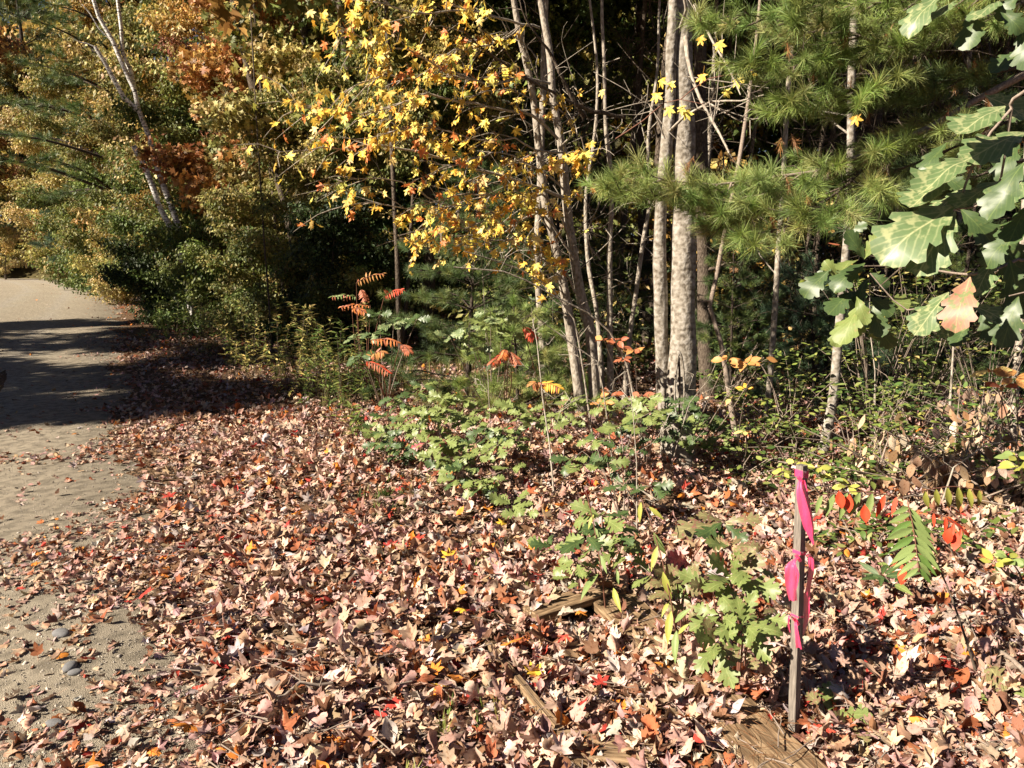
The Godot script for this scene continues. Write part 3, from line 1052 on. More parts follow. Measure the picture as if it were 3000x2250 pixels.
# the yellow maple: several stems from one foot, traced; long limbs reaching towards the lane
func yellow_maple() -> void:
	var foot := grounded(Vector3(0.82, 0, -7.25), -0.06)
	var root := thing("yellow_maple", "yellow-leaved maple of several slim grey stems with limbs reaching towards the lane", "tree", foot)
	var stems := [
		[[Vector3(0.685, 0.08, -7.15), Vector3(0.564, 0.772, -7.122), Vector3(0.456, 1.413, -7.094), Vector3(0.307, 2.026, -7.067), Vector3(0.258, 2.349, -7.039), Vector3(0.177, 3.004, -7.011), Vector3(0.055, 3.526, -6.983), Vector3(-0.043, 4.067, -6.956), Vector3(-0.175, 4.658, -6.928), Vector3(-0.394, 5.394, -6.9)], 0.050, 0.012],
		[[Vector3(0.804, 0.07, -7.2), Vector3(0.743, 0.833, -7.2), Vector3(0.651, 1.196, -7.2), Vector3(0.544, 1.76, -7.2), Vector3(0.489, 2.178, -7.2), Vector3(0.447, 2.584, -7.2), Vector3(0.364, 3.003, -7.2), Vector3(0.336, 3.366, -7.2), Vector3(0.251, 3.815, -7.2), Vector3(0.176, 4.413, -7.2), Vector3(0.055, 5.102, -7.2), Vector3(0.131, 5.836, -7.2)], 0.056, 0.014],
		[[Vector3(0.952, 0.059, -7.25), Vector3(0.922, 1.118, -7.286), Vector3(0.914, 1.72, -7.321), Vector3(0.928, 2.253, -7.357), Vector3(0.862, 2.796, -7.393), Vector3(0.842, 3.37, -7.429), Vector3(0.815, 3.896, -7.464), Vector3(0.846, 4.683, -7.5)], 0.034, 0.010],
		[[Vector3(1.056, 0.07, -7.2), Vector3(1.111, 0.845, -7.25), Vector3(1.169, 1.26, -7.3), Vector3(1.233, 1.763, -7.35), Vector3(1.292, 2.131, -7.4), Vector3(1.268, 2.681, -7.45), Vector3(1.344, 3.306, -7.5), Vector3(1.355, 3.923, -7.55), Vector3(1.403, 4.725, -7.6)], 0.026, 0.008],
		[[Vector3(0.892, 0.049, -7.3), Vector3(0.823, 0.963, -7.357), Vector3(0.721, 1.574, -7.414), Vector3(0.7, 2.179, -7.471), Vector3(0.779, 2.734, -7.529), Vector3(0.797, 3.326, -7.586), Vector3(0.703, 4.112, -7.643), Vector3(0.653, 4.922, -7.7)], 0.026, 0.008],
	]
	for k: Array in stems:
		var g := Geo.new()
		var p: Array = k[0]
		p[0] = Vector3(p[0].x, foot.y, p[0].z)
		g.tube(curve(p, 0.12), k[1], k[2], 10, 0.35, 0.05, rng.randi() % 9)
		part("stem", g.mesh(M.grey), root)
	var limbs := [
		[[Vector3(0.638, 2.811, -7.1), Vector3(0.532, 2.921, -7.02), Vector3(0.412, 3.145, -6.94), Vector3(0.241, 3.397, -6.86), Vector3(0.13, 3.517, -6.78), Vector3(0.015, 3.802, -6.7)], 0.022, "dark", 0],
		[[Vector3(1.012, 2.836, -7.2), Vector3(0.807, 2.842, -7.075), Vector3(0.527, 2.9, -6.95), Vector3(0.242, 3.015, -6.825), Vector3(0.015, 3.117, -6.7), Vector3(-0.202, 3.238, -6.575), Vector3(-0.369, 3.345, -6.45), Vector3(-0.528, 3.469, -6.325), Vector3(-0.716, 3.638, -6.2)], 0.020, "dark", 1],
		[[Vector3(0.476, 2.11, -7), Vector3(0.191, 2.195, -6.825), Vector3(-0.14, 2.277, -6.65), Vector3(-0.512, 2.369, -6.475), Vector3(-0.739, 2.408, -6.3), Vector3(-1.072, 2.444, -6.125), Vector3(-1.273, 2.397, -5.95), Vector3(-1.494, 2.367, -5.775), Vector3(-1.658, 2.319, -5.6)], 0.017, "grey", 1],
		[[Vector3(0.538, 1.739, -7), Vector3(0.27, 2.113, -6.78), Vector3(-0.062, 1.958, -6.56), Vector3(-0.306, 1.847, -6.34), Vector3(-0.527, 1.793, -6.12), Vector3(-0.755, 1.649, -5.9)], 0.012, "grey", 1],
		[[Vector3(0.564, 1.575, -7.1), Vector3(0.3, 1.936, -6.886), Vector3(-0.023, 2.079, -6.671), Vector3(-0.363, 2.1, -6.457), Vector3(-0.644, 2.012, -6.243), Vector3(-0.871, 1.963, -6.029), Vector3(-1.078, 1.984, -5.814), Vector3(-1.27, 1.921, -5.6)], 0.013, "grey", 1],
		[[Vector3(0.401, 2.615, -7), Vector3(0.173, 2.777, -6.812), Vector3(-0.099, 2.8, -6.625), Vector3(-0.392, 2.819, -6.438), Vector3(-0.667, 2.835, -6.25), Vector3(-0.892, 2.714, -6.062), Vector3(-1.103, 2.631, -5.875), Vector3(-1.328, 2.63, -5.688), Vector3(-1.475, 2.581, -5.5)], 0.014, "grey", 1],
		[[Vector3(0.328, 3.078, -7), Vector3(0.054, 3.062, -6.75), Vector3(-0.208, 2.973, -6.5), Vector3(-0.521, 3.022, -6.25), Vector3(-0.771, 3.094, -6), Vector3(-0.998, 3.094, -5.75), Vector3(-1.139, 3.117, -5.5)], 0.013, "grey", 1],
		[[Vector3(0.23, 3.503, -6.9), Vector3(-0.097, 3.497, -6.62), Vector3(-0.379, 3.483, -6.34), Vector3(-0.636, 3.368, -6.06), Vector3(-0.866, 3.348, -5.78), Vector3(-1.038, 3.35, -5.5)], 0.012, "grey", 1],
		[[Vector3(0.603, 1.245, -7), Vector3(0.38, 1.576, -6.82), Vector3(0.173, 1.732, -6.64), Vector3(-0.08, 1.728, -6.46), Vector3(-0.357, 1.688, -6.28), Vector3(-0.598, 1.721, -6.1)], 0.010, "grey", 1],
		[[Vector3(0.475, 2.162, -7), Vector3(0.293, 2.281, -6.8), Vector3(0.092, 2.391, -6.6), Vector3(-0.097, 2.421, -6.4), Vector3(-0.31, 2.343, -6.2), Vector3(-0.545, 2.252, -6)], 0.009, "grey", 1],
		[[Vector3(0.44, 2.571, -7.1), Vector3(0.537, 2.722, -6.94), Vector3(0.366, 2.846, -6.78), Vector3(0.167, 2.871, -6.62), Vector3(-0.022, 2.929, -6.46), Vector3(-0.238, 2.862, -6.3)], 0.009, "grey", 1],
		[[Vector3(0.45, 1.415, -7), Vector3(0.177, 1.656, -6.8), Vector3(-0.023, 1.808, -6.6), Vector3(-0.173, 1.967, -6.4), Vector3(-0.385, 2.009, -6.2), Vector3(-0.621, 1.893, -6)], 0.009, "grey", 1],
		[[Vector3(0.347, 1.82, -7), Vector3(0.135, 2.088, -6.8), Vector3(-0.062, 2.186, -6.6), Vector3(-0.284, 2.205, -6.4), Vector3(-0.456, 2.168, -6.2)], 0.008, "grey", 1],
		[[Vector3(0.359, 2.983, -7.1), Vector3(0.175, 3.181, -6.95), Vector3(0.093, 3.367, -6.8), Vector3(-0.098, 3.399, -6.65), Vector3(-0.28, 3.289, -6.5)], 0.008, "grey", 1],
		[[Vector3(0.055, 3.503, -6.9), Vector3(-0.173, 3.29, -6.64), Vector3(-0.457, 3.189, -6.38), Vector3(-0.721, 2.926, -6.12), Vector3(-0.924, 2.901, -5.86), Vector3(-1.11, 2.752, -5.6)], 0.009, "grey", 1],
		[[Vector3(0.504, 2.028, -7.1), Vector3(0.618, 2.21, -6.867), Vector3(0.633, 2.377, -6.633), Vector3(0.579, 2.457, -6.4)], 0.008, "grey", 2],
		[[Vector3(0.506, 1.198, -7.1), Vector3(0.381, 1.416, -6.8), Vector3(0.285, 1.577, -6.5), Vector3(0.228, 1.651, -6.2)], 0.008, "grey", 2],
		[[Vector3(0.174, 3.057, -6.9), Vector3(-0.061, 3.277, -6.733), Vector3(-0.245, 3.411, -6.567), Vector3(-0.417, 3.636, -6.4)], 0.010, "dark", 1],
		[[Vector3(0.536, 2.498, -7), Vector3(0.293, 2.474, -6.814), Vector3(0.015, 2.562, -6.629), Vector3(-0.246, 2.517, -6.443), Vector3(-0.456, 2.543, -6.257), Vector3(-0.722, 2.565, -6.071), Vector3(-0.939, 2.487, -5.886), Vector3(-1.141, 2.427, -5.7)], 0.010, "grey", 1],
		[[Vector3(0.304, 2.022, -7), Vector3(0.056, 1.894, -6.829), Vector3(-0.22, 1.732, -6.657), Vector3(-0.48, 1.954, -6.486), Vector3(-0.761, 2.125, -6.314), Vector3(-0.989, 2.198, -6.143), Vector3(-1.206, 2.164, -5.971), Vector3(-1.41, 2.115, -5.8)], 0.011, "grey", 1],
	]
	var seats: Array = []      # [where, which way the twig runs]
	for k: Array in limbs:
		var g := Geo.new()
		var line := curve(k[0], 0.1)
		for q in range(1, line.size()):
			line[q] += rv(0.012)
		g.tube(line, k[1], 0.003, 6, 0.0, 0.04)
		# twigs
		var n := int(line.size() * 1.25)
		for j in n:
			var s := rf(0.12, 1.0)
			if k[3] == 0 and s < 0.6:
				continue
			var a := along(line, s)
			var d := (heading(line, s) * rf(0.3, 1.1) + unit() * 0.75 + Vector3(-0.2, -0.05, 0.25)).normalized()
			var l := rf(0.15, 0.5) * (1.1 - 0.3 * s)
			var tw := curve([a, a + d * l * 0.5 + rv(0.03), a + d * l + Vector3(0, -0.04, 0)], 0.08)
			g.tube(tw, 0.0045, 0.0014, 4)
			if k[3] > 0 and s > (0.10 if k[3] == 1 else 0.05):
				for i in rng.randi_range(1, 4):
					seats.append([along(tw, rf(0.35, 1.0)) + rv(0.035), d])
		part("limb", g.mesh(M[k[2]]), root)
	# bare twigs crossing between the stems
	var bare := Geo.new()
	for k in 70:
		var a: Vector3 = pick([Vector3(0.385, 2.142, -7), Vector3(0.551, 2.63, -7.1), Vector3(0.854, 2.443, -7.2), Vector3(1.036, 1.827, -7.2), Vector3(0.517, 1.411, -7), Vector3(0.718, 3.042, -7.2), Vector3(0.298, 2.81, -7), Vector3(0.839, 1.063, -7.2)]) + rv(0.35)
		var d := (unit() + Vector3(rf(-0.5, 0.5), 0.3, 0.1)) * rf(0.25, 0.75)
		bare.tube(curve([a, a + d * 0.4 + rv(0.08), a + d * 0.75 + rv(0.1), a + d + rv(0.06)], 0.07), rf(0.003, 0.006), 0.0013, 4)
		bare.tube(curve([a + d * 0.5, a + d * 0.5 + unit() * 0.12, a + d * 0.5 + unit() * 0.25], 0.06), 0.0025, 0.001, 3)
	part("bare_twigs", bare.mesh(M.grey), root).set_meta("kind", "stuff")
	# clusters hanging at stated places
	for k: Array in [[Vector3(0.57, 2.408, -6.3), 16, 0.15], [Vector3(0.321, 2.308, -6.2), 12, 0.16], [Vector3(0.24, 1.471, -6.1), 14, 0.16], [Vector3(0.407, 1.578, -6.3), 8, 0.14], [Vector3(-0.596, 1.734, -5.9), 10, 0.2], [Vector3(-0.108, 1.837, -5.9), 12, 0.2], [Vector3(-0.52, 1.579, -6), 2, 0.1], [Vector3(-0.705, 1.749, -5.8), 7, 0.1], [Vector3(-1.128, 3.145, -5.6), 30, 0.36], [Vector3(-0.909, 3.04, -5.6), 18, 0.26], [Vector3(-0.722, 2.874, -5.6), 14, 0.28], [Vector3(-1.158, 2.596, -5.5), 18, 0.30], [Vector3(0.015, 2.08, -6.2), 10, 0.25], [Vector3(0.273, 2.016, -6.3), 8, 0.2], [Vector3(-0.231, 2.133, -6), 10, 0.25], [Vector3(0.161, 1.867, -6.2), 8, 0.2], [Vector3(0.491, 2.066, -6.5), 5, 0.12], [Vector3(-1.316, 2.596, -5.5), 16, 0.2], [Vector3(-0.308, 3.351, -6), 10, 0.15], [Vector3(-0.44, 3.006, -5.9), 9, 0.12], [Vector3(-0.731, 2.475, -5.6), 16, 0.26], [Vector3(-0.356, 2.441, -5.8), 16, 0.3], [Vector3(-0.056, 2.319, -6), 14, 0.25], [Vector3(0.556, 2.259, -6.4), 8, 0.1], [Vector3(-1.029, 3.264, -5.6), 24, 0.3], [Vector3(-0.886, 2.722, -5.6), 14, 0.2]]:
		for j in k[1]:
			seats.append([k[0] + unit() * rng.randf() * k[2], unit()])
	var put: Array = []
	for k: Array in seats:
		var at: Vector3 = k[0]
		var d := (Vector3(0, -0.75, 0) + unit() * 0.65 + Vector3(-0.15, 0, 0.15)).normalized()
		var face := (SUN * 1.0 + Vector3(0.0, 0.1, 0.3) + unit() * 0.75).normalized()
		put.append([at.distance_to(Vector3(0, 1.6, 0)), leaf_at(at, d, face, lerpf(0.060, 0.118, rng.randf() * rng.randf() + 0.15))])
	put.sort_custom(func(a: Array, b: Array) -> bool: return a[0] < b[0])
	var tints := ["gold", "gold", "lemon", "gold", "lemon", "amber", "amber", "cream", "lime", "lemon", "coral", "ochre"]
	var xs := [[], [], [], [], []]
	var cs := [[], [], [], [], []]
	for k in put.size():
		var v := rng.randi() % 5
		var tint: String = pick(tints)
		if k < 300:
			part("leaf", S.maple[v], root, M["live_" + tint], put[k][1])
		else:
			xs[v].append(put[k][1])
			cs[v].append(vary((M["live_" + tint] as StandardMaterial3D).albedo_color.srgb_to_linear(), 0.2))
	for v in 5:
		many("leaves", S.maple[v], root, xs[v], cs[v])
	# the crown above the view
	crown_over(root, [Vector3(-0.6, 6.0, -7.6), Vector3(0.9, 7.2, -7.9), Vector3(-1.6, 7.6, -8.6), Vector3(-0.2, 8.8, -8.2), Vector3(-2.6, 5.9, -8.6)], 1.7, 1100, "gold")

func crown_over(root: Node3D, centres: Array, r: float, count: int, key: String, meshes: Array = []) -> void:
	var xs := [[], [], [], []]
	var cs := [[], [], [], []]
	for k in count:
		var q: Vector3 = pick(centres)
		q += unit() * pow(rng.randf(), 0.45) * r
		var v := rng.randi() % 4
		var f := rf(0.45, 0.85)
		xs[v].append(Transform3D(Basis(Vector3.UP, rf(0, TAU)).scaled(Vector3(f, f, f)), q))
		cs[v].append(hue(key))
	for v in 4:
		many("foliage", S.spray_star[v] if meshes.is_empty() else meshes[v], root, xs[v], cs[v])

func beech() -> void:
	var foot := grounded(Vector3(1.298, 0, -5.8), -0.08)
	var root := thing("beech_tree", "smooth pale grey beech with a thick trunk and a thinner one joined at the foot", "tree", foot)
	var g := Geo.new()
	var p: Array = [Vector3(1.313, -0.01, -5.85), Vector3(1.315, 0.217, -5.895), Vector3(1.325, 0.504, -5.94), Vector3(1.334, 0.937, -5.985), Vector3(1.334, 1.294, -6.03), Vector3(1.328, 1.826, -6.075), Vector3(1.316, 2.522, -6.12), Vector3(1.287, 3.301, -6.165), Vector3(1.269, 3.995, -6.21), Vector3(1.259, 5.1, -6.255), Vector3(1.29, 6.298, -6.3)]
	p[0] = foot
	g.tube(curve(p, 0.09), 0.108, 0.035, 18, 0.42, 0.05, 3)
	var trunk := part("trunk", g.mesh(M.beech), root)
	# an old scar: raised lips round a hollow
	var scar := Geo.new()
	scar.tube(curve([Vector3(1.251, 0.397, -5.745), Vector3(1.236, 0.54, -5.746), Vector3(1.235, 0.682, -5.748), Vector3(1.247, 0.841, -5.749), Vector3(1.252, 0.9, -5.75)], 0.04), 0.006, 0.010, 6)
	scar.tube(curve([Vector3(1.298, 0.379, -5.745), Vector3(1.306, 0.54, -5.746), Vector3(1.297, 0.718, -5.748), Vector3(1.274, 0.858, -5.749), Vector3(1.252, 0.9, -5.75)], 0.04), 0.006, 0.010, 6)
	part("bark_scar", scar.mesh(M.beech), trunk)
	var hollow := Geo.new()
	hollow.tube(curve([Vector3(1.275, 0.412, -5.76), Vector3(1.275, 0.537, -5.762), Vector3(1.269, 0.715, -5.763), Vector3(1.257, 0.849, -5.765)], 0.04), 0.006, 0.009, 6)
	part("hollow", hollow.mesh(M.dark), trunk)
	g = Geo.new()
	p = [Vector3(1.291, -0.041, -6.02), Vector3(1.264, 0.147, -6.031), Vector3(1.198, 0.672, -6.042), Vector3(1.162, 1.293, -6.053), Vector3(1.143, 1.72, -6.063), Vector3(1.148, 1.966, -6.074), Vector3(1.173, 2.381, -6.085), Vector3(1.195, 2.721, -6.096), Vector3(1.195, 3.105, -6.107), Vector3(1.205, 3.482, -6.117), Vector3(1.21, 3.995, -6.128), Vector3(1.105, 4.976, -6.139), Vector3(0.948, 5.907, -6.15)]
	p[0] = foot + Vector3(-0.07, 0, -0.10)
	g.tube(curve(p, 0.09), 0.060, 0.022, 14, 0.3, 0.06, 5)
	part("trunk", g.mesh(M.beech), root)
	for k: Array in [
		[[Vector3(1.23, 3.138, -5.8), Vector3(1.233, 2.88, -5.625), Vector3(1.274, 2.647, -5.45), Vector3(1.369, 2.395, -5.275), Vector3(1.388, 2.254, -5.1)], 0.017],
		[[Vector3(1.136, 2.49, -5.8), Vector3(1.228, 2.585, -5.7), Vector3(1.38, 2.66, -5.6), Vector3(1.56, 2.647, -5.5), Vector3(1.685, 2.667, -5.4)], 0.011],
		[[Vector3(1.413, 2.692, -5.8), Vector3(1.481, 2.61, -5.667), Vector3(1.576, 2.519, -5.533), Vector3(1.662, 2.518, -5.4)], 0.007],
		[[Vector3(1.276, 3.339, -5.75), Vector3(1.371, 3.046, -5.567), Vector3(1.441, 2.825, -5.383), Vector3(1.473, 2.627, -5.2)], 0.011],
		[[Vector3(1.233, 2.872, -5.8), Vector3(1.39, 2.836, -5.733), Vector3(1.57, 2.797, -5.667), Vector3(1.777, 2.752, -5.6)], 0.005],
		[[Vector3(1.108, 2.441, -5.8), Vector3(1.005, 2.641, -5.75), Vector3(0.912, 2.726, -5.7)], 0.006],
		[[Vector3(1.215, 3.227, -5.9), Vector3(1.23, 3.323, -5.8), Vector3(1.145, 3.533, -5.7)], 0.014],
	]:
		g = Geo.new()
		var line := curve(k[0], 0.1)
		g.tube(line, k[1], k[1] * 0.35, 6, 0.0, 0.08)
		for j in 5:
			var a := along(line, rf(0.3, 1.0))
			var d := unit() * rf(0.15, 0.45)
			g.tube(curve([a, a + d * 0.5 + rv(0.03), a + d], 0.08), 0.004, 0.0013, 4)
		part("limb", g.mesh(M.grey), root)
	crown_over(root, [Vector3(1.3, 7.5, -7.2), Vector3(2.2, 8.5, -7.6), Vector3(0.6, 9.0, -7.4), Vector3(1.7, 10.0, -7.4), Vector3(3.0, 7.0, -7.8)], 1.7, 800, "gold", S.spray_big)
	# the few maple leaves that hang before the trunks
	var few := thing("maple_sprig", "thin maple sprig with a few yellow leaves hanging before the beech trunks", "sprig", Vector3(1.058, 2.55, -5.5))
	g = Geo.new()
	g.tube(curve([Vector3(0.713, 2.398, -5.5), Vector3(0.892, 2.512, -5.45), Vector3(1.021, 2.616, -5.4), Vector3(1.118, 2.628, -5.35), Vector3(1.261, 2.589, -5.3)], 0.08), 0.005, 0.002, 5)
	g.tube(curve([Vector3(1.129, 2.637, -5.4), Vector3(1.293, 2.755, -5.333), Vector3(1.486, 2.77, -5.267), Vector3(1.585, 2.783, -5.2)], 0.08), 0.004, 0.002, 5)
	part("twig", g.mesh(M.redtwig), few)
	for at: Vector3 in [Vector3(0.994, 2.785, -5.4), Vector3(1.062, 2.764, -5.4), Vector3(0.972, 2.696, -5.4), Vector3(1.046, 2.607, -5.4), Vector3(1.136, 2.607, -5.4), Vector3(1.276, 2.814, -5.4), Vector3(1.236, 3.046, -5.4), Vector3(1.36, 3.017, -5.4), Vector3(1.538, 2.828, -5.4), Vector3(1.494, 2.785, -5.4), Vector3(1.584, 2.828, -5.4), Vector3(1.42, 2.711, -5.4), Vector3(2.298, 2.548, -5.4), Vector3(1.155, 2.578, -5.4)]:
		part("leaf", pick(S.maple), few, M[pick(["live_gold", "live_amber", "live_lemon"])], leaf_at(at, Vector3(rf(-0.5, 0.5), -1, 0.2), SUN + Vector3(0, 0, 0.4) + unit() * 0.4, rf(0.08, 0.1)))

func white_birch() -> void:
	var foot := grounded(Vector3(-5.997, 0, -14.851), -0.05)
	var root := thing("white_birch", "leaning white birch with peeling pale stems above the lane's edge", "tree", foot)
	for k: Array in [
		[[Vector3(-6.662, -0.178, -16.5), Vector3(-6.814, 0.569, -16.458), Vector3(-6.877, 1.254, -16.417), Vector3(-6.936, 2.115, -16.375), Vector3(-7.242, 3.328, -16.333), Vector3(-7.406, 4.027, -16.292), Vector3(-7.532, 4.56, -16.25), Vector3(-7.555, 4.846, -16.208), Vector3(-7.733, 5.365, -16.167), Vector3(-7.922, 5.815, -16.125), Vector3(-8.113, 6.208, -16.083), Vector3(-8.179, 6.535, -16.042), Vector3(-8.293, 7.025, -16)], 0.085, 0.035],
		[[Vector3(-7.648, 4.84, -16.4), Vector3(-7.672, 5.224, -16.32), Vector3(-7.749, 5.619, -16.24), Vector3(-7.735, 6.084, -16.16), Vector3(-7.701, 6.547, -16.08), Vector3(-7.652, 7.192, -16)], 0.045, 0.03],
		[[Vector3(-6.673, -0.188, -16.6), Vector3(-6.939, 1.349, -16.533), Vector3(-7.017, 1.927, -16.467), Vector3(-7.302, 2.542, -16.4), Vector3(-7.434, 3.051, -16.333), Vector3(-7.532, 3.477, -16.267), Vector3(-7.691, 3.796, -16.2)], 0.075, 0.055],
		[[Vector3(-7.561, 4.507, -16.3), Vector3(-7.784, 4.761, -16.225), Vector3(-7.968, 5.099, -16.15), Vector3(-8.051, 5.405, -16.075), Vector3(-8.173, 5.646, -16)], 0.05, 0.035],
		[[Vector3(-8.275, 5.696, -16.2), Vector3(-8.391, 5.74, -16.133), Vector3(-8.507, 5.774, -16.067), Vector3(-8.672, 5.843, -16)], 0.015, 0.006],
		[[Vector3(-7.959, 5.835, -16.2), Vector3(-8.135, 6.05, -16.133), Vector3(-8.26, 6.288, -16.067), Vector3(-8.391, 6.438, -16)], 0.016, 0.006],
	]:
		var g := Geo.new()
		var p: Array = k[0]
		var line := curve(p, 0.3)
		for q in range(1, line.size()):
			line[q] += rv(0.02)
		g.tube(line, k[1], k[2], 8, 0.0, 0.06)
		part("stem", g.mesh(M.birch), root)
	var xs := [[], [], [], []]
	var cs := [[], [], [], []]
	for k in 160:
		var q: Vector3 = along([Vector3(-6.879, 1.541, -16.9), Vector3(-7.482, 3.385, -16.875), Vector3(-7.811, 4.67, -16.85), Vector3(-8.048, 5.519, -16.825), Vector3(-8.377, 6.768, -16.8)], rng.randf()) + unit() * rf(0.4, 1.3) + Vector3(0, 0, -0.7)
		var v := rng.randi() % 4
		var f := rf(0.35, 0.6)
		xs[v].append(Transform3D(Basis(Vector3.UP, rf(0, TAU)).scaled(Vector3(f, f, f)), q))
		cs[v].append(hue("yellow"))
	for v in 4:
		many("foliage", S.spray[v], root, xs[v], cs[v])

# the white pine at the right: trunk out of view, long boughs across the picture
func near_pine() -> void:
	var foot := grounded(Vector3(3.6, 0, -4.3), -0.05)
	var root := thing("white_pine", "white pine whose long grey boughs carry bright green needles before the beech", "tree", foot)
	var g := Geo.new()
	g.tube(curve([foot, foot + Vector3(0.02, 4, 0), foot + Vector3(-0.05, 9, -0.1), foot + Vector3(0, 14, 0)], 0.4), 0.15, 0.03, 12, 0.4, 0.05)
	part("trunk", g.mesh(M.pine), root)
	var boughs := [
		[[Vector3(3.117, 2.803, -4.2), Vector3(2.63, 2.524, -4.163), Vector3(2.266, 2.324, -4.125), Vector3(1.883, 2.136, -4.088), Vector3(1.543, 2.033, -4.05), Vector3(1.274, 1.99, -4.013), Vector3(1.008, 1.958, -3.975), Vector3(0.791, 1.968, -3.938), Vector3(0.577, 2.013, -3.9)], 0.024, 0.10, 0.42, "lightpine", 0.34],
		[[Vector3(1.581, 2.044, -4.15), Vector3(1.421, 1.94, -4.09), Vector3(1.168, 1.866, -4.03), Vector3(0.87, 1.885, -3.97), Vector3(0.627, 1.914, -3.91), Vector3(0.459, 1.942, -3.85)], 0.008, 0.08, 0.36, "lightpine", 0.05],
		[[Vector3(1.889, 2.126, -4.1), Vector3(1.703, 1.957, -4.025), Vector3(1.517, 1.838, -3.95), Vector3(1.334, 1.744, -3.875), Vector3(1.131, 1.698, -3.8)], 0.009, 0.09, 0.36, "lightpine", 0.2],
		[[Vector3(2.026, 2.195, -4.1), Vector3(1.864, 2.003, -4.025), Vector3(1.699, 1.883, -3.95), Vector3(1.556, 1.834, -3.875), Vector3(1.368, 1.851, -3.8)], 0.008, 0.10, 0.34, "lightpine", 0.25],
		[[Vector3(3.083, 3.068, -4.2), Vector3(2.625, 2.877, -4.15), Vector3(2.19, 2.731, -4.1), Vector3(1.826, 2.641, -4.05), Vector3(1.534, 2.575, -4), Vector3(1.316, 2.499, -3.95), Vector3(1.121, 2.508, -3.9)], 0.015, 0.085, 0.40, "lightpine", 0.3],
		[[Vector3(1.848, 2.654, -4.1), Vector3(1.591, 2.717, -4.05), Vector3(1.343, 2.735, -4), Vector3(1.124, 2.753, -3.95), Vector3(0.934, 2.707, -3.9)], 0.008, 0.085, 0.34, "lightpine", 0.15],
		[[Vector3(2.19, 2.731, -4.1), Vector3(1.951, 2.521, -4.05), Vector3(1.705, 2.423, -4), Vector3(1.481, 2.391, -3.95), Vector3(1.308, 2.349, -3.9)], 0.009, 0.085, 0.36, "lightpine", 0.25],
		[[Vector3(2.922, 2.648, -4.3), Vector3(2.605, 2.567, -4.25), Vector3(2.291, 2.51, -4.2), Vector3(2.03, 2.454, -4.15), Vector3(1.822, 2.387, -4.1)], 0.010, 0.13, 0.36, "pine", 0.3],
		[[Vector3(3.403, 2.597, -4.6), Vector3(2.993, 2.436, -4.55), Vector3(2.589, 2.253, -4.5), Vector3(2.287, 2.121, -4.45), Vector3(2.035, 2.066, -4.4)], 0.014, 0.15, 0.36, "pine", 0.3],
		[[Vector3(3.466, 2.216, -4.8), Vector3(3.006, 2.153, -4.725), Vector3(2.592, 2.013, -4.65), Vector3(2.263, 1.928, -4.575), Vector3(1.969, 1.82, -4.5)], 0.012, 0.16, 0.34, "pine", 0.35],
		[[Vector3(2.77, 3.081, -4), Vector3(2.312, 2.898, -3.95), Vector3(1.918, 2.8, -3.9), Vector3(1.614, 2.764, -3.85), Vector3(1.334, 2.769, -3.8)], 0.012, 0.10, 0.36, "lightpine", 0.2],
	]
	var xs := [[], [], [], []]
	var cs := [[], [], [], []]
	for k: Array in boughs:
		var wood := Geo.new()
		var line := curve(k[0], 0.12)
		for q in range(1, line.size() - 1):
			line[q] += rv(0.008)
		needle_bough(line, k[1], wood, xs, cs, {"step": k[2] * 0.62, "shoot": k[3], "hue": k[4], "start": k[5], "size": 1.0, "gap": 0.055})
		# bare dead twigs
		for j in 10:
			var a := along(line, rf(0.0, 0.7))
			var d := (unit() + Vector3(-0.5, -0.2, 0)) * rf(0.12, 0.4)
			wood.tube(curve([a, a + d * 0.5 + rv(0.04), a + d], 0.1), 0.003, 0.001, 3)
		part("bough", wood.mesh(M.twig if k[1] > 0.02 else M.dark), root)
	for v in 4:
		many("needles", S.tuft[v], root, xs[v], cs[v])
	# brown needles that have died on the inner boughs
	var dx := [[], [], [], []]
	var dc := [[], [], [], []]
	for k in 46:
		var line: Array = pick(boughs)[0]
		var a := along(line, rf(0.1, 0.6)) + rv(0.22)
		var v := rng.randi() % 4
		dx[v].append(Transform3D(Basis(Quaternion(Vector3.UP, (Vector3(0, -1, 0) + unit() * 0.5).normalized())) * Basis.from_scale(Vector3(0.3, 0.7, 0.3)), a))
		dc[v].append(vary(Color(0.36, 0.17, 0.06)))
	for v in 4:
		many("dead_needles", S.tuft_far[v], root, dx[v], dc[v])
	# crown above the view
	var ux := [[], [], [], []]
	var uc := [[], [], [], []]
	var up := Geo.new()
	for k in 30:
		var b := foot + Vector3(0, 4.6 + k * 0.28, 0)
		var a := k * 2.4
		var e := b + Vector3(cos(a), 0.15, sin(a)) * rf(1.2, 2.2)
		if e.x < 2.4 and e.y < 6.0:
			continue
		needle_bough(curve([b, b.lerp(e, 0.5) + Vector3(0, 0.1, 0), e], 0.3), 0.03, up, ux, uc, {"step": 0.2, "size": 1.3, "shoot": 0.6})
	part("upper_boughs", up.mesh(M.pine), root).set_meta("kind", "stuff")
	for v in 4:
		many("upper_needles", S.tuft_far[v], root, ux[v], uc[v])


# ---------------------------------------------------------------- small plants
# leaves spread round a hub like an oak's whorl
func whorl(root: Node3D, hub: Vector3, n: int, length: float, mats: Array, shapes: Array, o := {}) -> void:
	var turn := rf(0, TAU)
	for k in n:
		turn += 2.4 + rf(-0.3, 0.3)
		var d := Vector3(cos(turn), rf(-0.35, 0.35) + o.get("up", 0.0), sin(turn)).normalized()
		var l := length * rf(0.7, 1.1)
		var face := (Vector3(0, 0.45, 0) + SUN * 0.8 + Vector3(0, 0, 0.4) + unit() * 0.5).normalized()
		part("leaf", pick(shapes), root, M[pick(mats)], leaf_at(hub + d * 0.015, d, face, l))

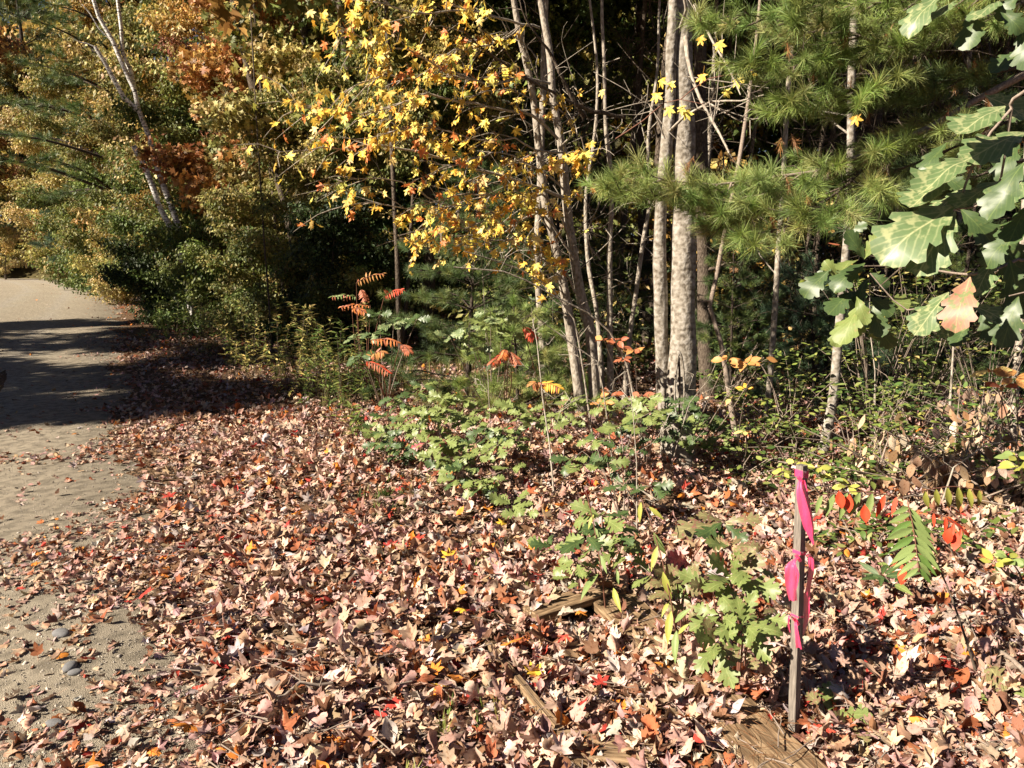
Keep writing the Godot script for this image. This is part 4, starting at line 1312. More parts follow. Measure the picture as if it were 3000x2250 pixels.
# leaves traced one by one: [from, to, material]; wide turns an oak leaf fuller
func traced(root: Node3D, list: Array, shapes: Array, spread := 0.35) -> void:
	for k: Array in list:
		var a: Vector3 = k[0]
		var b: Vector3 = k[1]
		var face := (SUN * 0.75 + Vector3(-a.x, 1.3 - a.y, -a.z).normalized() * 0.6 + Vector3(0, 0.25, 0) + unit() * spread).normalized()
		var lie := leaf_at(a, b - a, face, (b - a).length())
		part("leaf", pick(shapes), root, M[k[2]], Transform3D(lie.basis * Basis.from_scale(Vector3(rf(0.72, 1.0), 1.0, 1.0)), lie.origin))

func stalk(root: Node3D, pts: Array, r0: float, r1: float, mat: Material, called := "stem") -> void:
	var g := Geo.new()
	g.tube(curve(pts, 0.05), r0, r1, 6, 0.0, 0.05)
	part(called, g.mesh(mat), root)

func seedling(label: String, foot: Vector3, hubs: Array, o := {}) -> Node3D:
	foot = grounded(foot, -0.02)
	var root := thing(o.get("called", "oak_seedling"), label, o.get("category", "seedling"), foot, o.get("group", ""))
	for h: Array in hubs:
		var hub: Vector3 = h[0]
		stalk(root, [foot, foot.lerp(hub, 0.5) + rv(0.03), hub], 0.006, 0.0025, M[o.get("wood", "twig")])
		whorl(root, hub, h[1], h[2] * 1.12, h[3], S[o.get("shape", "oak")], o)
		for e in o.get("more", 0):
			var near: Vector3 = hub + Vector3(rf(-0.2, 0.2), rf(-0.16, 0.1), rf(-0.12, 0.12))
			stalk(root, [hub.lerp(foot, 0.4), hub.lerp(near, 0.6) + rv(0.01), near], 0.003, 0.0015, M[o.get("wood", "twig")], "twig")
			whorl(root, near, h[1], h[2] * 1.05, h[3], S[o.get("shape", "oak")], o)
	return root

# a feather of leaflets from base to tip; leaflets hang to both sides
func feather(root: Node3D, base: Vector3, tip: Vector3, pairs: int, length: float, mats: Array, hang: Vector3, both := true) -> void:
	var axis := curve([base, base.lerp(tip, 0.5) + Vector3(0, 0.02, 0), tip], 0.03)
	var g := Geo.new()
	g.tube(axis, 0.0028, 0.0014, 4)
	var rachis := part("leaf_stalk", g.mesh(M.redtwig), root)
	for k in pairs:
		var s := (k + 0.8) / (pairs + 0.5)
		var l := length * (0.72 + 0.5 * sin(PI * s)) * rf(0.9, 1.1)
		for e: float in ([-1.0, 1.0] if both else [1.0]):
			var d := heading(axis, s)
			var out := d.cross(Vector3(0, 0.3, 1)).normalized() * e
			var way := (out * (1.0 if both else 0.2) + hang + d * 0.35 + unit() * 0.12).normalized()
			var face := (SUN * 0.5 + Vector3(0, 0.3, 0.6) + unit() * 0.3).normalized()
			part("leaflet", pick(S.lance), rachis, M[pick(mats)], leaf_at(along(axis, s), way, face, l))

# shade-loving bush: thin stems with layered flat sprays of small leaves
func layered_bush(label: String, foot: Vector3, h: float, r: float, n: int, o := {}) -> Node3D:
	foot = grounded(foot, -0.02)
	var root := thing(o.get("called", "understory_bush"), label, "bush", foot, o.get("group", ""))
	var w := Geo.new()
	var xs := [[], [], [], [], []]
	var cs := [[], [], [], [], []]
	var shape: Array = S[o.get("shape", "oval")]
	for k in int(n / 14.0):
		var a := rf(0, TAU)
		var e := foot + Vector3(cos(a) * r * sqrt(rng.randf()), h * rf(0.2, 1.0), sin(a) * r * sqrt(rng.randf()))
		var mid := foot.lerp(e, 0.55) + Vector3(0, 0.12 * h, 0) + rv(0.04)
		w.tube(curve([foot + rv(0.06) * Vector3(1, 0, 1), mid, e], 0.12), 0.006, 0.0018, 4)
		var d := Vector3(cos(a), rf(-0.1, 0.2), sin(a)).normalized()
		for j in 14:
			var q := e + d * rf(-0.25, 0.12) + d.cross(Vector3.UP) * rf(-0.11, 0.11) + Vector3(0, rf(-0.02, 0.03), 0)
			var way := (d + unit() * 0.9) * Vector3(1, 0.35, 1)
			var v := rng.randi() % 5
			xs[v].append(leaf_at(q, way, Vector3(0, 1, 0) + SUN * 0.3 + unit() * 0.4, o.get("size", 0.06) * rf(0.7, 1.2)))
			cs[v].append(hue(o.get("hue", "fresh")))
	part("stems", w.mesh(M[o.get("wood", "twig")]), root).set_meta("kind", "stuff")
	for v in 5:
		many("leaves", shape[v], root, xs[v], cs[v], M.leaf)
	return root

# upright weeds: straight stems set with short narrow leaves
func weeds(label: String, foot: Vector3, stems: int, h: float, r: float, key: String, o := {}) -> Node3D:
	foot = grounded(foot, -0.02)
	var root := thing("goldenrod", label, "weed", foot, o.get("group", ""))
	var w := Geo.new()
	var xs := [[], [], [], [], []]
	var cs := [[], [], [], [], []]
	for k in stems:
		var a := foot + Vector3(rf(-1, 1), 0, rf(-1, 1)) * r
		var e := a + Vector3(rf(-0.3, 0.3), rf(0.5, 1.1), rf(-0.3, 0.3)) * h
		var line := curve([a, a.lerp(e, 0.5) + rv(0.02), e], 0.1)
		w.tube(line, 0.004, 0.0015, 4)
		var n := int(h * o.get("dense", 34.0))
		for j in n:
			var s := rf(0.2, 1.0)
			var t := rf(0, TAU)
			var v := rng.randi() % 5
			xs[v].append(leaf_at(along(line, s), Vector3(cos(t), rf(-0.1, 0.7), sin(t)), Vector3(0, 1, 0) + unit() * 0.4, rf(0.05, 0.11) * o.get("size", 1.0)))
			cs[v].append(hue(key))
	part("stems", w.mesh(M.dark), root).set_meta("kind", "stuff")
	for v in 5:
		many("leaves", S.lance[v], root, xs[v], cs[v], M.leaf)
	return root

func oak_overhead() -> void:
	var root := thing("red_oak", "near oak branch reaching in from the right with large pale green lobed leaves", "tree", grounded(Vector3(2.6, 0, -1.5), -0.03))
	var g := Geo.new()
	g.tube(curve([root.position, Vector3(2.62, 1.5, -1.55), Vector3(2.5, 3.2, -1.6), Vector3(2.55, 6, -1.7)], 0.3), 0.07, 0.02, 10, 0.3)
	part("trunk", g.mesh(M.grey), root)
	for k: Array in [
		[[Vector3(2.52, 2.9, -1.6), Vector3(1.323, 2.063, -1.9), Vector3(1.21, 1.953, -1.95), Vector3(1.137, 1.845, -1.95), Vector3(1.104, 1.718, -1.95)], 0.010, 0.003],
		[[Vector3(1.21, 1.953, -1.95), Vector3(1.222, 1.755, -2), Vector3(1.126, 1.718, -2)], 0.004, 0.002],
		[[Vector3(2.55, 2.6, -1.6), Vector3(1.465, 1.686, -2), Vector3(1.331, 1.593, -2.05), Vector3(1.219, 1.554, -2.05), Vector3(1.329, 1.562, -2.5)], 0.008, 0.003],
		[[Vector3(1.331, 1.593, -2.05), Vector3(1.355, 1.478, -2.4), Vector3(1.28, 1.429, -2.5), Vector3(1.174, 1.546, -2.55)], 0.004, 0.002],
		[[Vector3(1.465, 1.686, -2), Vector3(1.309, 1.526, -1.9), Vector3(1.22, 1.504, -1.9)], 0.004, 0.002],
		[[Vector3(1.323, 2.063, -1.9), Vector3(1.191, 2.185, -1.9), Vector3(1.089, 2.22, -1.95), Vector3(1.011, 2.231, -1.95)], 0.006, 0.002],
	]:
		stalk(root, k[0], k[1], k[2], M.twig, "twig")
	traced(root, [
		[Vector3(1.164, 1.953, -1.9), Vector3(1.021, 1.88, -1.84), "oak"], [Vector3(1.25, 1.899, -1.95), Vector3(1.076, 1.843, -1.88), "oak"], [Vector3(1.131, 1.845, -1.95), Vector3(0.955, 1.767, -1.86), "oak"],
		[Vector3(1.095, 1.804, -1.98), Vector3(0.957, 1.719, -1.9), "oak"], [Vector3(1.145, 1.772, -2), Vector3(1.04, 1.699, -1.98), "oak"], [Vector3(1.077, 1.721, -1.92), Vector3(0.87, 1.645, -1.82), "oak"],
		[Vector3(1.069, 1.709, -1.9), Vector3(0.953, 1.567, -1.84), "oak"], [Vector3(1.205, 1.786, -1.95), Vector3(1.066, 1.717, -1.9), "oak"], [Vector3(1.236, 1.796, -1.9), Vector3(1.15, 1.722, -1.85), "oak"],
		[Vector3(1.151, 1.89, -2), Vector3(1.118, 1.845, -2), "oak"], [Vector3(1.158, 1.811, -1.8), Vector3(1.072, 1.687, -1.78), "oak_dark"], [Vector3(1.184, 1.999, -2.02), Vector3(1.283, 1.946, -2), "oak"],
		[Vector3(1.085, 1.55, -1.84), Vector3(1, 1.458, -1.76), "oak_rust"], [Vector3(1.156, 1.508, -2.05), Vector3(1.047, 1.409, -2), "oak"], [Vector3(1.155, 1.484, -1.95), Vector3(1.245, 1.43, -1.9), "oak"], [Vector3(1.203, 1.588, -1.95), Vector3(1.135, 1.504, -1.9), "oak"],
		[Vector3(1.175, 1.435, -2.05), Vector3(1.126, 1.397, -2), "oak"], [Vector3(1.158, 1.821, -2.15), Vector3(1.215, 1.769, -2.1), "oak_dark"], [Vector3(1.195, 1.727, -2.1), Vector3(1.266, 1.635, -2.05), "oak_dark"],
		[Vector3(1.278, 1.876, -2.15), Vector3(1.359, 1.804, -2.1), "oak_dark"], [Vector3(1.292, 1.678, -2.1), Vector3(1.35, 1.545, -2.05), "oak_dark"], [Vector3(1.277, 1.456, -2.1), Vector3(1.292, 1.379, -2.05), "oak_dark"],
		[Vector3(1.274, 1.593, -2), Vector3(1.299, 1.443, -1.95), "oak_dark"], [Vector3(1.243, 1.504, -1.9), Vector3(1.198, 1.38, -1.88), "oak_dark"], [Vector3(1.273, 1.414, -2.15), Vector3(1.21, 1.361, -2.1), "oak_dark"], [Vector3(1.215, 1.66, -1.9), Vector3(1.131, 1.593, -1.88), "oak_dark"],
		[Vector3(1.214, 1.722, -1.85), Vector3(1.132, 1.636, -1.8), "oak_dark"], [Vector3(1.298, 1.897, -2.05), Vector3(1.216, 1.812, -2), "oak_dark"], [Vector3(1.197, 1.907, -2.2), Vector3(1.099, 1.852, -2.15), "oak_dark"],
		[Vector3(1.018, 2.215, -1.95), Vector3(0.901, 2.147, -1.88), "oak"], [Vector3(1.064, 2.204, -1.98), Vector3(0.97, 2.149, -1.9), "oak"], [Vector3(1.093, 2.179, -1.95), Vector3(1.06, 2.083, -1.9), "oak_dark"], [Vector3(1.162, 2.2, -1.95), Vector3(1.057, 2.152, -1.88), "oak"],
		[Vector3(1.129, 2.164, -1.9), Vector3(1.158, 2.11, -1.85), "oak_dark"], [Vector3(1.178, 2.205, -1.9), Vector3(1.119, 2.154, -1.9), "oak_dark"], [Vector3(1.261, 2.098, -2), Vector3(1.18, 2.055, -2), "oak_dark"], [Vector3(1.182, 2.124, -1.9), Vector3(1.188, 2.023, -1.86), "oak_dark"],
	], S.broad, 0.28)
	# the smaller cluster at the end of a lower twig
	var low := root
	stalk(low, [Vector3(1.329, 1.562, -2.5), Vector3(1.304, 1.568, -2.6), Vector3(1.238, 1.567, -2.72), Vector3(1.138, 1.559, -2.7)], 0.0035, 0.002, M.dark, "twig")
	stalk(low, [Vector3(1.304, 1.568, -2.6), Vector3(1.26, 1.497, -2.66), Vector3(1.216, 1.449, -2.66)], 0.003, 0.0015, M.dark, "twig")
	traced(low, [
		[Vector3(1.221, 1.591, -2.7), Vector3(1.148, 1.687, -2.68), "oak_dark"], [Vector3(1.218, 1.591, -2.7), Vector3(1.246, 1.676, -2.66), "oak_fresh"], [Vector3(1.222, 1.575, -2.7), Vector3(1.086, 1.529, -2.62), "oak_dark"], [Vector3(1.183, 1.591, -2.68), Vector3(1.095, 1.568, -2.6), "oak_fresh"],
		[Vector3(1.231, 1.543, -2.7), Vector3(1.289, 1.51, -2.64), "oak_dark"], [Vector3(1.237, 1.527, -2.7), Vector3(1.168, 1.414, -2.66), "oak_dark"], [Vector3(1.098, 1.551, -2.7), Vector3(0.998, 1.484, -2.66), "oak_dark"], [Vector3(1.14, 1.527, -2.7), Vector3(1.073, 1.575, -2.68), "oak_fresh"],
		[Vector3(1.25, 1.463, -2.7), Vector3(1.316, 1.402, -2.66), "oak_dark"], [Vector3(1.26, 1.446, -2.72), Vector3(1.134, 1.441, -2.66), "oak_fresh"], [Vector3(1.21, 1.434, -2.65), Vector3(1.158, 1.343, -2.6), "oak_fresh"], [Vector3(1.186, 1.444, -2.62), Vector3(1.085, 1.32, -2.56), "oak_fresh"],
		[Vector3(1.223, 1.436, -2.62), Vector3(1.243, 1.333, -2.58), "oak_dark"], [Vector3(1.283, 1.447, -2.7), Vector3(1.376, 1.441, -2.66), "oak_fresh"], [Vector3(1.252, 1.387, -2.64), Vector3(1.281, 1.28, -2.6), "oak_dark"], [Vector3(1.219, 1.389, -2.62), Vector3(1.238, 1.32, -2.6), "oak_fresh"],
		[Vector3(1.176, 1.67, -2.72), Vector3(1.214, 1.719, -2.7), "oak_dark"], [Vector3(1.175, 1.48, -2.68), Vector3(1.075, 1.417, -2.62), "oak_dark"], [Vector3(1.257, 1.591, -2.72), Vector3(1.345, 1.575, -2.7), "oak_dark"], [Vector3(1.12, 1.591, -2.72), Vector3(1.068, 1.527, -2.7), "oak_dark"],
		[Vector3(1.3, 1.639, -2.75), Vector3(1.376, 1.614, -2.72), "oak_fresh"], [Vector3(1.157, 1.468, -2.6), Vector3(1.179, 1.379, -2.55), "oak_fresh"], [Vector3(1.158, 1.382, -2.7), Vector3(1.115, 1.297, -2.66), "oak_fresh"],
	], S.broad, 0.4)
	part("leaf", S.oval[1], low, M.live_rusty, leaf_at(Vector3(1.132, 1.641, -2.7), Vector3(-1, 0, 0.2), SUN, 0.05))

func near_plants() -> void:
	# the oak seedling beside the stake
	var root := thing("oak_seedling", "oak seedling with yellow-green sharp-lobed leaves leaning against the stake's left side", "seedling", grounded(Vector3(0.83, 0, -2.626), -0.02))
	stalk(root, [root.position, Vector3(0.8, 0.2, -2.5), Vector3(0.789, 0.361, -2.45)], 0.006, 0.003, M.redtwig)
	stalk(root, [root.position, Vector3(0.752, 0.183, -2.5), Vector3(0.69, 0.312, -2.42)], 0.005, 0.003, M.redtwig)
	stalk(root, [root.position, Vector3(0.819, 0.288, -2.6), Vector3(0.775, 0.465, -2.6)], 0.005, 0.003, M.redtwig)
	traced(root, [
		[Vector3(0.789, 0.364, -2.45), Vector3(0.68, 0.386, -2.38), "oak_fresh"], [Vector3(0.789, 0.364, -2.45), Vector3(0.9, 0.391, -2.38), "oak_fresh"], [Vector3(0.785, 0.367, -2.45), Vector3(0.816, 0.481, -2.45), "oak_fresh"], [Vector3(0.784, 0.367, -2.45), Vector3(0.76, 0.468, -2.45), "oak_fresh"],
		[Vector3(0.791, 0.361, -2.44), Vector3(0.859, 0.282, -2.36), "oak_fresh"], [Vector3(0.781, 0.366, -2.43), Vector3(0.777, 0.341, -2.36), "oak_fresh"], [Vector3(0.793, 0.366, -2.44), Vector3(0.792, 0.392, -2.3), "oak_fresh"],
		[Vector3(0.687, 0.316, -2.42), Vector3(0.599, 0.374, -2.36), "oak_fresh"], [Vector3(0.687, 0.312, -2.42), Vector3(0.603, 0.26, -2.34), "oak_fresh"], [Vector3(0.689, 0.312, -2.42), Vector3(0.723, 0.206, -2.32), "oak_fresh"], [Vector3(0.685, 0.319, -2.42), Vector3(0.637, 0.412, -2.4), "oak_purple"],
		[Vector3(0.693, 0.321, -2.42), Vector3(0.744, 0.38, -2.38), "oak_fresh"], [Vector3(0.685, 0.314, -2.42), Vector3(0.646, 0.328, -2.3), "oak_fresh"], [Vector3(0.699, 0.307, -2.43), Vector3(0.768, 0.256, -2.4), "oak_purple"],
		[Vector3(0.783, 0.468, -2.6), Vector3(0.686, 0.571, -2.56), "oak_fresh"], [Vector3(0.787, 0.474, -2.6), Vector3(0.799, 0.577, -2.58), "oak_fresh"], [Vector3(0.791, 0.474, -2.6), Vector3(0.889, 0.56, -2.56), "oak_purple"], [Vector3(0.784, 0.465, -2.6), Vector3(0.665, 0.457, -2.52), "oak_fresh"],
		[Vector3(0.797, 0.465, -2.6), Vector3(0.939, 0.445, -2.52), "oak_fresh"], [Vector3(0.792, 0.461, -2.6), Vector3(0.852, 0.441, -2.5), "oak_fresh"], [Vector3(0.78, 0.465, -2.6), Vector3(0.682, 0.509, -2.5), "oak_fresh"], [Vector3(0.805, 0.474, -2.62), Vector3(0.86, 0.586, -2.6), "oak_purple"],
		[Vector3(0.776, 0.447, -2.6), Vector3(0.726, 0.407, -2.5), "oak_fresh"],
	], S.oak, 0.3)
	for h: Vector3 in [Vector3(0.728, 0.373, -2.5), Vector3(0.856, 0.373, -2.5), Vector3(0.807, 0.263, -2.48), Vector3(0.713, 0.439, -2.58), Vector3(0.855, 0.491, -2.62), Vector3(0.796, 0.563, -2.66)]:
		stalk(root, [root.position.lerp(h, 0.4), root.position.lerp(h, 0.75) + rv(0.02), h], 0.0035, 0.002, M.redtwig, "twig")
		whorl(root, h, 5, 0.115, ["oak_fresh", "oak_fresh", "oak_fresh", "oak_purple"], S.oak)
	root = thing("oak_seedling", "oak seedling with dull purple leaves and one crimson leaf behind the long plank", "seedling", grounded(Vector3(0.707, 0, -2.968), -0.02))
	stalk(root, [root.position, Vector3(0.664, 0.221, -2.85), Vector3(0.646, 0.344, -2.85)], 0.005, 0.003, M.redtwig)
	stalk(root, [Vector3(0.664, 0.221, -2.85), Vector3(0.735, 0.411, -2.95), Vector3(0.861, 0.529, -3)], 0.005, 0.002, M.redtwig)
	traced(root, [
		[Vector3(0.645, 0.346, -2.85), Vector3(0.543, 0.423, -2.8), "oak_purple"], [Vector3(0.697, 0.413, -2.85), Vector3(0.591, 0.479, -2.78), "oak_red"], [Vector3(0.646, 0.34, -2.85), Vector3(0.554, 0.3, -2.78), "oak_purple"], [Vector3(0.653, 0.34, -2.85), Vector3(0.72, 0.33, -2.78), "oak_purple"],
		[Vector3(0.67, 0.273, -2.8), Vector3(0.719, 0.278, -2.74), "oak_purple"], [Vector3(0.651, 0.356, -2.85), Vector3(0.725, 0.435, -2.82), "oak_purple"], [Vector3(0.664, 0.293, -2.82), Vector3(0.688, 0.246, -2.72), "oak_purple"], [Vector3(0.639, 0.333, -2.85), Vector3(0.538, 0.378, -2.8), "oak_purple"],
		[Vector3(0.857, 0.529, -3), Vector3(0.641, 0.539, -2.94), "oak_purple"], [Vector3(0.865, 0.533, -3), Vector3(0.995, 0.586, -2.94), "oak_purple"], [Vector3(0.865, 0.526, -3), Vector3(0.946, 0.47, -2.94), "oak_dark"], [Vector3(0.86, 0.52, -3), Vector3(0.805, 0.454, -2.94), "oak_dark"], [Vector3(0.861, 0.53, -3.02), Vector3(0.759, 0.579, -3), "oak_purple"],
		[Vector3(0.855, 0.533, -3), Vector3(0.729, 0.498, -2.9), "oak_dark"], [Vector3(0.661, 0.371, -2.86), Vector3(0.688, 0.427, -2.75), "oak_purple"],
	], S.oak, 0.3)
	for h: Vector3 in [Vector3(0.617, 0.295, -2.9), Vector3(0.708, 0.334, -2.9), Vector3(0.718, 0.24, -2.85)]:
		stalk(root, [root.position.lerp(h, 0.4), root.position.lerp(h, 0.75) + rv(0.02), h], 0.0035, 0.002, M.redtwig, "twig")
		whorl(root, h, 5, 0.105, ["oak_purple", "oak_purple", "oak_fresh"], S.oak)
	# lance-leaved stems before the planks' corner
	root = thing("dogbane", "thin dark stems with long pointed leaves growing at the corner of the boards", "weed", grounded(Vector3(0.692, 0, -2.987), -0.02))
	stalk(root, [root.position, Vector3(0.622, 0.236, -2.78), Vector3(0.579, 0.444, -2.82), Vector3(0.534, 0.603, -2.9), Vector3(0.514, 0.653, -2.95)], 0.004, 0.0015, M.redtwig)
	stalk(root, [grounded(Vector3(0.426, 0, -3.26)), Vector3(0.394, 0.225, -3.2), Vector3(0.36, 0.444, -3.3), Vector3(0.326, 0.579, -3.35)], 0.004, 0.0015, M.redtwig)
	for k: Array in [
		[Vector3(0.537, 0.632, -2.9), Vector3(0.592, 0.594, -2.86), "live_lime"], [Vector3(0.511, 0.641, -2.93), Vector3(0.495, 0.565, -2.9), "live_lime"], [Vector3(0.551, 0.542, -2.86), Vector3(0.597, 0.436, -2.84), "live_sage"], [Vector3(0.58, 0.406, -2.8), Vector3(0.603, 0.298, -2.76), "live_lime"],
		[Vector3(0.613, 0.255, -2.78), Vector3(0.575, 0.163, -2.7), "live_lime"], [Vector3(0.618, 0.215, -2.7), Vector3(0.588, 0.129, -2.62), "live_sage"], [Vector3(0.563, 0.493, -2.84), Vector3(0.532, 0.406, -2.8), "live_lime"], [Vector3(0.607, 0.283, -2.8), Vector3(0.565, 0.245, -2.76), "live_lime"],
		[Vector3(0.622, 0.222, -2.75), Vector3(0.66, 0.302, -2.72), "live_sage"], [Vector3(0.629, 0.19, -2.72), Vector3(0.655, 0.247, -2.7), "live_lime"], [Vector3(0.378, 0.225, -3.2), Vector3(0.279, 0.178, -3.1), "live_sage"], [Vector3(0.461, 0.25, -3.2), Vector3(0.457, 0.199, -3.15), "live_sage"],
		[Vector3(0.44, 0.182, -3.15), Vector3(0.449, 0.128, -3.05), "live_lime"], [Vector3(0.371, 0.401, -3.3), Vector3(0.408, 0.333, -3.25), "live_sage"], [Vector3(0.389, 0.31, -3.2), Vector3(0.408, 0.246, -3.15), "live_sage"], [Vector3(0.372, 0.459, -3.32), Vector3(0.328, 0.408, -3.28), "live_lime"],
	]:
		part("leaf", pick(S.lance), root, M[k[2]], leaf_at(k[0], k[1] - k[0], SUN + Vector3(0, 0.2, 0.7) + unit() * 0.3, (k[1] - k[0]).length()))
	# oak seedlings in the litter, near to far
	var gr := "oak seedlings in the litter"
	seedling("low oak seedling of a few lime leaves alone in the litter left of the others", Vector3(0.039, 0, -4.443), [[Vector3(0, 0.305, -3.9), 6, 0.105, ["oak_fresh"]], [Vector3(0.058, 0.277, -3.85), 4, 0.09, ["oak_fresh"]]], {"group": gr, "up": 0.25})
	seedling("leafy green oak seedling just behind the lance-leaved stems", Vector3(0.443, 0, -3.582), [[Vector3(0.337, 0.357, -3.3), 7, 0.13, ["oak_fresh", "oak_dark"]], [Vector3(0.414, 0.42, -3.4), 6, 0.13, ["oak_fresh", "oak_dark"]], [Vector3(0.286, 0.257, -3.25), 5, 0.11, ["oak_fresh"]], [Vector3(0.488, 0.292, -3.3), 5, 0.11, ["oak_fresh"]]], {"group": gr, "up": 0.1, "more": 1})
	seedling("oak seedling with dark green leaves hanging over the bare earth mound", Vector3(0.673, 0, -4.484), [[Vector3(0.549, 0.428, -4.3), 7, 0.13, ["oak_dark", "oak_fresh"]], [Vector3(0.638, 0.334, -4.2), 6, 0.12, ["oak_dark"]], [Vector3(0.508, 0.492, -4.6), 6, 0.12, ["oak_fresh", "oak_dark"]], [Vector3(0.676, 0.557, -4.7), 7, 0.12, ["oak_fresh"]]], {"group": gr, "more": 1})
	for k: Array in [
		["oak seedling right before the beech's left foot", Vector3(1.046, 0, -5.734), [[Vector3(0.891, 0.495, -5.2), 8, 0.12, ["oak_dark", "oak_fresh"]], [Vector3(1.036, 0.523, -5.3), 7, 0.12, ["oak_dark"]], [Vector3(0.839, 0.57, -5.4), 6, 0.12, ["oak_fresh"]], [Vector3(0.956, 0.372, -5.1), 6, 0.11, ["oak_dark"]]]],
		["oak seedling between the maple's stems and the beech, browning on top", Vector3(0.735, 0, -6.473), [[Vector3(0.543, 0.503, -5.4), 8, 0.12, ["oak_fresh", "oak_fresh", "oak_rust"]], [Vector3(0.419, 0.431, -5.5), 6, 0.11, ["oak_fresh"]], [Vector3(0.7, 0.497, -5.6), 6, 0.12, ["oak_rust", "oak_fresh"]]]],
		["oak seedling with bright leaves in the middle of the low oak patch", Vector3(-0.306, 0, -5.734), [[Vector3(-0.364, 0.427, -5.6), 8, 0.12, ["oak_fresh"]], [Vector3(-0.186, 0.385, -5.4), 7, 0.12, ["oak_fresh", "oak_dark"]], [Vector3(-0.477, 0.323, -5.3), 7, 0.12, ["oak_fresh"]], [Vector3(-0.22, 0.285, -5), 6, 0.11, ["oak_fresh"]]]],
		["oak seedling nearest the lane in the low oak patch", Vector3(-0.931, 0, -5.868), [[Vector3(-0.981, 0.365, -5.9), 8, 0.12, ["oak_fresh", "oak_dark"]], [Vector3(-0.792, 0.317, -5.7), 8, 0.12, ["oak_fresh"]], [Vector3(-0.987, 0.258, -5.5), 6, 0.11, ["oak_dark", "oak_fresh"]], [Vector3(-0.787, 0.231, -5.4), 7, 0.11, ["oak_dark"]]]],
		["oak seedling with one wine-red leaf in the low oak patch", Vector3(-0.514, 0, -5.669), [[Vector3(-0.544, 0.256, -5.3), 7, 0.12, ["oak_fresh", "oak_red", "oak_fresh"]], [Vector3(-0.622, 0.41, -5.6), 8, 0.12, ["oak_fresh"]], [Vector3(-0.375, 0.237, -5), 6, 0.12, ["oak_dark", "oak_fresh"]]]],
		["oak seedling at the back of the low oak patch under the pine sapling", Vector3(-0.721, 0, -6.643), [[Vector3(-0.792, 0.477, -6.3), 8, 0.12, ["oak_fresh", "oak_dark"]], [Vector3(-0.572, 0.456, -6.2), 8, 0.12, ["oak_fresh"]], [Vector3(-0.986, 0.438, -6.3), 7, 0.12, ["oak_dark", "oak_fresh"]], [Vector3(-0.402, 0.437, -6.2), 7, 0.12, ["oak_fresh"]]]],
		["oak seedling at the right end of the low oak patch beside a bare stem", Vector3(0.09, 0, -6.082), [[Vector3(0.014, 0.478, -5.7), 8, 0.12, ["oak_fresh"]], [Vector3(-0.07, 0.368, -5.4), 7, 0.12, ["oak_fresh", "oak_dark"]], [Vector3(0.149, 0.379, -5.5), 6, 0.11, ["oak_fresh"]]]],
		["oak seedling with hanging leaves at the near edge of the low oak patch", Vector3(-0.32, 0, -5.363), [[Vector3(-0.309, 0.282, -4.7), 8, 0.12, ["oak_fresh", "oak_dark"]], [Vector3(-0.189, 0.243, -4.6), 5, 0.10, ["oak_fresh"]]]],
		["oak seedling with green leaves behind the beech's right foot", Vector3(1.633, 0, -6.082), [[Vector3(1.485, 0.353, -5.7), 8, 0.12, ["oak_fresh", "oak_dark"]], [Vector3(1.539, 0.293, -5.5), 7, 0.12, ["oak_fresh"]], [Vector3(1.334, 0.345, -5.5), 6, 0.11, ["oak_dark"]]]],
	]:
		seedling(k[0], k[1], k[2], {"group": gr, "more": 2})
	# grey-leaved oak sapling before the dark gap
	root = seedling("oak sapling with a pale grey-green head standing before the dark pine sapling", Vector3(-0.199, 0, -7.376), [[Vector3(-0.216, 1.046, -6.4), 9, 0.14, ["oak", "oak_fresh"]], [Vector3(-0.364, 0.978, -6.3), 8, 0.14, ["oak", "oak_fresh"]], [Vector3(-0.508, 0.97, -6.2), 7, 0.14, ["oak"]], [Vector3(-0.081, 1.084, -6.4), 7, 0.13, ["oak", "oak_fresh"]], [Vector3(-0.179, 1.146, -6.5), 6, 0.13, ["oak"]], [Vector3(-0.29, 0.845, -6.3), 7, 0.13, ["oak", "oak_fresh"]], [Vector3(0.015, 0.969, -6.4), 6, 0.12, ["oak_fresh"]]], {"called": "oak_sapling", "category": "sapling"})
	seedling("dim oak sapling with blue-grey leaves left of the pine sapling", Vector3(-1.332, 0, -7.876), [[Vector3(-1.324, 0.88, -7.3), 8, 0.14, ["oak_dark", "oak"]], [Vector3(-1.139, 0.959, -7.4), 8, 0.14, ["oak", "oak_dark"]], [Vector3(-1.422, 0.671, -7.2), 8, 0.13, ["oak_dark"]], [Vector3(-1.288, 1.041, -7.5), 6, 0.14, ["oak_dark"]], [Vector3(-1.48, 0.836, -7.3), 6, 0.13, ["oak"]], [Vector3(-0.916, 1.004, -7.4), 6, 0.13, ["oak_dark"]]], {"called": "oak_sapling", "category": "sapling"})
	# right of the stake, low on the ground
	seedling("small oak seedling with maroon-edged leaves at the foot of the stake's shaded side", Vector3(1.086, 0, -2.375), [[Vector3(1.077, 0.061, -2.4), 4, 0.11, ["oak_purple", "oak_fresh"]], [Vector3(1.148, 0.048, -2.38), 4, 0.10, ["oak_purple", "oak_red"]]], {"group": gr, "up": 0.2})
	seedling("oak seedling with three broad leaves in the far lower right corner", Vector3(1.705, 0, -2.375), [[Vector3(1.753, 0.077, -2.5), 4, 0.13, ["oak_purple", "oak_fresh"]], [Vector3(1.745, 0.003, -2.45), 3, 0.12, ["oak_fresh"]]], {"group": gr, "up": 0.1})
	seedling("ground rosette of dark green leaves right of the pink ribbons", Vector3(1.796, 0, -3.503), [[Vector3(1.701, 0.149, -3.35), 6, 0.13, ["oak_dark"]], [Vector3(1.731, 0.133, -3.3), 4, 0.12, ["oak_dark", "oak_fresh"]]], {"group": gr, "up": 0.3, "shape": "lance", "called": "leaf_rosette", "category": "plant"})
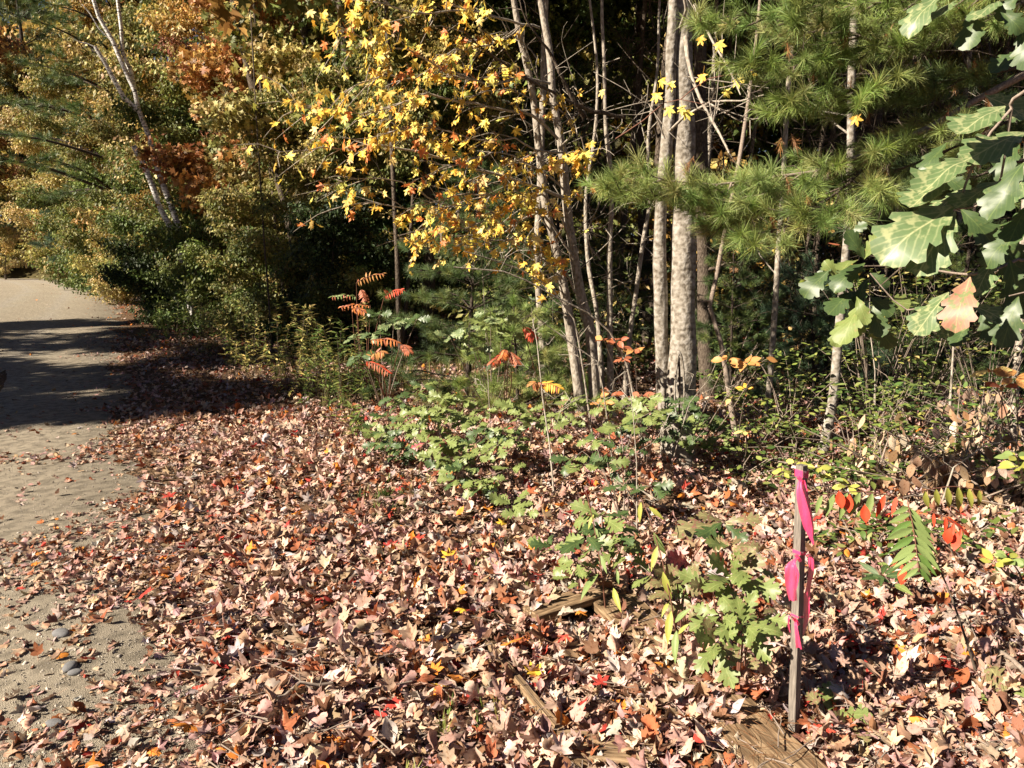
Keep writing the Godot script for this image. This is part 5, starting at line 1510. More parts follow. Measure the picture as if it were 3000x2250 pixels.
	seedling("bright small-leaved vine sprays behind the stake's top", Vector3(2.089, 0, -4.886), [[Vector3(1.788, 0.319, -4.7), 5, 0.06, ["live_lime", "live_lemon"]], [Vector3(1.881, 0.316, -4.6), 6, 0.06, ["live_lime"]], [Vector3(1.668, 0.287, -4.6), 6, 0.06, ["live_lime"]], [Vector3(1.986, 0.243, -4.6), 6, 0.07, ["live_lime", "live_sage"]], [Vector3(2.029, 0.229, -4.5), 5, 0.07, ["live_lime"]]], {"shape": "oval", "called": "vine", "category": "vine"})
	seedling("yellow-green leafy spray at the right edge above the log", Vector3(3.466, 0, -4.935), [[Vector3(2.696, 0.548, -4), 7, 0.08, ["live_lime", "live_sage"]], [Vector3(2.647, 0.512, -3.9), 6, 0.09, ["live_lime"]]], {"shape": "oval", "called": "leafy_spray", "category": "plant"})
	seedling("yellow-green leafy sprig low at the right edge beside the fallen twigs", Vector3(2.513, 0, -3.609), [[Vector3(2.312, 0.211, -3.4), 8, 0.06, ["live_lime", "live_sage"]], [Vector3(2.249, 0.195, -3.4), 6, 0.06, ["live_lime"]]], {"shape": "oval", "called": "leafy_spray", "category": "plant", "up": 0.2})
	# sumac by the stake: feathers of leaflets
	root = thing("sumac_sapling", "sumac sapling right of the stake with green and scarlet feathered leaves", "sapling", grounded(Vector3(1.776, 0, -2.689), -0.02))
	stalk(root, [root.position, Vector3(1.691, 0.219, -2.7), Vector3(1.671, 0.394, -2.85), Vector3(1.617, 0.549, -3), Vector3(1.627, 0.621, -3.05)], 0.006, 0.002, M.dark)
	feather(root, Vector3(1.581, 0.637, -3), Vector3(1.213, 0.663, -2.95), 7, 0.10, ["live_sage", "live_sage", "live_sage", "live_scarlet"], Vector3(0, -1.4, 0.1), false)
	feather(root, Vector3(1.606, 0.608, -3), Vector3(1.535, 0.427, -2.75), 9, 0.105, ["live_sage", "live_sage", "live_leafgreen"], Vector3(0, -0.5, 0.1))
	feather(root, Vector3(1.672, 0.647, -3.05), Vector3(1.97, 0.635, -3.1), 6, 0.10, ["live_sage", "live_lime"], Vector3(0, -1.4, 0), false)
	feather(root, Vector3(1.68, 0.579, -3), Vector3(1.817, 0.509, -2.95), 4, 0.06, ["live_scarlet"], Vector3(0, -1.2, 0.1))
	for at: Vector3 in [Vector3(1.299, 0.682, -2.95), Vector3(1.401, 0.628, -2.94), Vector3(1.342, 0.667, -2.95), Vector3(1.725, 0.546, -2.9), Vector3(1.756, 0.527, -2.9), Vector3(1.508, 0.425, -2.8)]:
		part("leaflet", pick(S.oval), root, M.live_scarlet, leaf_at(at, Vector3(rf(-0.3, 0.3), -1, 0.1), SUN + Vector3(0, 0, 0.5) + unit() * 0.2, 0.075))
	# red and orange sumac beyond
	for k: Array in [
		["orange and green sumac glowing in the dark gap left of the pine sapling", Vector3(-1.732, 0, -8.977), [[Vector3(-1.728, 1.164, -8.6), Vector3(-1.941, 1.179, -8.3), "live_sage"], [Vector3(-1.558, 1.068, -8.5), Vector3(-1.823, 1.077, -8.2), "live_coral"], [Vector3(-1.723, 1.317, -8.6), Vector3(-1.38, 1.423, -8.4), "live_copper"], [Vector3(-1.419, 1.164, -8.6), Vector3(-1.184, 1.249, -8.4), "live_scarlet"], [Vector3(-1.627, 1.113, -8.6), Vector3(-1.635, 1.249, -8.4), "live_rusty"], [Vector3(-1.742, 1.049, -8.4), Vector3(-1.555, 1.013, -8.2), "live_coral"]]],
		["red-fringed sumac before the dim oak sapling", Vector3(-1.324, 0, -8.126), [[Vector3(-1.293, 0.846, -7), Vector3(-1.01, 0.855, -6.8), "live_coral"], [Vector3(-1.341, 0.654, -7), Vector3(-1.099, 0.577, -6.8), "live_scarlet"], [Vector3(-1.019, 0.803, -7), Vector3(-0.909, 0.764, -6.8), "live_rusty"], [Vector3(-1.297, 0.697, -7), Vector3(-1.136, 0.764, -6.8), "live_copper"]]],
		["small scarlet sumac under the pale oak sapling's head", Vector3(-0.075, 0, -7.641), [[Vector3(-0.041, 0.819, -6.2), Vector3(-0.167, 0.771, -6), "live_scarlet"], [Vector3(-0.023, 0.838, -6.2), Vector3(0.044, 0.771, -6), "live_rusty"], [Vector3(-0.041, 0.857, -6.2), Vector3(-0.076, 0.826, -6), "live_coral"]]],
		["thin sumac with red and amber tips beside the maple's stems", Vector3(0.37, 0, -7.641), [[Vector3(0.091, 1.035, -6.3), Vector3(0.18, 0.961, -6.1), "live_scarlet"], [Vector3(0.216, 0.605, -6), Vector3(0.368, 0.609, -5.8), "live_amber"], [Vector3(0.227, 0.597, -6), Vector3(0.158, 0.621, -5.9), "live_copper"]]],
	]:
		root = thing("sumac", k[0], "sumac", grounded(k[1], -0.02), "sumacs at the edge of the wood")
		var fan: Array = k[2]
		for e: Array in fan:
			stalk(root, [root.position, root.position.lerp(e[0], 0.55) + rv(0.04), e[0]], 0.006, 0.003, M.redtwig)
			feather(root, e[0], e[1], 9, 0.062, [e[2], e[2], "live_rusty"], Vector3(0, -1.0, 0.1))
	# dry-leaved viburnum
	seedling("wild raisin bush with curled red-brown leaves between maple and beech", Vector3(1.176, 0, -7.108), [[Vector3(0.697, 0.975, -5.8), 6, 0.085, ["live_rusty", "live_copper"]], [Vector3(0.802, 0.975, -5.8), 6, 0.085, ["live_rusty"]], [Vector3(0.91, 0.917, -5.7), 8, 0.08, ["live_rusty", "live_copper"]], [Vector3(0.825, 0.847, -5.7), 6, 0.07, ["live_rusty"]], [Vector3(0.732, 0.602, -5.6), 7, 0.08, ["live_rusty", "live_copper"]], [Vector3(0.954, 0.585, -5.6), 6, 0.08, ["live_rusty"]], [Vector3(0.653, 0.551, -5.5), 5, 0.08, ["live_copper"]]], {"shape": "oval", "called": "viburnum", "category": "bush"})
	seedling("viburnum twig with rounded golden brown leaves right of the beech", Vector3(1.36, 0, -5.868), [[Vector3(1.35, 0.957, -4.8), 6, 0.075, ["live_copper"]], [Vector3(1.482, 0.937, -4.8), 7, 0.085, ["live_copper"]], [Vector3(1.582, 0.975, -4.8), 2, 0.07, ["live_copper"]]], {"shape": "oval", "called": "viburnum", "category": "bush"})
	seedling("low viburnum with small yellow-tan leaves under the golden brown one", Vector3(1.757, 0, -5.734), [[Vector3(1.543, 0.74, -5), 4, 0.05, ["live_cream", "live_amber"]], [Vector3(1.448, 0.678, -5), 2, 0.06, ["live_cream"]], [Vector3(1.52, 0.482, -4.9), 3, 0.06, ["live_cream"]]], {"shape": "oval", "called": "viburnum", "category": "bush"})
	seedling("viburnum with pinkish tan leaves in shade at the right edge", Vector3(4.08, 0, -6.082), [[Vector3(2.764, 0.952, -4.4), 6, 0.085, ["live_copper", "live_cream"]], [Vector3(2.836, 0.927, -4.3), 7, 0.09, ["live_copper"]], [Vector3(2.84, 0.857, -4.4), 6, 0.08, ["live_copper", "live_rusty"]]], {"shape": "oval", "called": "viburnum", "category": "bush"})
	# bare saplings
	var n := 0
	for k: Array in [
		["pale bare sapling rising from the low oak patch in two stems", [Vector3(0.287, 0.122, -4.9), Vector3(0.254, 0.345, -5.075), Vector3(0.212, 0.632, -5.25), Vector3(0.177, 0.999, -5.425), Vector3(0.148, 1.149, -5.6)], 0.006],
		["bare leaning sapling before the maple stems, bent towards the lane", [Vector3(1.07, 0.526, -5.9), Vector3(0.873, 0.802, -5.829), Vector3(0.732, 1.046, -5.757), Vector3(0.56, 1.19, -5.686), Vector3(0.329, 1.305, -5.614), Vector3(0.102, 1.431, -5.543), Vector3(-0.062, 1.497, -5.471), Vector3(-0.404, 1.527, -5.4)], 0.011],
		["long bare grey branch leaning above the pale oak sapling", [Vector3(0.69, 0.838, -6.2), Vector3(0.493, 1.107, -6.12), Vector3(0.303, 1.366, -6.04), Vector3(0.05, 1.509, -5.96), Vector3(-0.16, 1.58, -5.88), Vector3(-0.354, 1.638, -5.8)], 0.009],
		["whippy bare sapling standing over the pale oak sapling", [Vector3(-0.179, 1.162, -6.5), Vector3(-0.253, 1.578, -6.467), Vector3(-0.326, 1.877, -6.433), Vector3(-0.368, 2.059, -6.4)], 0.004],
		["bare forked sapling left of the beech foot", [Vector3(0.756, 0.604, -5.4), Vector3(0.597, 0.877, -5.35), Vector3(0.381, 1.029, -5.3), Vector3(0.186, 1.177, -5.25), Vector3(0.153, 1.212, -5.2)], 0.006],
		["thin bare shoot crossing the beech's right foot", [Vector3(1.087, 0.474, -5.3), Vector3(1.214, 0.615, -5.167), Vector3(1.299, 0.796, -5.033), Vector3(1.305, 0.908, -4.9)], 0.004],
		["slim bare shoot in front of the bare earth mound", [Vector3(0.699, 0.191, -4.1), Vector3(0.695, 0.464, -4.167), Vector3(0.681, 0.714, -4.233), Vector3(0.666, 0.86, -4.3)], 0.004],
		["curved bare sapling beside the right edge of the brush pile", [Vector3(2.64, -0.041, -4.6), Vector3(2.762, 0.298, -4.667), Vector3(2.992, 0.43, -4.733), Vector3(3.274, 0.444, -4.8)], 0.006],
		["straight grey sapling left of the brush pile", [Vector3(3.1, 0.24, -6.4), Vector3(3.08, 0.647, -6.467), Vector3(3.048, 0.955, -6.533), Vector3(3.035, 1.422, -6.6)], 0.008],
		["short bare sapling before the brush pile's far end", [Vector3(3.489, 0.193, -6), Vector3(3.508, 0.594, -6.067), Vector3(3.533, 0.921, -6.133), Vector3(3.592, 1.286, -6.2)], 0.014],
	]:
		slim_trunk(k[0], k[1], k[2], k[2] * 0.4, {"called": "bare_sapling", "twigs": 7, "reach": 0.35, "group": "bare saplings"})
		n += 1
	# goldenrod and weeds
	var wg := "weeds along the verge"
	for k: Array in [
		["single pale goldenrod standing apart on the verge", Vector3(-1.725, 0, -7.313), 2, 0.5, 0.04, "fresh", 50.0],
		["pair of leafy pale weeds left of the low oak patch", Vector3(-1.282, 0, -6.473), 5, 0.62, 0.10, "fresh", 50.0],
		["stand of tall olive weeds nearest the lane shade", Vector3(-3.123, 0, -9.943), 22, 0.95, 0.45, "olive", 60.0],
		["stand of tall weeds before the dark gap", Vector3(-2.335, 0, -8.977), 24, 1.0, 0.45, "olive", 60.0],
		["tall weeds at the foot of the orange maple", Vector3(-4.552, 0, -12.401), 22, 0.95, 0.6, "olive", 50.0],
		["weeds at the foot of the leaning birch", Vector3(-5.827, 0, -14.059), 20, 0.9, 0.7, "green", 50.0],
		["dark weeds between tall olive weeds and dim oak sapling", Vector3(-1.827, 0, -8.392), 18, 0.9, 0.4, "green", 60.0],
	]:
		weeds(k[0], k[1], k[2], k[3], k[4], k[5], {"dense": k[6], "group": wg})
	# bushes under the trees on the right
	var ug := "bushes on the shaded wood floor"
	for k: Array in [
		["low green bush behind the beech's right foot", Vector3(2.049, -0.031, -6.2), 0.6, 0.5, 300, "fresh"],
		["layered green bush left of the pale thin trunk", Vector3(2.422, -0.073, -6.6), 0.9, 0.6, 320, "fresh"],
		["layered dark bush right of the pale thin trunk's foot", Vector3(2.617, 0.073, -5.6), 0.75, 0.5, 300, "green"],
		["tall layered bush behind the oak sapling cluster", Vector3(3.297, -0.106, -6.9), 1.5, 0.6, 560, "fresh"],
		["layered bush with yellowing leaves in the middle of the right wood", Vector3(3.873, -0.043, -7.2), 1.6, 0.8, 640, "olive"],
		["tall thin bush at the right edge behind the viburnum", Vector3(4.123, 0.052, -6.6), 1.5, 0.7, 560, "green"],
		["bush of small bright leaves above the brush pile", Vector3(2.735, 0.206, -5.3), 0.55, 0.4, 300, "fresh"],
		["dim bush deep between beech and crooked trunk", Vector3(2.427, -0.34, -8.5), 1.0, 0.7, 420, "green"],
		["dim bush behind the maple's stems", Vector3(0.518, -0.172, -9), 1.1, 0.8, 460, "deep"],
		["low leafy bush behind the stake's top", Vector3(2.122, 0.205, -5), 0.35, 0.4, 150, "green"],
		["low bush between crooked trunk and the bare mound", Vector3(1.658, 0.024, -5.4), 0.35, 0.35, 150, "green"],
		["dense low bush in front of the pale thin trunk", Vector3(2.207, 0.019, -5.8), 0.45, 0.45, 200, "green"],
		["dim bush left of the brush pile behind the bright-leaved one", Vector3(3.274, 0.117, -6), 0.7, 0.6, 280, "green"],
		["dim low bush behind the brush pile", Vector3(3.656, 0.142, -5.9), 0.7, 0.6, 260, "deep"],
		["creeping green bush right of the sumac's foot", Vector3(2.4, 0.054, -3.9), 0.22, 0.35, 180, "green"],
		["creeping bush left of the sumac behind the leaf rosette", Vector3(1.948, 0.12, -4), 0.22, 0.3, 160, "green"],
		["low bush at the right edge under the viburnum", Vector3(3.265, 0.233, -4.9), 0.4, 0.4, 240, "fresh"],
	]:
		layered_bush(k[0], k[1], k[2], k[3], k[4], {"hue": k[5], "group": ug})


# ---------------------------------------------------------------- stake, boards and other things
# a strip of ribbon: pts down its middle, ways across it, widths; slightly rippled
func strip(g: Geo, pts: Array, across: Array, widths: Array, ripple := 0.0, ragged := 0.0) -> void:
	var line := curve(pts, 0.012)
	var n := line.size()
	var prev: Array = []
	for k in n:
		var f := float(k) / (n - 1) * (widths.size() - 1)
		var i := mini(int(f), widths.size() - 2)
		var w: float = lerpf(widths[i], widths[i + 1], f - i)
		var a: Vector3 = (across[i] as Vector3).slerp(across[i + 1], f - i).normalized()
		var out := a.cross(heading(line, float(k) / (n - 1))).normalized()
		var row: Array = []
		for j in 6:
			var s := j / 5.0 - 0.5
			var end := Vector3.ZERO
			if k == n - 1 and ragged > 0.0:
				end = Vector3(0, rf(-ragged, ragged), 0)
			row.append(g.p((line[k] as Vector3) + a * w * s + out * (ripple * sin(s * 9.0 + k * 0.35) + ripple * 0.5 * cos(k * 0.9 + s * 4.0)) + end))
		if prev.size():
			for j in 5:
				g.quad(prev[j], row[j], row[j + 1], prev[j + 1])
		prev = row

func survey_stake() -> void:
	var foot := Vector3(0.95, 0, -2.37)
	var top := Vector3(0.932, 0.939, -2.4)
	var root := thing("survey_stake", "square grey wooden stake standing in the leaves, hung with pink ribbons", "stake", grounded(foot))
	var left := Vector3(-0.844, 0, 0.536)
	var right := Vector3(0.536, 0, 0.844)
	var up := (top - foot).normalized()
	var g := Geo.new()
	g.slab(foot - up * 0.15, top, left * 0.0133, right * 0.0133, 14, 0.035, 3)
	part("shaft", g.mesh(M.stake, false, true), root)
	# ribbons: knot, band round the shaft, hanging tails
	var at := func(v: float) -> Vector3: return foot.lerp(top, (1592.0 - v) / 588.0)
	var face := Vector3(-0.3, 0, 0.95).normalized()
	var wide := Vector3(0.95, 0, 0.3)
	var rows := [
		["pink ribbon tied at the very top of the stake with one broad tail", 1022.0, 0.024],
		["pink ribbon tied at the middle of the stake with a short and a long tail", 1186.0, 0.012],
		["pink ribbon tied lowest on the stake with thin tails", 1322.0, 0.007],
	]
	for k in 3:
		var c: Vector3 = (at as Callable).call(rows[k][1])
		var rib := thing("ribbon", rows[k][0], "ribbon", c, "ribbons tied to the stake")
		g = Geo.new()
		var ring: Array = []
		for h: float in [-1.0, 1.0]:
			for q: Vector2 in [Vector2(-1, -1), Vector2(1, -1), Vector2(1, 1), Vector2(-1, 1)]:
				ring.append(g.p(c + left * 0.0150 * q.x + right * 0.0150 * q.y + up * rows[k][2] * 0.5 * h + Vector3(0, 0.003 * q.x, 0)))
		for j in 4:
			g.quad(ring[j], ring[(j + 1) % 4], ring[4 + (j + 1) % 4], ring[4 + j])
		part("band", g.mesh(M.ribbon, false, true), rib)
		var kn := c + face * 0.022 + left * 0.006 + Vector3(0, -0.006 - rows[k][2] * 0.3, 0)
		g = Geo.new()
		g.tube([kn + Vector3(-0.008, 0.008, 0), kn, kn + Vector3(0.008, -0.012, 0.002)], 0.006, 0.005, 7, 0.0, 0.2)
		part("knot", g.mesh(M.ribbon), rib)
		g = Geo.new()
		if k == 0:
			strip(g, [kn, Vector3(0.913, 0.873, -2.36), Vector3(0.929, 0.8, -2.35), Vector3(0.951, 0.729, -2.355), Vector3(0.969, 0.686, -2.36)], [wide, Vector3(0.9, 0, 0.4), Vector3(0.85, 0, 0.5), Vector3(0.7, 0, 0.7), Vector3(0.6, 0, 0.8)], [0.008, 0.026, 0.032, 0.028, 0.010], 0.0022)
			part("tail", g.mesh(M.ribbon), rib)
			g = Geo.new()
			strip(g, [kn + Vector3(0.008, 0.0, 0.002), Vector3(0.935, 0.864, -2.365), Vector3(0.949, 0.816, -2.37), Vector3(0.961, 0.754, -2.372), Vector3(0.971, 0.71, -2.372)], [wide, Vector3(0.7, 0, -0.7), Vector3(0.8, 0, -0.5), wide, wide], [0.007, 0.015, 0.02, 0.018, 0.008], 0.002)
			part("tail", g.mesh(M.ribbon), rib)
		elif k == 1:
			strip(g, [kn + left * 0.006, Vector3(0.892, 0.622, -2.34), Vector3(0.895, 0.562, -2.335), Vector3(0.906, 0.506, -2.335)], [wide, wide, Vector3(0.9, 0, 0.4), wide], [0.012, 0.031, 0.034, 0.024], 0.003, 0.004)
			part("tail", g.mesh(M.ribbon), rib)
			g = Geo.new()
			strip(g, [kn + left * 0.009 + face * 0.004, Vector3(0.902, 0.635, -2.335), Vector3(0.912, 0.598, -2.33), Vector3(0.91, 0.548, -2.33)], [Vector3(0.5, 0, 0.8), Vector3(0.5, 0, 0.8), wide, Vector3(0.5, 0, 0.8)], [0.008, 0.014, 0.012, 0.006], 0.002)
			part("tail", g.mesh(M.ribbon), rib)
			g = Geo.new()
			strip(g, [kn + right * 0.022 + Vector3(0.01, 0.012, 0), Vector3(0.969, 0.643, -2.375), Vector3(0.974, 0.587, -2.375), Vector3(0.97, 0.494, -2.385), Vector3(0.974, 0.411, -2.39), Vector3(0.966, 0.357, -2.392)], [wide, wide, Vector3(0.8, 0, -0.5), Vector3(0.9, 0, 0.2), wide, wide], [0.01, 0.018, 0.026, 0.021, 0.017, 0.006], 0.0026, 0.003)
			part("tail", g.mesh(M.ribbon), rib)
		else:
			strip(g, [kn, Vector3(0.92, 0.427, -2.34), Vector3(0.927, 0.382, -2.335), Vector3(0.935, 0.34, -2.335)], [wide, wide, Vector3(0.9, 0, 0.3), wide], [0.006, 0.010, 0.015, 0.019], 0.0016, 0.003)
			part("tail", g.mesh(M.ribbon), rib)
			g = Geo.new()
			strip(g, [kn, Vector3(0.901, 0.449, -2.345), Vector3(0.9, 0.417, -2.345), Vector3(0.906, 0.391, -2.345)], [wide, wide, wide, wide], [0.005, 0.006, 0.006, 0.004], 0.001)
			part("tail", g.mesh(M.ribbon), rib)

# a plank lying in the litter: from a to b along its upper right edge, w wide to the left, h thick
func plank(label: String, a: Vector3, b: Vector3, w: float, h: float, up: float, o := {}) -> void:
	var dir := ((b - a) * Vector3(1, 0, 1)).normalized()
	var left: Vector3 = dir.cross(Vector3.UP) * o.get("side", 1.0)
	var length := ((b - a) * Vector3(1, 0, 1)).length()
	var base: Vector3 = a + left * w * 0.5
	base.y = gh(base.x, base.z) + up - h * 0.5
	var root := thing("plank", label, "plank", base, "weathered boards in the litter")
	root.basis = Basis(dir.cross(Vector3.UP) * -1.0, Vector3.UP, -dir) * Basis(Vector3(0, 0, 1), o.get("roll", 0.0)) * Basis(Vector3(1, 0, 0), o.get("pitch", 0.0))
	var g := Geo.new()
	g.slab(Vector3.ZERO, Vector3(0, 0, -length), Vector3(w * 0.5, 0, 0), Vector3(0, h * 0.5, 0), 18, 0.025, o.get("seed", 1))
	var m := MeshInstance3D.new()
	m.mesh = g.mesh(M.board, false, true)
	m.name = "board"
	root.add_child(m)
	var cracks := Geo.new()
	for k in 5:
		var x := rf(-0.4, 0.4) * w
		var z := -rf(0.05, 0.6) * length
		cracks.tube([Vector3(x, h * 0.5 - 0.0003, z), Vector3(x + rf(-0.004, 0.004), h * 0.5 - 0.0001, z - rf(0.1, 0.3)), Vector3(x + rf(-0.006, 0.006), h * 0.5 - 0.0003, z - rf(0.32, 0.4))], 0.0011, 0.0006, 4)
	m = MeshInstance3D.new()
	m.mesh = cracks.mesh(M.dark)
	m.name = "crack"
	root.add_child(m)

func boards() -> void:
	plank("wide long weathered plank running under the leaves towards the stake's foot", Vector3(0.578, 0, -3.387), Vector3(0.982, 0, -2.122), 0.225, 0.04, 0.062, {"seed": 2, "side": 1.0})
	plank("short cross plank lying bare at the far corner of the boards", Vector3(0.538, 0, -3.421), Vector3(0.118, 0, -3.12), 0.12, 0.035, 0.078, {"seed": 3, "side": 1.0})
	plank("narrow board half buried on its edge left of the other boards", Vector3(-0.113, 0, -3.027), Vector3(0.233, 0, -2.254), 0.026, 0.08, 0.048, {"seed": 4, "side": 1.0})
	plank("end of a board showing at the bottom in front of the wide plank", Vector3(0.132, 0, -2.235), Vector3(0.456, 0, -2.182), 0.14, 0.035, 0.07, {"seed": 5, "side": -1.0})
	# pine needles fallen on the wide plank
	var g := Geo.new()
	for k in 60:
		var p := Vector3(0.759, 0, -2.325) + Vector3(rf(-0.10, 0.22), 0, rf(-0.12, 0.2))
		p.y = gh(p.x, p.z) + 0.0655 if bare_wood(p.x, p.z) else gh(p.x, p.z) + 0.09
		var a := rf(0, TAU)
		var d := Vector3(cos(a), 0, sin(a)) * rf(0.03, 0.055)
		g.tube([p, p + d + Vector3(0, rf(0.0, 0.006), 0), p + d * 2.0 + d.cross(Vector3.UP) * rf(-0.3, 0.3)], 0.0008, 0.0005, 3)
	var o := part("fallen_needles", g.mesh(plain_mat("brown needle", lin(0.22, 0.10, 0.04), 0.7)), self)
	tag(o, "brown pine needles fallen across the wide plank", "pine needles", "", "stuff")

func stones() -> void:
	var n := 0
	for k: Array in [[Vector3(-1.918, 0, -3.059), 0.035, "dark blue-grey stone bedded in the gravel near its edge"], [Vector3(-1.727, 0, -2.788), 0.03, "flat blue-grey stone nearest the leaves on the gravel"], [Vector3(-1.684, 0, -2.747), 0.022, "small pale stone touching the flat blue-grey one"], [Vector3(-1.574, 0, -2.422), 0.026, "blue-grey stone half sunk at the near edge of the lane"]]:
		var m := SphereMesh.new()
		m.radial_segments = 14
		m.rings = 8
		m.radius = 1.0
		m.height = 2.0
		var at: Vector3 = grounded(k[0], 0.012)
		var o := part("stone", m, self, M.stone, Transform3D(Basis(Vector3.UP, rf(0, 6)).scaled_local(Vector3(k[1] * 1.25, k[1] * 0.55, k[1] * 0.85)), at))
		tag(o, k[2], "stone", "stones on the lane")
		n += 1

func brush_pile() -> void:
	var at := grounded(Vector3(3.126, 0, -4.985), -0.02)
	var root := thing("brush_pile", "heap of cut brush with hanging tan dead leaves at the wood's edge", "brush pile", at)
	var g := Geo.new()
	var xs := [[], [], [], [], []]
	var cs := [[], [], [], [], []]
	for k in 60:
		var a := at + Vector3(rf(-0.75, 0.8), rf(0.0, 0.15), rf(-0.35, 0.35))
		var d := Vector3(rf(-1, 1), rf(0.0, 0.45), rf(-0.5, 0.5)).normalized() * rf(0.4, 1.1)
		var line := curve([a, a + d * 0.5 + Vector3(0, rf(0.02, 0.12), 0), a + d + Vector3(0, rf(-0.1, 0.05), 0)], 0.12)
		g.tube(line, rf(0.004, 0.011), 0.002, 5)
		for j in 7:
			var q := along(line, rf(0.2, 1.0))
			if absf(q.x - at.x) > 0.85:
				continue
			var v := rng.randi() % 5
			xs[v].append(leaf_at(q + rv(0.05), Vector3(0, -1, 0) + unit() * 0.5, SUN + unit() * 0.7, rf(0.07, 0.13)))
			cs[v].append(vary(pick([lin(0.52, 0.38, 0.25), lin(0.40, 0.27, 0.17), lin(0.58, 0.46, 0.33), lin(0.30, 0.18, 0.10)]), 0.2))
	part("sticks", g.mesh(M.twig), root).set_meta("kind", "stuff")
	for v in 5:
		many("dead_leaves", S.oval[v], root, xs[v], cs[v], M.dead)
	# a few logs and sticks
	var lg := "fallen sticks at the right"
	for k: Array in [
		["pale peeled log lying at the brush pile's foot", Vector3(2.844, 0, -4.585), Vector3(3.571, 0, -4.655), 0.024, 0.020, "grey", 0.03],
		["long dark fallen branch reaching down to the lower right corner", Vector3(1.965, 0, -3.402), Vector3(1.861, 0, -2.454), 0.013, 0.008, "twig", 0.06],
		["grey dead stick lying in the shaded leaves behind the corner branch", Vector3(1.754, 0, -3.007), Vector3(1.919, 0, -2.721), 0.008, 0.005, "twig", 0.05],
		["thin grey stick at the right edge under the yellow-green sprig", Vector3(2.297, 0, -3.555), Vector3(2.475, 0, -3.26), 0.007, 0.004, "grey", 0.06],
		["forked twig lying across the corner branch", Vector3(1.969, 0, -3.215), Vector3(2.251, 0, -2.968), 0.005, 0.003, "twig", 0.07],
		["short stick lying in the open litter near the half-buried board", Vector3(-0.828, 0, -2.495), Vector3(-0.658, 0, -2.611), 0.008, 0.005, "twig", 0.06],
		["short stick on the wood floor left of the brush pile", Vector3(2.075, 0, -4.568), Vector3(2.584, 0, -4.838), 0.012, 0.008, "dark", 0.05],
	]:
		var a: Vector3 = grounded(k[1], k[6])
		var b: Vector3 = grounded(k[2], k[6])
		var s := thing("fallen_branch", k[0], "branch", a, lg)
		var w := Geo.new()
		w.tube(curve(wobbly(a, b, 4, 0.03), 0.06), k[3], k[4], 8, 0.0, 0.08, rng.randi() % 9)
		for j in 3:
			var q := a.lerp(b, rf(0.2, 0.9))
			var d := unit() * rf(0.08, 0.3)
			d.y = absf(d.y) * 0.5
			w.tube(curve([q, q + d * 0.5 + rv(0.02), q + d], 0.05), k[3] * 0.35, 0.0015, 4)
		part("wood", w.mesh(M[k[5]]), s)

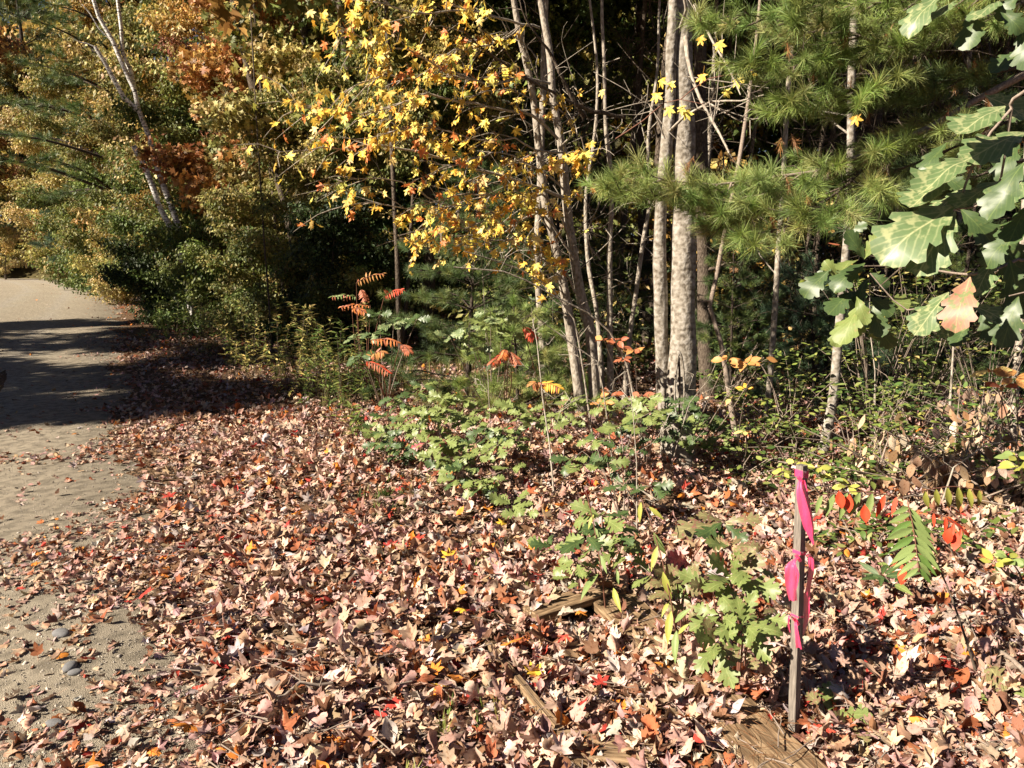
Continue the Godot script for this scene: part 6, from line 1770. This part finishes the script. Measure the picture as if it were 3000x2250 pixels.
func grass_and_far() -> void:
	var g := Geo.new()
	for k in 9:
		var a := rf(0, TAU)
		var d := Vector3(cos(a), 0, sin(a))
		var s := d.cross(Vector3.UP) * 0.03
		var b := d * rf(0.0, 0.12)
		var h := rf(0.5, 1.0)
		var bend := d * rf(0.1, 0.5)
		var p0 := g.p(b - s)
		var p1 := g.p(b + s)
		var p2 := g.p(b + Vector3(0, h * 0.6, 0) + bend * 0.35 - s * 0.7)
		var p3 := g.p(b + Vector3(0, h * 0.6, 0) + bend * 0.35 + s * 0.7)
		var p4 := g.p(b + Vector3(0, h, 0) + bend)
		g.quad(p0, p1, p3, p2)
		g.t(p2, p3, p4)
	var blade_tuft := g.mesh(M.far_leaf)
	var xs: Array = []
	var cs: Array = []
	for k: Array in [[Vector3(-0.123, 0, -2.454), 10, 0.12, 0.09], [Vector3(-0.287, 0, -2.081), 6, 0.1, 0.08], [Vector3(-0.009, 0, -2.401), 5, 0.06, 0.07], [Vector3(0.031, 0, -3.451), 5, 0.05, 0.07], [Vector3(-0.761, 0, -4.655), 12, 0.2, 0.1], [Vector3(-0.278, 0, -3.781), 6, 0.15, 0.07], [Vector3(-0.151, 0, -3.905), 7, 0.12, 0.08], [Vector3(-0.759, 0, -4.935), 10, 0.25, 0.1]]:
		for j in k[1]:
			var q := grounded(k[0] + Vector3(rf(-1, 1), 0, rf(-1, 1)) * k[2], 0.02)
			xs.append(Transform3D(Basis(Vector3.UP, rf(0, TAU)).scaled(Vector3(k[3], k[3] * rf(0.7, 1.2), k[3])), q))
			cs.append(hue("fresh"))
	for k in 2600:       # long grass where the verge meets the wood
		var z := -rf(7.5, 34.0)
		var t := rf(1.6, 4.2) + rf(0, 1.2)
		var x := road_x(z) + t / 0.884
		if rng.randf() > 0.5 + 0.5 * sin(x * 3.0 + z * 2.0):
			continue
		var s := rf(0.12, 0.34)
		xs.append(Transform3D(Basis(Vector3.UP, rf(0, TAU)).scaled(Vector3(s * 0.6, s, s * 0.6)), Vector3(x, gh(x, z), z)))
		cs.append(vary(pick([lin(0.22, 0.20, 0.07), lin(0.14, 0.15, 0.05), lin(0.36, 0.28, 0.13)])))
	tag(many("grass", blade_tuft, self, xs, cs), "sparse olive grass tufts along the verge", "grass", "", "stuff")
	# the far bend: a grassy bank, a dark trunk, low shrubs and a blue-grey roof
	g = Geo.new()
	var bank: Array = []
	for i in 14:
		var row: Array = []
		for j in 9:
			var x := -62.0 + i * 2.9
			var z := -57.0 - j * 1.6 + 0.22 * (x + 40.0)
			row.append(g.p(Vector3(x, -0.1 + 1.3 * sin(clampf(j / 3.5, 0.0, 1.0) * PI / 2) * (1.0 + 0.12 * sin(x * 1.7)) * smoothstep(0.0, 2.0, float(mini(i, 13 - i)) + 0.4), z)))
		bank.append(row)
	for i in 13:
		for j in 8:
			g.quad(bank[i][j], bank[i][j + 1], bank[i + 1][j + 1], bank[i + 1][j])
	var bm := plain_mat("dry bank grass", lin(0.09, 0.075, 0.035), 0.95, 0.1)
	tag(part("grassy_bank", g.mesh(bm), self), "low dry grassy bank where the lane bends away", "bank", "", "structure")
	xs = []
	cs = []
	for k in 1600:
		var x := rf(-61, -26)
		var z := -57.5 - rf(0, 8) + 0.22 * (x + 40.0)
		xs.append(Transform3D(Basis(Vector3.UP, rf(0, TAU)).scaled(Vector3(0.5, rf(0.3, 0.6), 0.5)), Vector3(x, 0.75, z)))
		cs.append(vary(pick([lin(0.24, 0.16, 0.07), lin(0.16, 0.13, 0.05), lin(0.10, 0.10, 0.04)])))
	tag(many("bank_grass", blade_tuft, self, xs, cs), "long dry grass on the far bank", "grass", "", "stuff")
	var house := thing("far_house", "building with a blue-grey sloping roof half hidden behind far trees", "building", Vector3(-52.249, 1.305, -85))
	house.position.y = 0.0
	g = Geo.new()
	var hx := house.position.x
	var hz := house.position.z
	g.slab(Vector3(hx - 9, 1.5, hz), Vector3(hx + 9, 1.5, hz), Vector3(0, 0, 4), Vector3(0, 1.6, 0), 2, 0.0)
	part("wall", g.mesh(M.wall, false, true), house)
	g = Geo.new()
	g.slab(Vector3(hx - 9.5, 4.2, hz + 2.2), Vector3(hx + 9.5, 4.2, hz + 2.2), Vector3(0, 1.35, -2.4), Vector3(0, 0.10, 0.05), 2, 0.0)
	part("roof", g.mesh(M.roof, false, true), house)


# ---------------------------------------------------------------- the wood
func edge_trees() -> void:
	var g := "trees along the lane's edge"
	# at, options, label
	for k: Array in [
		[Vector3(-43.143, -0.343, -72), {"h": 26.0, "r": 6.5, "from": 0.25, "hue": "olive", "sprays": 1500, "size": 1.7, "meshes": S.spray_big, "limbs": 16, "fill": 0.5}, "maple_tree", "very tall olive tree closing the far end of the lane"],
		[Vector3(-53.655, -0.559, -80), {"h": 30.0, "r": 7.5, "from": 0.3, "hue": "orange", "sprays": 1500, "size": 1.8, "meshes": S.spray_big, "limbs": 16, "fill": 0.5}, "maple_tree", "very tall rusty tree at the far left beyond the bend"],
		[Vector3(-33.013, -0.127, -64), {"h": 26.0, "r": 6.5, "from": 0.25, "hue": "yellow", "sprays": 1500, "size": 1.7, "meshes": S.spray_big, "limbs": 16, "fill": 0.5}, "maple_tree", "very tall yellowing tree far behind the dark-limbed pine"],
		[Vector3(-38.097, -0.019, -60), {"h": 15.0, "r": 5.5, "from": 0.1, "hue": "yellow", "sprays": 1700, "size": 1.2, "meshes": S.spray_big, "limbs": 16, "fill": 0.5}, "aspen", "yellow-leaved tree glowing at the far bend of the lane"],
		[Vector3(-36.115, 0.197, -52), {"h": 17.0, "r": 5.0, "from": 0.3, "hue": "orange", "sprays": 1100, "size": 1.1, "meshes": S.spray_big, "limbs": 14, "fill": 0.5}, "maple_tree", "tall orange tree farthest left beyond the lane"],
		[Vector3(-24.662, 0.412, -44), {"h": 11.0, "r": 3.6, "from": 0.08, "hue": "yellow", "sprays": 1500, "size": 0.85, "limbs": 15, "fill": 0.5}, "aspen", "pale yellow tree over the right side of the far lane"],
		[Vector3(-19.857, 0.601, -37), {"h": 10.0, "r": 3.2, "from": 0.08, "hue": "olive", "sprays": 1500, "size": 0.75, "limbs": 15, "fill": 0.5}, "birch_tree", "olive green tree behind the dark-limbed pine"],
		[Vector3(-13.328, 0.181, -28), {"h": 11.0, "r": 2.8, "from": 0.10, "hue": "gold", "sprays": 1700, "size": 0.62, "limbs": 16, "fill": 0.5}, "birch_tree", "gold-olive tree left of the leaning white birch"],
		[Vector3(-9.383, 0.191, -22.5), {"h": 12.0, "r": 2.6, "from": 0.12, "hue": "olive", "sprays": 1900, "size": 0.55, "limbs": 16, "fill": 0.5}, "birch_tree", "tall olive green tree just behind the leaning white birch"],
		[Vector3(-6.898, 0.41, -19), {"h": 11.5, "r": 2.3, "from": 0.15, "hue": "gold", "sprays": 1700, "size": 0.5, "limbs": 16, "fill": 0.5}, "birch_tree", "gold and green tree between white birch and orange maple"],
		[Vector3(-5.085, 0.351, -15.5), {"h": 6.2, "r": 2.0, "from": 0.28, "hue": "orange", "sprays": 1500, "size": 0.45, "limbs": 15, "fill": 0.5, "meshes": S.spray_star}, "maple_tree", "orange-red maple in the middle of the wood's edge"],
		[Vector3(-3.886, 0.432, -14.5), {"h": 10.0, "r": 2.1, "from": 0.2, "hue": "olive", "sprays": 1700, "size": 0.42, "limbs": 16, "fill": 0.5, "meshes": S.spray_star}, "maple_tree", "olive and gold maple right of the orange-red maple"],
		[Vector3(-2.566, 0.431, -13.5), {"h": 9.5, "r": 2.0, "from": 0.28, "hue": "olive", "sprays": 1500, "size": 0.42, "limbs": 15, "fill": 0.5, "meshes": S.spray_star}, "maple_tree", "olive-gold maple behind the yellow maple's left limbs"],
		[Vector3(-1.454, 0.474, -13), {"h": 9.5, "r": 2.0, "from": 0.32, "hue": "green", "sprays": 1400, "size": 0.42, "limbs": 15, "fill": 0.5}, "maple_tree", "green tree directly behind the yellow maple's leaves"],
		[Vector3(-0.488, 0.344, -14.5), {"h": 10.5, "r": 2.1, "from": 0.34, "hue": "olive", "sprays": 1300, "size": 0.45, "limbs": 15, "fill": 0.5}, "maple_tree", "olive tree behind the yellow maple's stems"],
		[Vector3(-6.342, 0.785, -21), {"h": 13.0, "r": 2.6, "from": 0.3, "hue": "rust", "sprays": 1500, "size": 0.55, "limbs": 15, "fill": 0.5}, "maple_tree", "rusty tall maple standing back in the wood"],
		[Vector3(-18.489, 0.52, -40), {"h": 15.0, "r": 4.0, "from": 0.2, "hue": "olive", "sprays": 1500, "size": 0.95, "limbs": 15, "fill": 0.5}, "maple_tree", "tall olive tree standing back above the leaning birch"],
		[Vector3(0.667, 0.391, -15), {"h": 11.0, "r": 2.2, "from": 0.36, "hue": "green", "sprays": 1200, "size": 0.45, "limbs": 14, "fill": 0.5}, "maple_tree", "green tree deep behind the yellow maple's upper stems"],
		[Vector3(2.475, 0.432, -14.5), {"h": 11.0, "r": 2.2, "from": 0.38, "hue": "green", "sprays": 1000, "size": 0.45, "limbs": 14, "fill": 0.5, "meshes": S.spray_star}, "maple_tree", "green maple seen between yellow maple and beech"],
	]:
		var o: Dictionary = k[1]
		o["group"] = g
		broad_tree(k[2], k[3], "tree", k[0], o)
	# bushes at the foot of the edge
	var bg := "bushes at the foot of the wood's edge"
	for k: Array in [
		[Vector3(-22.58, -0.478, -41), {"h": 4.4, "r": 2.2, "from": 0.03, "hue": "fresh", "sprays": 900, "size": 0.7, "limbs": 14, "fill": 0.6, "t": 0.05}, "bright yellow-green bush farthest down the lane"],
		[Vector3(-16.874, -0.213, -32), {"h": 3.6, "r": 2.0, "from": 0.03, "hue": "fresh", "sprays": 900, "size": 0.6, "limbs": 14, "fill": 0.6, "t": 0.05}, "yellow-green bush with flecks of light behind the dull pine sapling"],
		[Vector3(-13.242, -0.059, -26.5), {"h": 2.8, "r": 1.7, "from": 0.03, "hue": "yellow", "sprays": 800, "size": 0.5, "limbs": 14, "fill": 0.6, "t": 0.04}, "low yellowing bush by the sunlit lane"],
		[Vector3(-9.907, 1.006, -22), {"h": 4.0, "r": 1.6, "from": 0.05, "hue": "green", "sprays": 900, "size": 0.5, "limbs": 14, "fill": 0.6, "t": 0.04}, "dark green bush under the leaning birch"],
		[Vector3(-7.449, 1.101, -18.5), {"h": 3.8, "r": 1.5, "from": 0.05, "hue": "green", "sprays": 1000, "size": 0.42, "limbs": 14, "fill": 0.6, "t": 0.04}, "glossy green bush right of the leaning birch's foot"],
		[Vector3(-8.526, -0.045, -19), {"h": 1.9, "r": 1.2, "from": 0.04, "hue": "deep", "sprays": 500, "size": 0.4, "limbs": 12, "fill": 0.6, "t": 0.03}, "low dark bush at the shade line by the lane"],
		[Vector3(-4.598, 0.388, -14), {"h": 2.6, "r": 1.2, "from": 0.05, "hue": "olive", "sprays": 700, "size": 0.36, "limbs": 12, "fill": 0.6, "t": 0.03}, "olive bush under the orange-red maple"],
		[Vector3(-2.979, 0.544, -12.2), {"h": 2.4, "r": 1.1, "from": 0.05, "hue": "deep", "sprays": 600, "size": 0.34, "limbs": 12, "fill": 0.6, "t": 0.03}, "dark bush behind the tall weeds"],
		[Vector3(-5.708, 0.694, -16), {"h": 2.4, "r": 0.8, "from": 0.5, "hue": "orange", "sprays": 220, "size": 0.34, "limbs": 9, "fill": 0.5, "t": 0.03, "meshes": S.spray_star}, "small bright orange maple bush over the dark undergrowth"],
		[Vector3(-35.188, 0.143, -54), {"h": 3.8, "r": 1.5, "from": 0.1, "hue": "yellow", "sprays": 300, "size": 0.6, "limbs": 9, "fill": 0.5, "t": 0.05}, "small yellow tree on the far bank at the left edge"],
		[Vector3(-37.89, -0.073, -62), {"h": 3.4, "r": 1.8, "from": 0.1, "hue": "olive", "sprays": 240, "size": 0.6, "limbs": 9, "fill": 0.5, "t": 0.05}, "dull bush on the far bank before the blue-grey roof"],
	]:
		var o: Dictionary = k[1]
		o["group"] = bg
		broad_tree("bush", k[2], "bush", k[0], o)
	# slender growth that hides the trunks from the lane
	for k: Array in [
		[Vector3(-25.924, 0.332, -47), {"h": 6.0, "r": 2.2, "hue": "fresh", "sprays": 900, "size": 0.75}, "fresh green young tree leaning over the lane's far right side"],
		[Vector3(-16.59, 0.709, -33), {"h": 7.0, "r": 2.0, "hue": "fresh", "sprays": 1100, "size": 0.62}, "young green tree between the dull pine sapling and the birch"],
		[Vector3(-11.324, 0.939, -24.5), {"h": 6.0, "r": 1.7, "hue": "olive", "sprays": 1100, "size": 0.5}, "young olive tree left of the birch's foot"],
		[Vector3(-8.682, 1.047, -20.5), {"h": 5.0, "r": 1.5, "hue": "gold", "sprays": 900, "size": 0.44}, "young golden tree behind the birch's foot"],
		[Vector3(-6.266, 1.198, -14.9), {"h": 2.6, "r": 0.9, "hue": "green", "sprays": 500, "size": 0.34}, "green sapling covering the leaning birch's foot"],
		[Vector3(-6.516, 1.136, -17.2), {"h": 5.2, "r": 1.4, "hue": "fresh", "sprays": 1100, "size": 0.42}, "young leafy green tree between birch and orange-red maple"],
		[Vector3(-4.407, 1.217, -14.2), {"h": 4.2, "r": 1.2, "hue": "olive", "sprays": 900, "size": 0.36}, "young olive tree under the orange-red maple's right side"],
		[Vector3(-3.221, 1.249, -13), {"h": 4.4, "r": 1.1, "hue": "olive", "sprays": 800, "size": 0.34}, "young olive-green tree over the tall weeds"],
		[Vector3(-2.297, 1.26, -12.6), {"h": 4.2, "r": 1.2, "hue": "olive", "sprays": 700, "size": 0.34}, "young olive tree at the left of the dark gap"],
		[Vector3(-1.758, 1.276, -12), {"h": 6.5, "r": 1.6, "hue": "olive", "sprays": 900, "size": 0.4, "from": 0.45}, "young olive tree whose crown fills in behind the maple's lower limbs"],
	]:
		var o: Dictionary = k[1]
		o.merge({"from": 0.06, "limbs": 16, "fill": 0.55, "t": 0.035, "group": "young trees along the lane's edge"})
		broad_tree("young_tree", k[2], "tree", k[0], o)
	# pines along the edge
	pine_tree("pine_tree", "white pine with long dark limbs above the lane at the upper left", "tree", Vector3(-13.626, 0.231, -27), {"h": 16.0, "r": 4.6, "t": 0.2, "from": 0.24, "whorls": 11, "each": 6, "limb": 0.07, "step": 0.3, "shoot": 0.9, "size": 2.0, "hue": "pine", "start": 0.4})
	pine_tree("pine_tree", "blue-green pine leaning over the far lane at the left", "tree", Vector3(-18.164, -0.276, -37), {"h": 12.0, "r": 5.2, "from": 0.1, "whorls": 10, "each": 6, "limb": 0.05, "step": 0.3, "shoot": 0.8, "size": 2.2, "hue": "bluepine", "start": 0.2})
	pine_tree("pine_sapling", "dull grey-green pine sapling among the bushes by the lane", "sapling", Vector3(-13.508, 0.014, -28), {"h": 4.5, "r": 1.4, "from": 0.06, "whorls": 8, "each": 6, "limb": 0.02, "step": 0.2, "shoot": 0.5, "size": 1.5, "hue": "bluepine", "start": 0.2})
	pine_tree("far_pine", "dark thick trunk standing on the far bank with shaded boughs above", "tree", Vector3(-35.986, -1.442, -60), {"h": 22.0, "r": 6.5, "t": 0.55, "from": 0.16, "whorls": 11, "each": 6, "limb": 0.1, "step": 0.6, "shoot": 1.6, "size": 4.0, "hue": "deep", "start": 0.2})
	pine_tree("pine_sapling", "feathery dark pine sapling in the gap behind the pale oak sapling", "sapling", Vector3(-0.506, 0, -8.617), {"h": 2.7, "r": 1.3, "t": 0.03, "from": 0.08, "whorls": 9, "each": 6, "limb": 0.012, "step": 0.13, "shoot": 0.34, "size": 1.0, "hue": "pine", "start": 0.25, "fine": true})
	pine_tree("pine_sapling", "low pine sapling with a light green bough under the bare maple stems", "sapling", Vector3(0.065, 0, -7.528), {"h": 1.15, "r": 0.9, "t": 0.02, "from": 0.1, "whorls": 5, "each": 6, "limb": 0.01, "step": 0.12, "shoot": 0.3, "size": 1.0, "hue": "lightpine", "start": 0.25, "fine": true})
	pine_tree("pine_sapling", "small pine sapling standing right behind the beech", "sapling", Vector3(2.486, -0.093, -8.6), {"h": 2.0, "r": 0.75, "t": 0.02, "from": 0.1, "whorls": 8, "each": 5, "limb": 0.009, "step": 0.12, "shoot": 0.26, "size": 0.95, "hue": "pine", "start": 0.25, "fine": true})
	pine_tree("pine_sapling", "broad low pine sapling left of the pale thin trunk", "sapling", Vector3(3.451, -0.201, -8.6), {"h": 1.7, "r": 1.0, "t": 0.02, "from": 0.08, "whorls": 7, "each": 6, "limb": 0.009, "step": 0.13, "shoot": 0.3, "size": 1.0, "hue": "bluepine", "start": 0.25, "fine": true})
	pine_tree("pine_sapling", "pine sapling in shade behind the near oak leaves", "sapling", Vector3(4.846, 0.051, -8.4), {"h": 3.6, "r": 1.5, "t": 0.03, "from": 0.12, "whorls": 9, "each": 6, "limb": 0.012, "step": 0.14, "shoot": 0.36, "size": 1.1, "hue": "pine", "start": 0.25, "fine": true})
	pine_tree("pine_sapling", "dark pine sapling behind the yellow maple's foot", "sapling", Vector3(0.539, -0.337, -10.5), {"h": 4.2, "r": 1.6, "t": 0.03, "from": 0.1, "whorls": 9, "each": 6, "limb": 0.012, "step": 0.18, "shoot": 0.42, "size": 1.3, "hue": "deep", "start": 0.25})

func inner_wood() -> void:
	# trunks that can be told apart
	for k: Array in [
		["slim pale trunk right of the beech, straight and white in the sun", [Vector3(2.604, -0.178, -6.3), Vector3(2.698, 0.426, -6.362), Vector3(2.731, 0.888, -6.425), Vector3(2.767, 1.425, -6.487), Vector3(2.801, 2.032, -6.55), Vector3(2.801, 2.559, -6.612), Vector3(2.796, 3.119, -6.675), Vector3(2.806, 3.673, -6.737), Vector3(2.806, 4.257, -6.8)], 0.037, 0.022, {"bark": "beech", "twigs": 8, "crown": 1.8, "rise": 4.0, "hue": "gold"}],
		["thin pale trunk midway between beech and the straight pale one", [Vector3(2.559, -0.231, -7.6), Vector3(2.591, 0.331, -7.65), Vector3(2.621, 0.933, -7.7), Vector3(2.639, 1.573, -7.75), Vector3(2.661, 1.981, -7.8), Vector3(2.683, 2.386, -7.85), Vector3(2.699, 3.182, -7.9), Vector3(2.737, 3.835, -7.95), Vector3(2.739, 4.479, -8)], 0.030, 0.016, {"bark": "grey", "twigs": 10, "crown": 1.6, "rise": 3.0, "hue": "gold"}],
		["crooked thin trunk forking right of the beech", [Vector3(2.005, -0.39, -6.6), Vector3(1.943, 0.21, -6.637), Vector3(1.873, 0.616, -6.675), Vector3(1.823, 0.877, -6.713), Vector3(1.727, 1.169, -6.75), Vector3(1.786, 1.437, -6.787), Vector3(1.839, 1.736, -6.825), Vector3(1.906, 2.092, -6.863), Vector3(1.978, 2.485, -6.9)], 0.024, 0.012, {"bark": "twig", "twigs": 8, "rise": 2.0}],
		["dark pine trunk standing deep behind the upper pine boughs", [Vector3(5.073, -0.632, -10.5), Vector3(4.938, 1.315, -10.575), Vector3(4.829, 3.026, -10.65), Vector3(4.752, 4.329, -10.725), Vector3(4.686, 5.486, -10.8)], 0.115, 0.09, {"bark": "pine", "twigs": 14, "crown": 2.4, "rise": 6.0, "hue": "deep", "reach": 1.4}],
		["grey-brown pine trunk close behind the beech's right side", [Vector3(2.251, -0.526, -8.6), Vector3(2.185, 0.538, -8.64), Vector3(2.134, 1.519, -8.68), Vector3(2.074, 2.621, -8.72), Vector3(2.02, 3.829, -8.76), Vector3(1.983, 4.767, -8.8)], 0.075, 0.055, {"bark": "dark", "twigs": 9, "crown": 2.2, "rise": 5.0, "hue": "deep"}],
		["pale trunk before the dim wood behind the oak patch", [Vector3(0.389, -0.272, -8.2), Vector3(0.345, 0.436, -8.24), Vector3(0.308, 0.933, -8.28), Vector3(0.267, 1.571, -8.32), Vector3(0.289, 2.247, -8.36), Vector3(0.311, 2.819, -8.4)], 0.036, 0.028, {"bark": "grey", "twigs": 9, "rise": 5.0, "crown": 1.6, "hue": "gold"}],
		["dark stem in the gap left of the feathery pine sapling", [Vector3(-1.583, -0.292, -11), Vector3(-1.634, 0.636, -11.133), Vector3(-1.658, 1.561, -11.267), Vector3(-1.705, 2.612, -11.4)], 0.035, 0.028, {"bark": "dark", "twigs": 10, "rise": 5.0}],
		["slim dark stem among the orange maple's leaves", [Vector3(-3.806, -0.059, -13.5), Vector3(-3.993, 0.911, -13.6), Vector3(-4.105, 1.713, -13.7), Vector3(-4.168, 2.669, -13.8), Vector3(-4.272, 3.616, -13.9), Vector3(-4.362, 4.785, -14)], 0.035, 0.02, {"bark": "dark", "twigs": 9, "rise": 3.0}],
		["brown trunk leaning behind the gold-leaved maple", [Vector3(-3.515, -0.157, -13), Vector3(-3.622, 1.555, -13.1), Vector3(-3.833, 2.622, -13.2), Vector3(-4.056, 3.381, -13.3), Vector3(-4.241, 4.137, -13.4), Vector3(-4.485, 5.18, -13.5)], 0.08, 0.05, {"bark": "dark", "twigs": 9, "rise": 3.0}],
		["thin stem showing over the tall weeds", [Vector3(-3.758, -0.095, -12), Vector3(-3.816, 0.985, -12.133), Vector3(-3.879, 1.701, -12.267), Vector3(-3.931, 2.347, -12.4)], 0.016, 0.01, {"bark": "dark", "twigs": 8, "rise": 3.0}],
		["slim stem at the right edge behind the brush pile", [Vector3(4.416, -0.032, -6.6), Vector3(4.41, 0.617, -6.667), Vector3(4.451, 1.017, -6.733), Vector3(4.429, 1.814, -6.8)], 0.03, 0.02, {"bark": "grey", "twigs": 8, "rise": 3.0}],
	]:
		slim_trunk(k[0], k[1], k[2], k[3], k[4])
	# further trunks, told apart by nothing but where they stand
	rng.seed = 77
	for k in 28:
		var d := rf(11.0, 23.0)
		var x := d * rf(0.08, 0.70)
		var at := Vector3(x, 0, -d)
		var h := rf(6, 9)
		var pale := rng.randf() < 0.22
		var r := rf(0.025, 0.075)
		var shift := rf(-0.8, 0.8)
		var across := x / d
		var where := "behind the yellow maple's stems"
		if across > 0.52:
			where = "far behind the near oak leaves"
		elif across > 0.40:
			where = "right of the straight pale trunk"
		elif across > 0.27:
			where = "between beech and straight pale trunk"
		elif across > 0.17:
			where = "close behind the beech"
		var label: String = "%s %s trunk, %s, %s, %s" % ["very thin" if r < 0.04 else ("slim" if r < 0.058 else "stouter"), "pale grey" if pale else "dark", "leaning left" if shift < -0.3 else ("leaning right" if shift > 0.3 else "upright"), "at the front" if d < 14.0 else ("midway" if d < 18.0 else "deep"), where]
		slim_trunk(label, wobbly(at, at + Vector3(shift, h, rf(-0.6, 0.6)), 5, 0.10), r, r * 0.5, {"bark": "grey" if pale else "dark", "twigs": 14, "reach": 1.5, "group": "slim trunks in the dim wood", "crown": 2.0 if k % 2 == 0 else 1.5, "sprays": 380, "hue": ["olive", "deep", "gold", "green"][k % 4]})
	# shrubby undergrowth and tangle of dead twigs that no one could count
	var tw: Array = []
	for v in 3:
		var g := Geo.new()
		for k in 12:
			var a := rv(0.5)
			var d := (unit() + Vector3(0, 0.2, 0)).normalized() * rf(0.4, 1.0)
			g.tube(curve([a, a + d * 0.5 + rv(0.1), a + d + rv(0.1)], 0.25), 0.007, 0.002, 4)
			g.tube([a + d * 0.5, a + d * 0.6 + rv(0.3)], 0.004, 0.0015, 3)
		tw.append(g.mesh(M.dark))
	var xs := [[], [], []]
	var cs := [[], [], []]
	for k in 220:
		var d := rf(7.5, 16.0)
		var x := d * rf(-0.05, 0.72)
		if d < 9.0 and x < 2.0:
			continue
		var v := k % 3
		var y := rf(0.2, 4.5)
		if d < 10 and y < 1.0 and x < 3.5:
			continue
		xs[v].append(Transform3D(Basis(Vector3.UP, rf(0, TAU)).scaled(Vector3.ONE * rf(0.6, 1.1)), Vector3(x, y, -d)))
		cs[v].append(Color.WHITE)
	var tangle := thing("dead_twigs", "tangle of dead grey twigs filling the dim wood", "dead twigs")
	tangle.set_meta("kind", "stuff")
	for v in 3:
		many("twigs", tw[v], tangle, xs[v], cs[v])
	# low growth between the trunks
	var lx := [[], [], [], []]
	var lc := [[], [], [], []]
	for k in 2600:
		var d := rf(9.0, 26.0)
		var x := d * rf(-0.30, 0.75)
		if beside(x, -d) < 4.5:
			continue
		var v := k % 4
		var s := rf(0.35, 0.7)
		lx[v].append(Transform3D(Basis(Vector3.UP, rf(0, TAU)).scaled(Vector3(s, s * 0.7, s)), Vector3(x, gh(x, -d) + rf(0.1, 1.0 + 0.12 * d) * rng.randf(), -d)))
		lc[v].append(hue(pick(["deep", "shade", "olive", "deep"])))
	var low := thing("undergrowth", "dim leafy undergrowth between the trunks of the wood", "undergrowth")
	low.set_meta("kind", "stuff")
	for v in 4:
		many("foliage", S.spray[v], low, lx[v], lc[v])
	# the wood goes on behind
	var fx := [[], [], [], []]
	var fc := [[], [], [], []]
	for k in 17000:
		var d := rf(20.0, 46.0)
		var x := d * rf(-0.62, 0.85)
		if beside(x, -d) < 5.0:
			continue
		var y := pow(rng.randf(), 1.0) * (d * 0.42 + 2.5)
		var v := k % 4
		var s := rf(0.9, 1.6)
		fx[v].append(Transform3D(Basis(Vector3.UP, rf(0, TAU)).scaled(Vector3(s, s * 0.75, s)), Vector3(x, y, -d)))
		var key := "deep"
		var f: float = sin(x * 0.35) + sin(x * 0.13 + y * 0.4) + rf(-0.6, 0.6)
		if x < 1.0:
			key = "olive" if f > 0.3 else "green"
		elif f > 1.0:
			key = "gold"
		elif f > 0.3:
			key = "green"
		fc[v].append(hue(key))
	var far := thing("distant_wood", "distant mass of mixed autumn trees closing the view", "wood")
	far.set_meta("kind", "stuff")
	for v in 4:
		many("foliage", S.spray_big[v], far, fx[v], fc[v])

# trees across the lane: out of the picture, but their shade lies on it
func trees_across() -> void:
	var g := "trees on the far side of the lane"
	for k: Array in [
		[Vector3(-15.5, 0, -7.0), 11.0, 2.6, "tall tree across the lane shading the middle of the road"],
		[Vector3(-18.5, 0, -10.0), 12.0, 2.6, "tall tree across the lane farthest of the shade trees"],
		[Vector3(-14.6, 0, -3.4), 9.0, 1.6, "smaller tree across the lane nearest the open sun"],
		[Vector3(-22.5, 0, -12.5), 12.0, 1.8, "tree across the lane before the sunlit bend"],
	]:
		var o := {"h": k[1], "r": k[2], "from": 0.42, "hue": "olive", "sprays": 800, "size": 0.8, "meshes": S.spray_big, "limbs": 14, "fill": 0.5, "group": g}
		broad_tree("shade_tree", k[3], "tree", k[0], o)


func _ready() -> void:
	rng.seed = 20
	var cam := Camera3D.new()
	cam.name = "camera"
	cam.fov = 53.0
	cam.position = Vector3(0, 1.6, 0)
	cam.rotation_degrees = Vector3(-9.4, 0, 0)
	cam.near = 0.05
	cam.far = 900.0
	add_child(cam)
	cam.current = true
	var sky := ProceduralSkyMaterial.new()
	sky.sky_top_color = Color(0.22, 0.36, 0.62)
	sky.sky_horizon_color = Color(0.66, 0.74, 0.84)
	sky.sky_curve = 0.18
	sky.ground_bottom_color = Color(0.16, 0.13, 0.10)
	sky.ground_horizon_color = Color(0.30, 0.26, 0.22)
	sky.sky_energy_multiplier = 0.45
	var env := Environment.new()
	env.background_mode = Environment.BG_SKY
	env.sky = Sky.new()
	env.sky.sky_material = sky
	env.tonemap_mode = Environment.TONE_MAPPER_LINEAR
	env.tonemap_exposure = 2.75
	env.sdfgi_enabled = true
	env.ssao_enabled = true
	env.ssil_enabled = true
	var we := WorldEnvironment.new()
	we.name = "environment"
	we.environment = env
	add_child(we)
	var sun := DirectionalLight3D.new()
	sun.name = "sun"
	sun.light_energy = 1.6
	sun.light_color = Color(1.0, 0.945, 0.87)
	sun.light_angular_distance = 0.53
	sun.shadow_enabled = true
	sun.basis = Basis.looking_at(-SUN.normalized(), Vector3.UP)
	add_child(sun)
	make_materials()
	make_meshes()
	build_ground()
	inner_wood()
	edge_trees()
	trees_across()
	white_birch()
	yellow_maple()
	beech()
	near_pine()
	oak_overhead()
	near_plants()
	brush_pile()
	survey_stake()
	boards()
	stones()
	build_litter()
	grass_and_far()
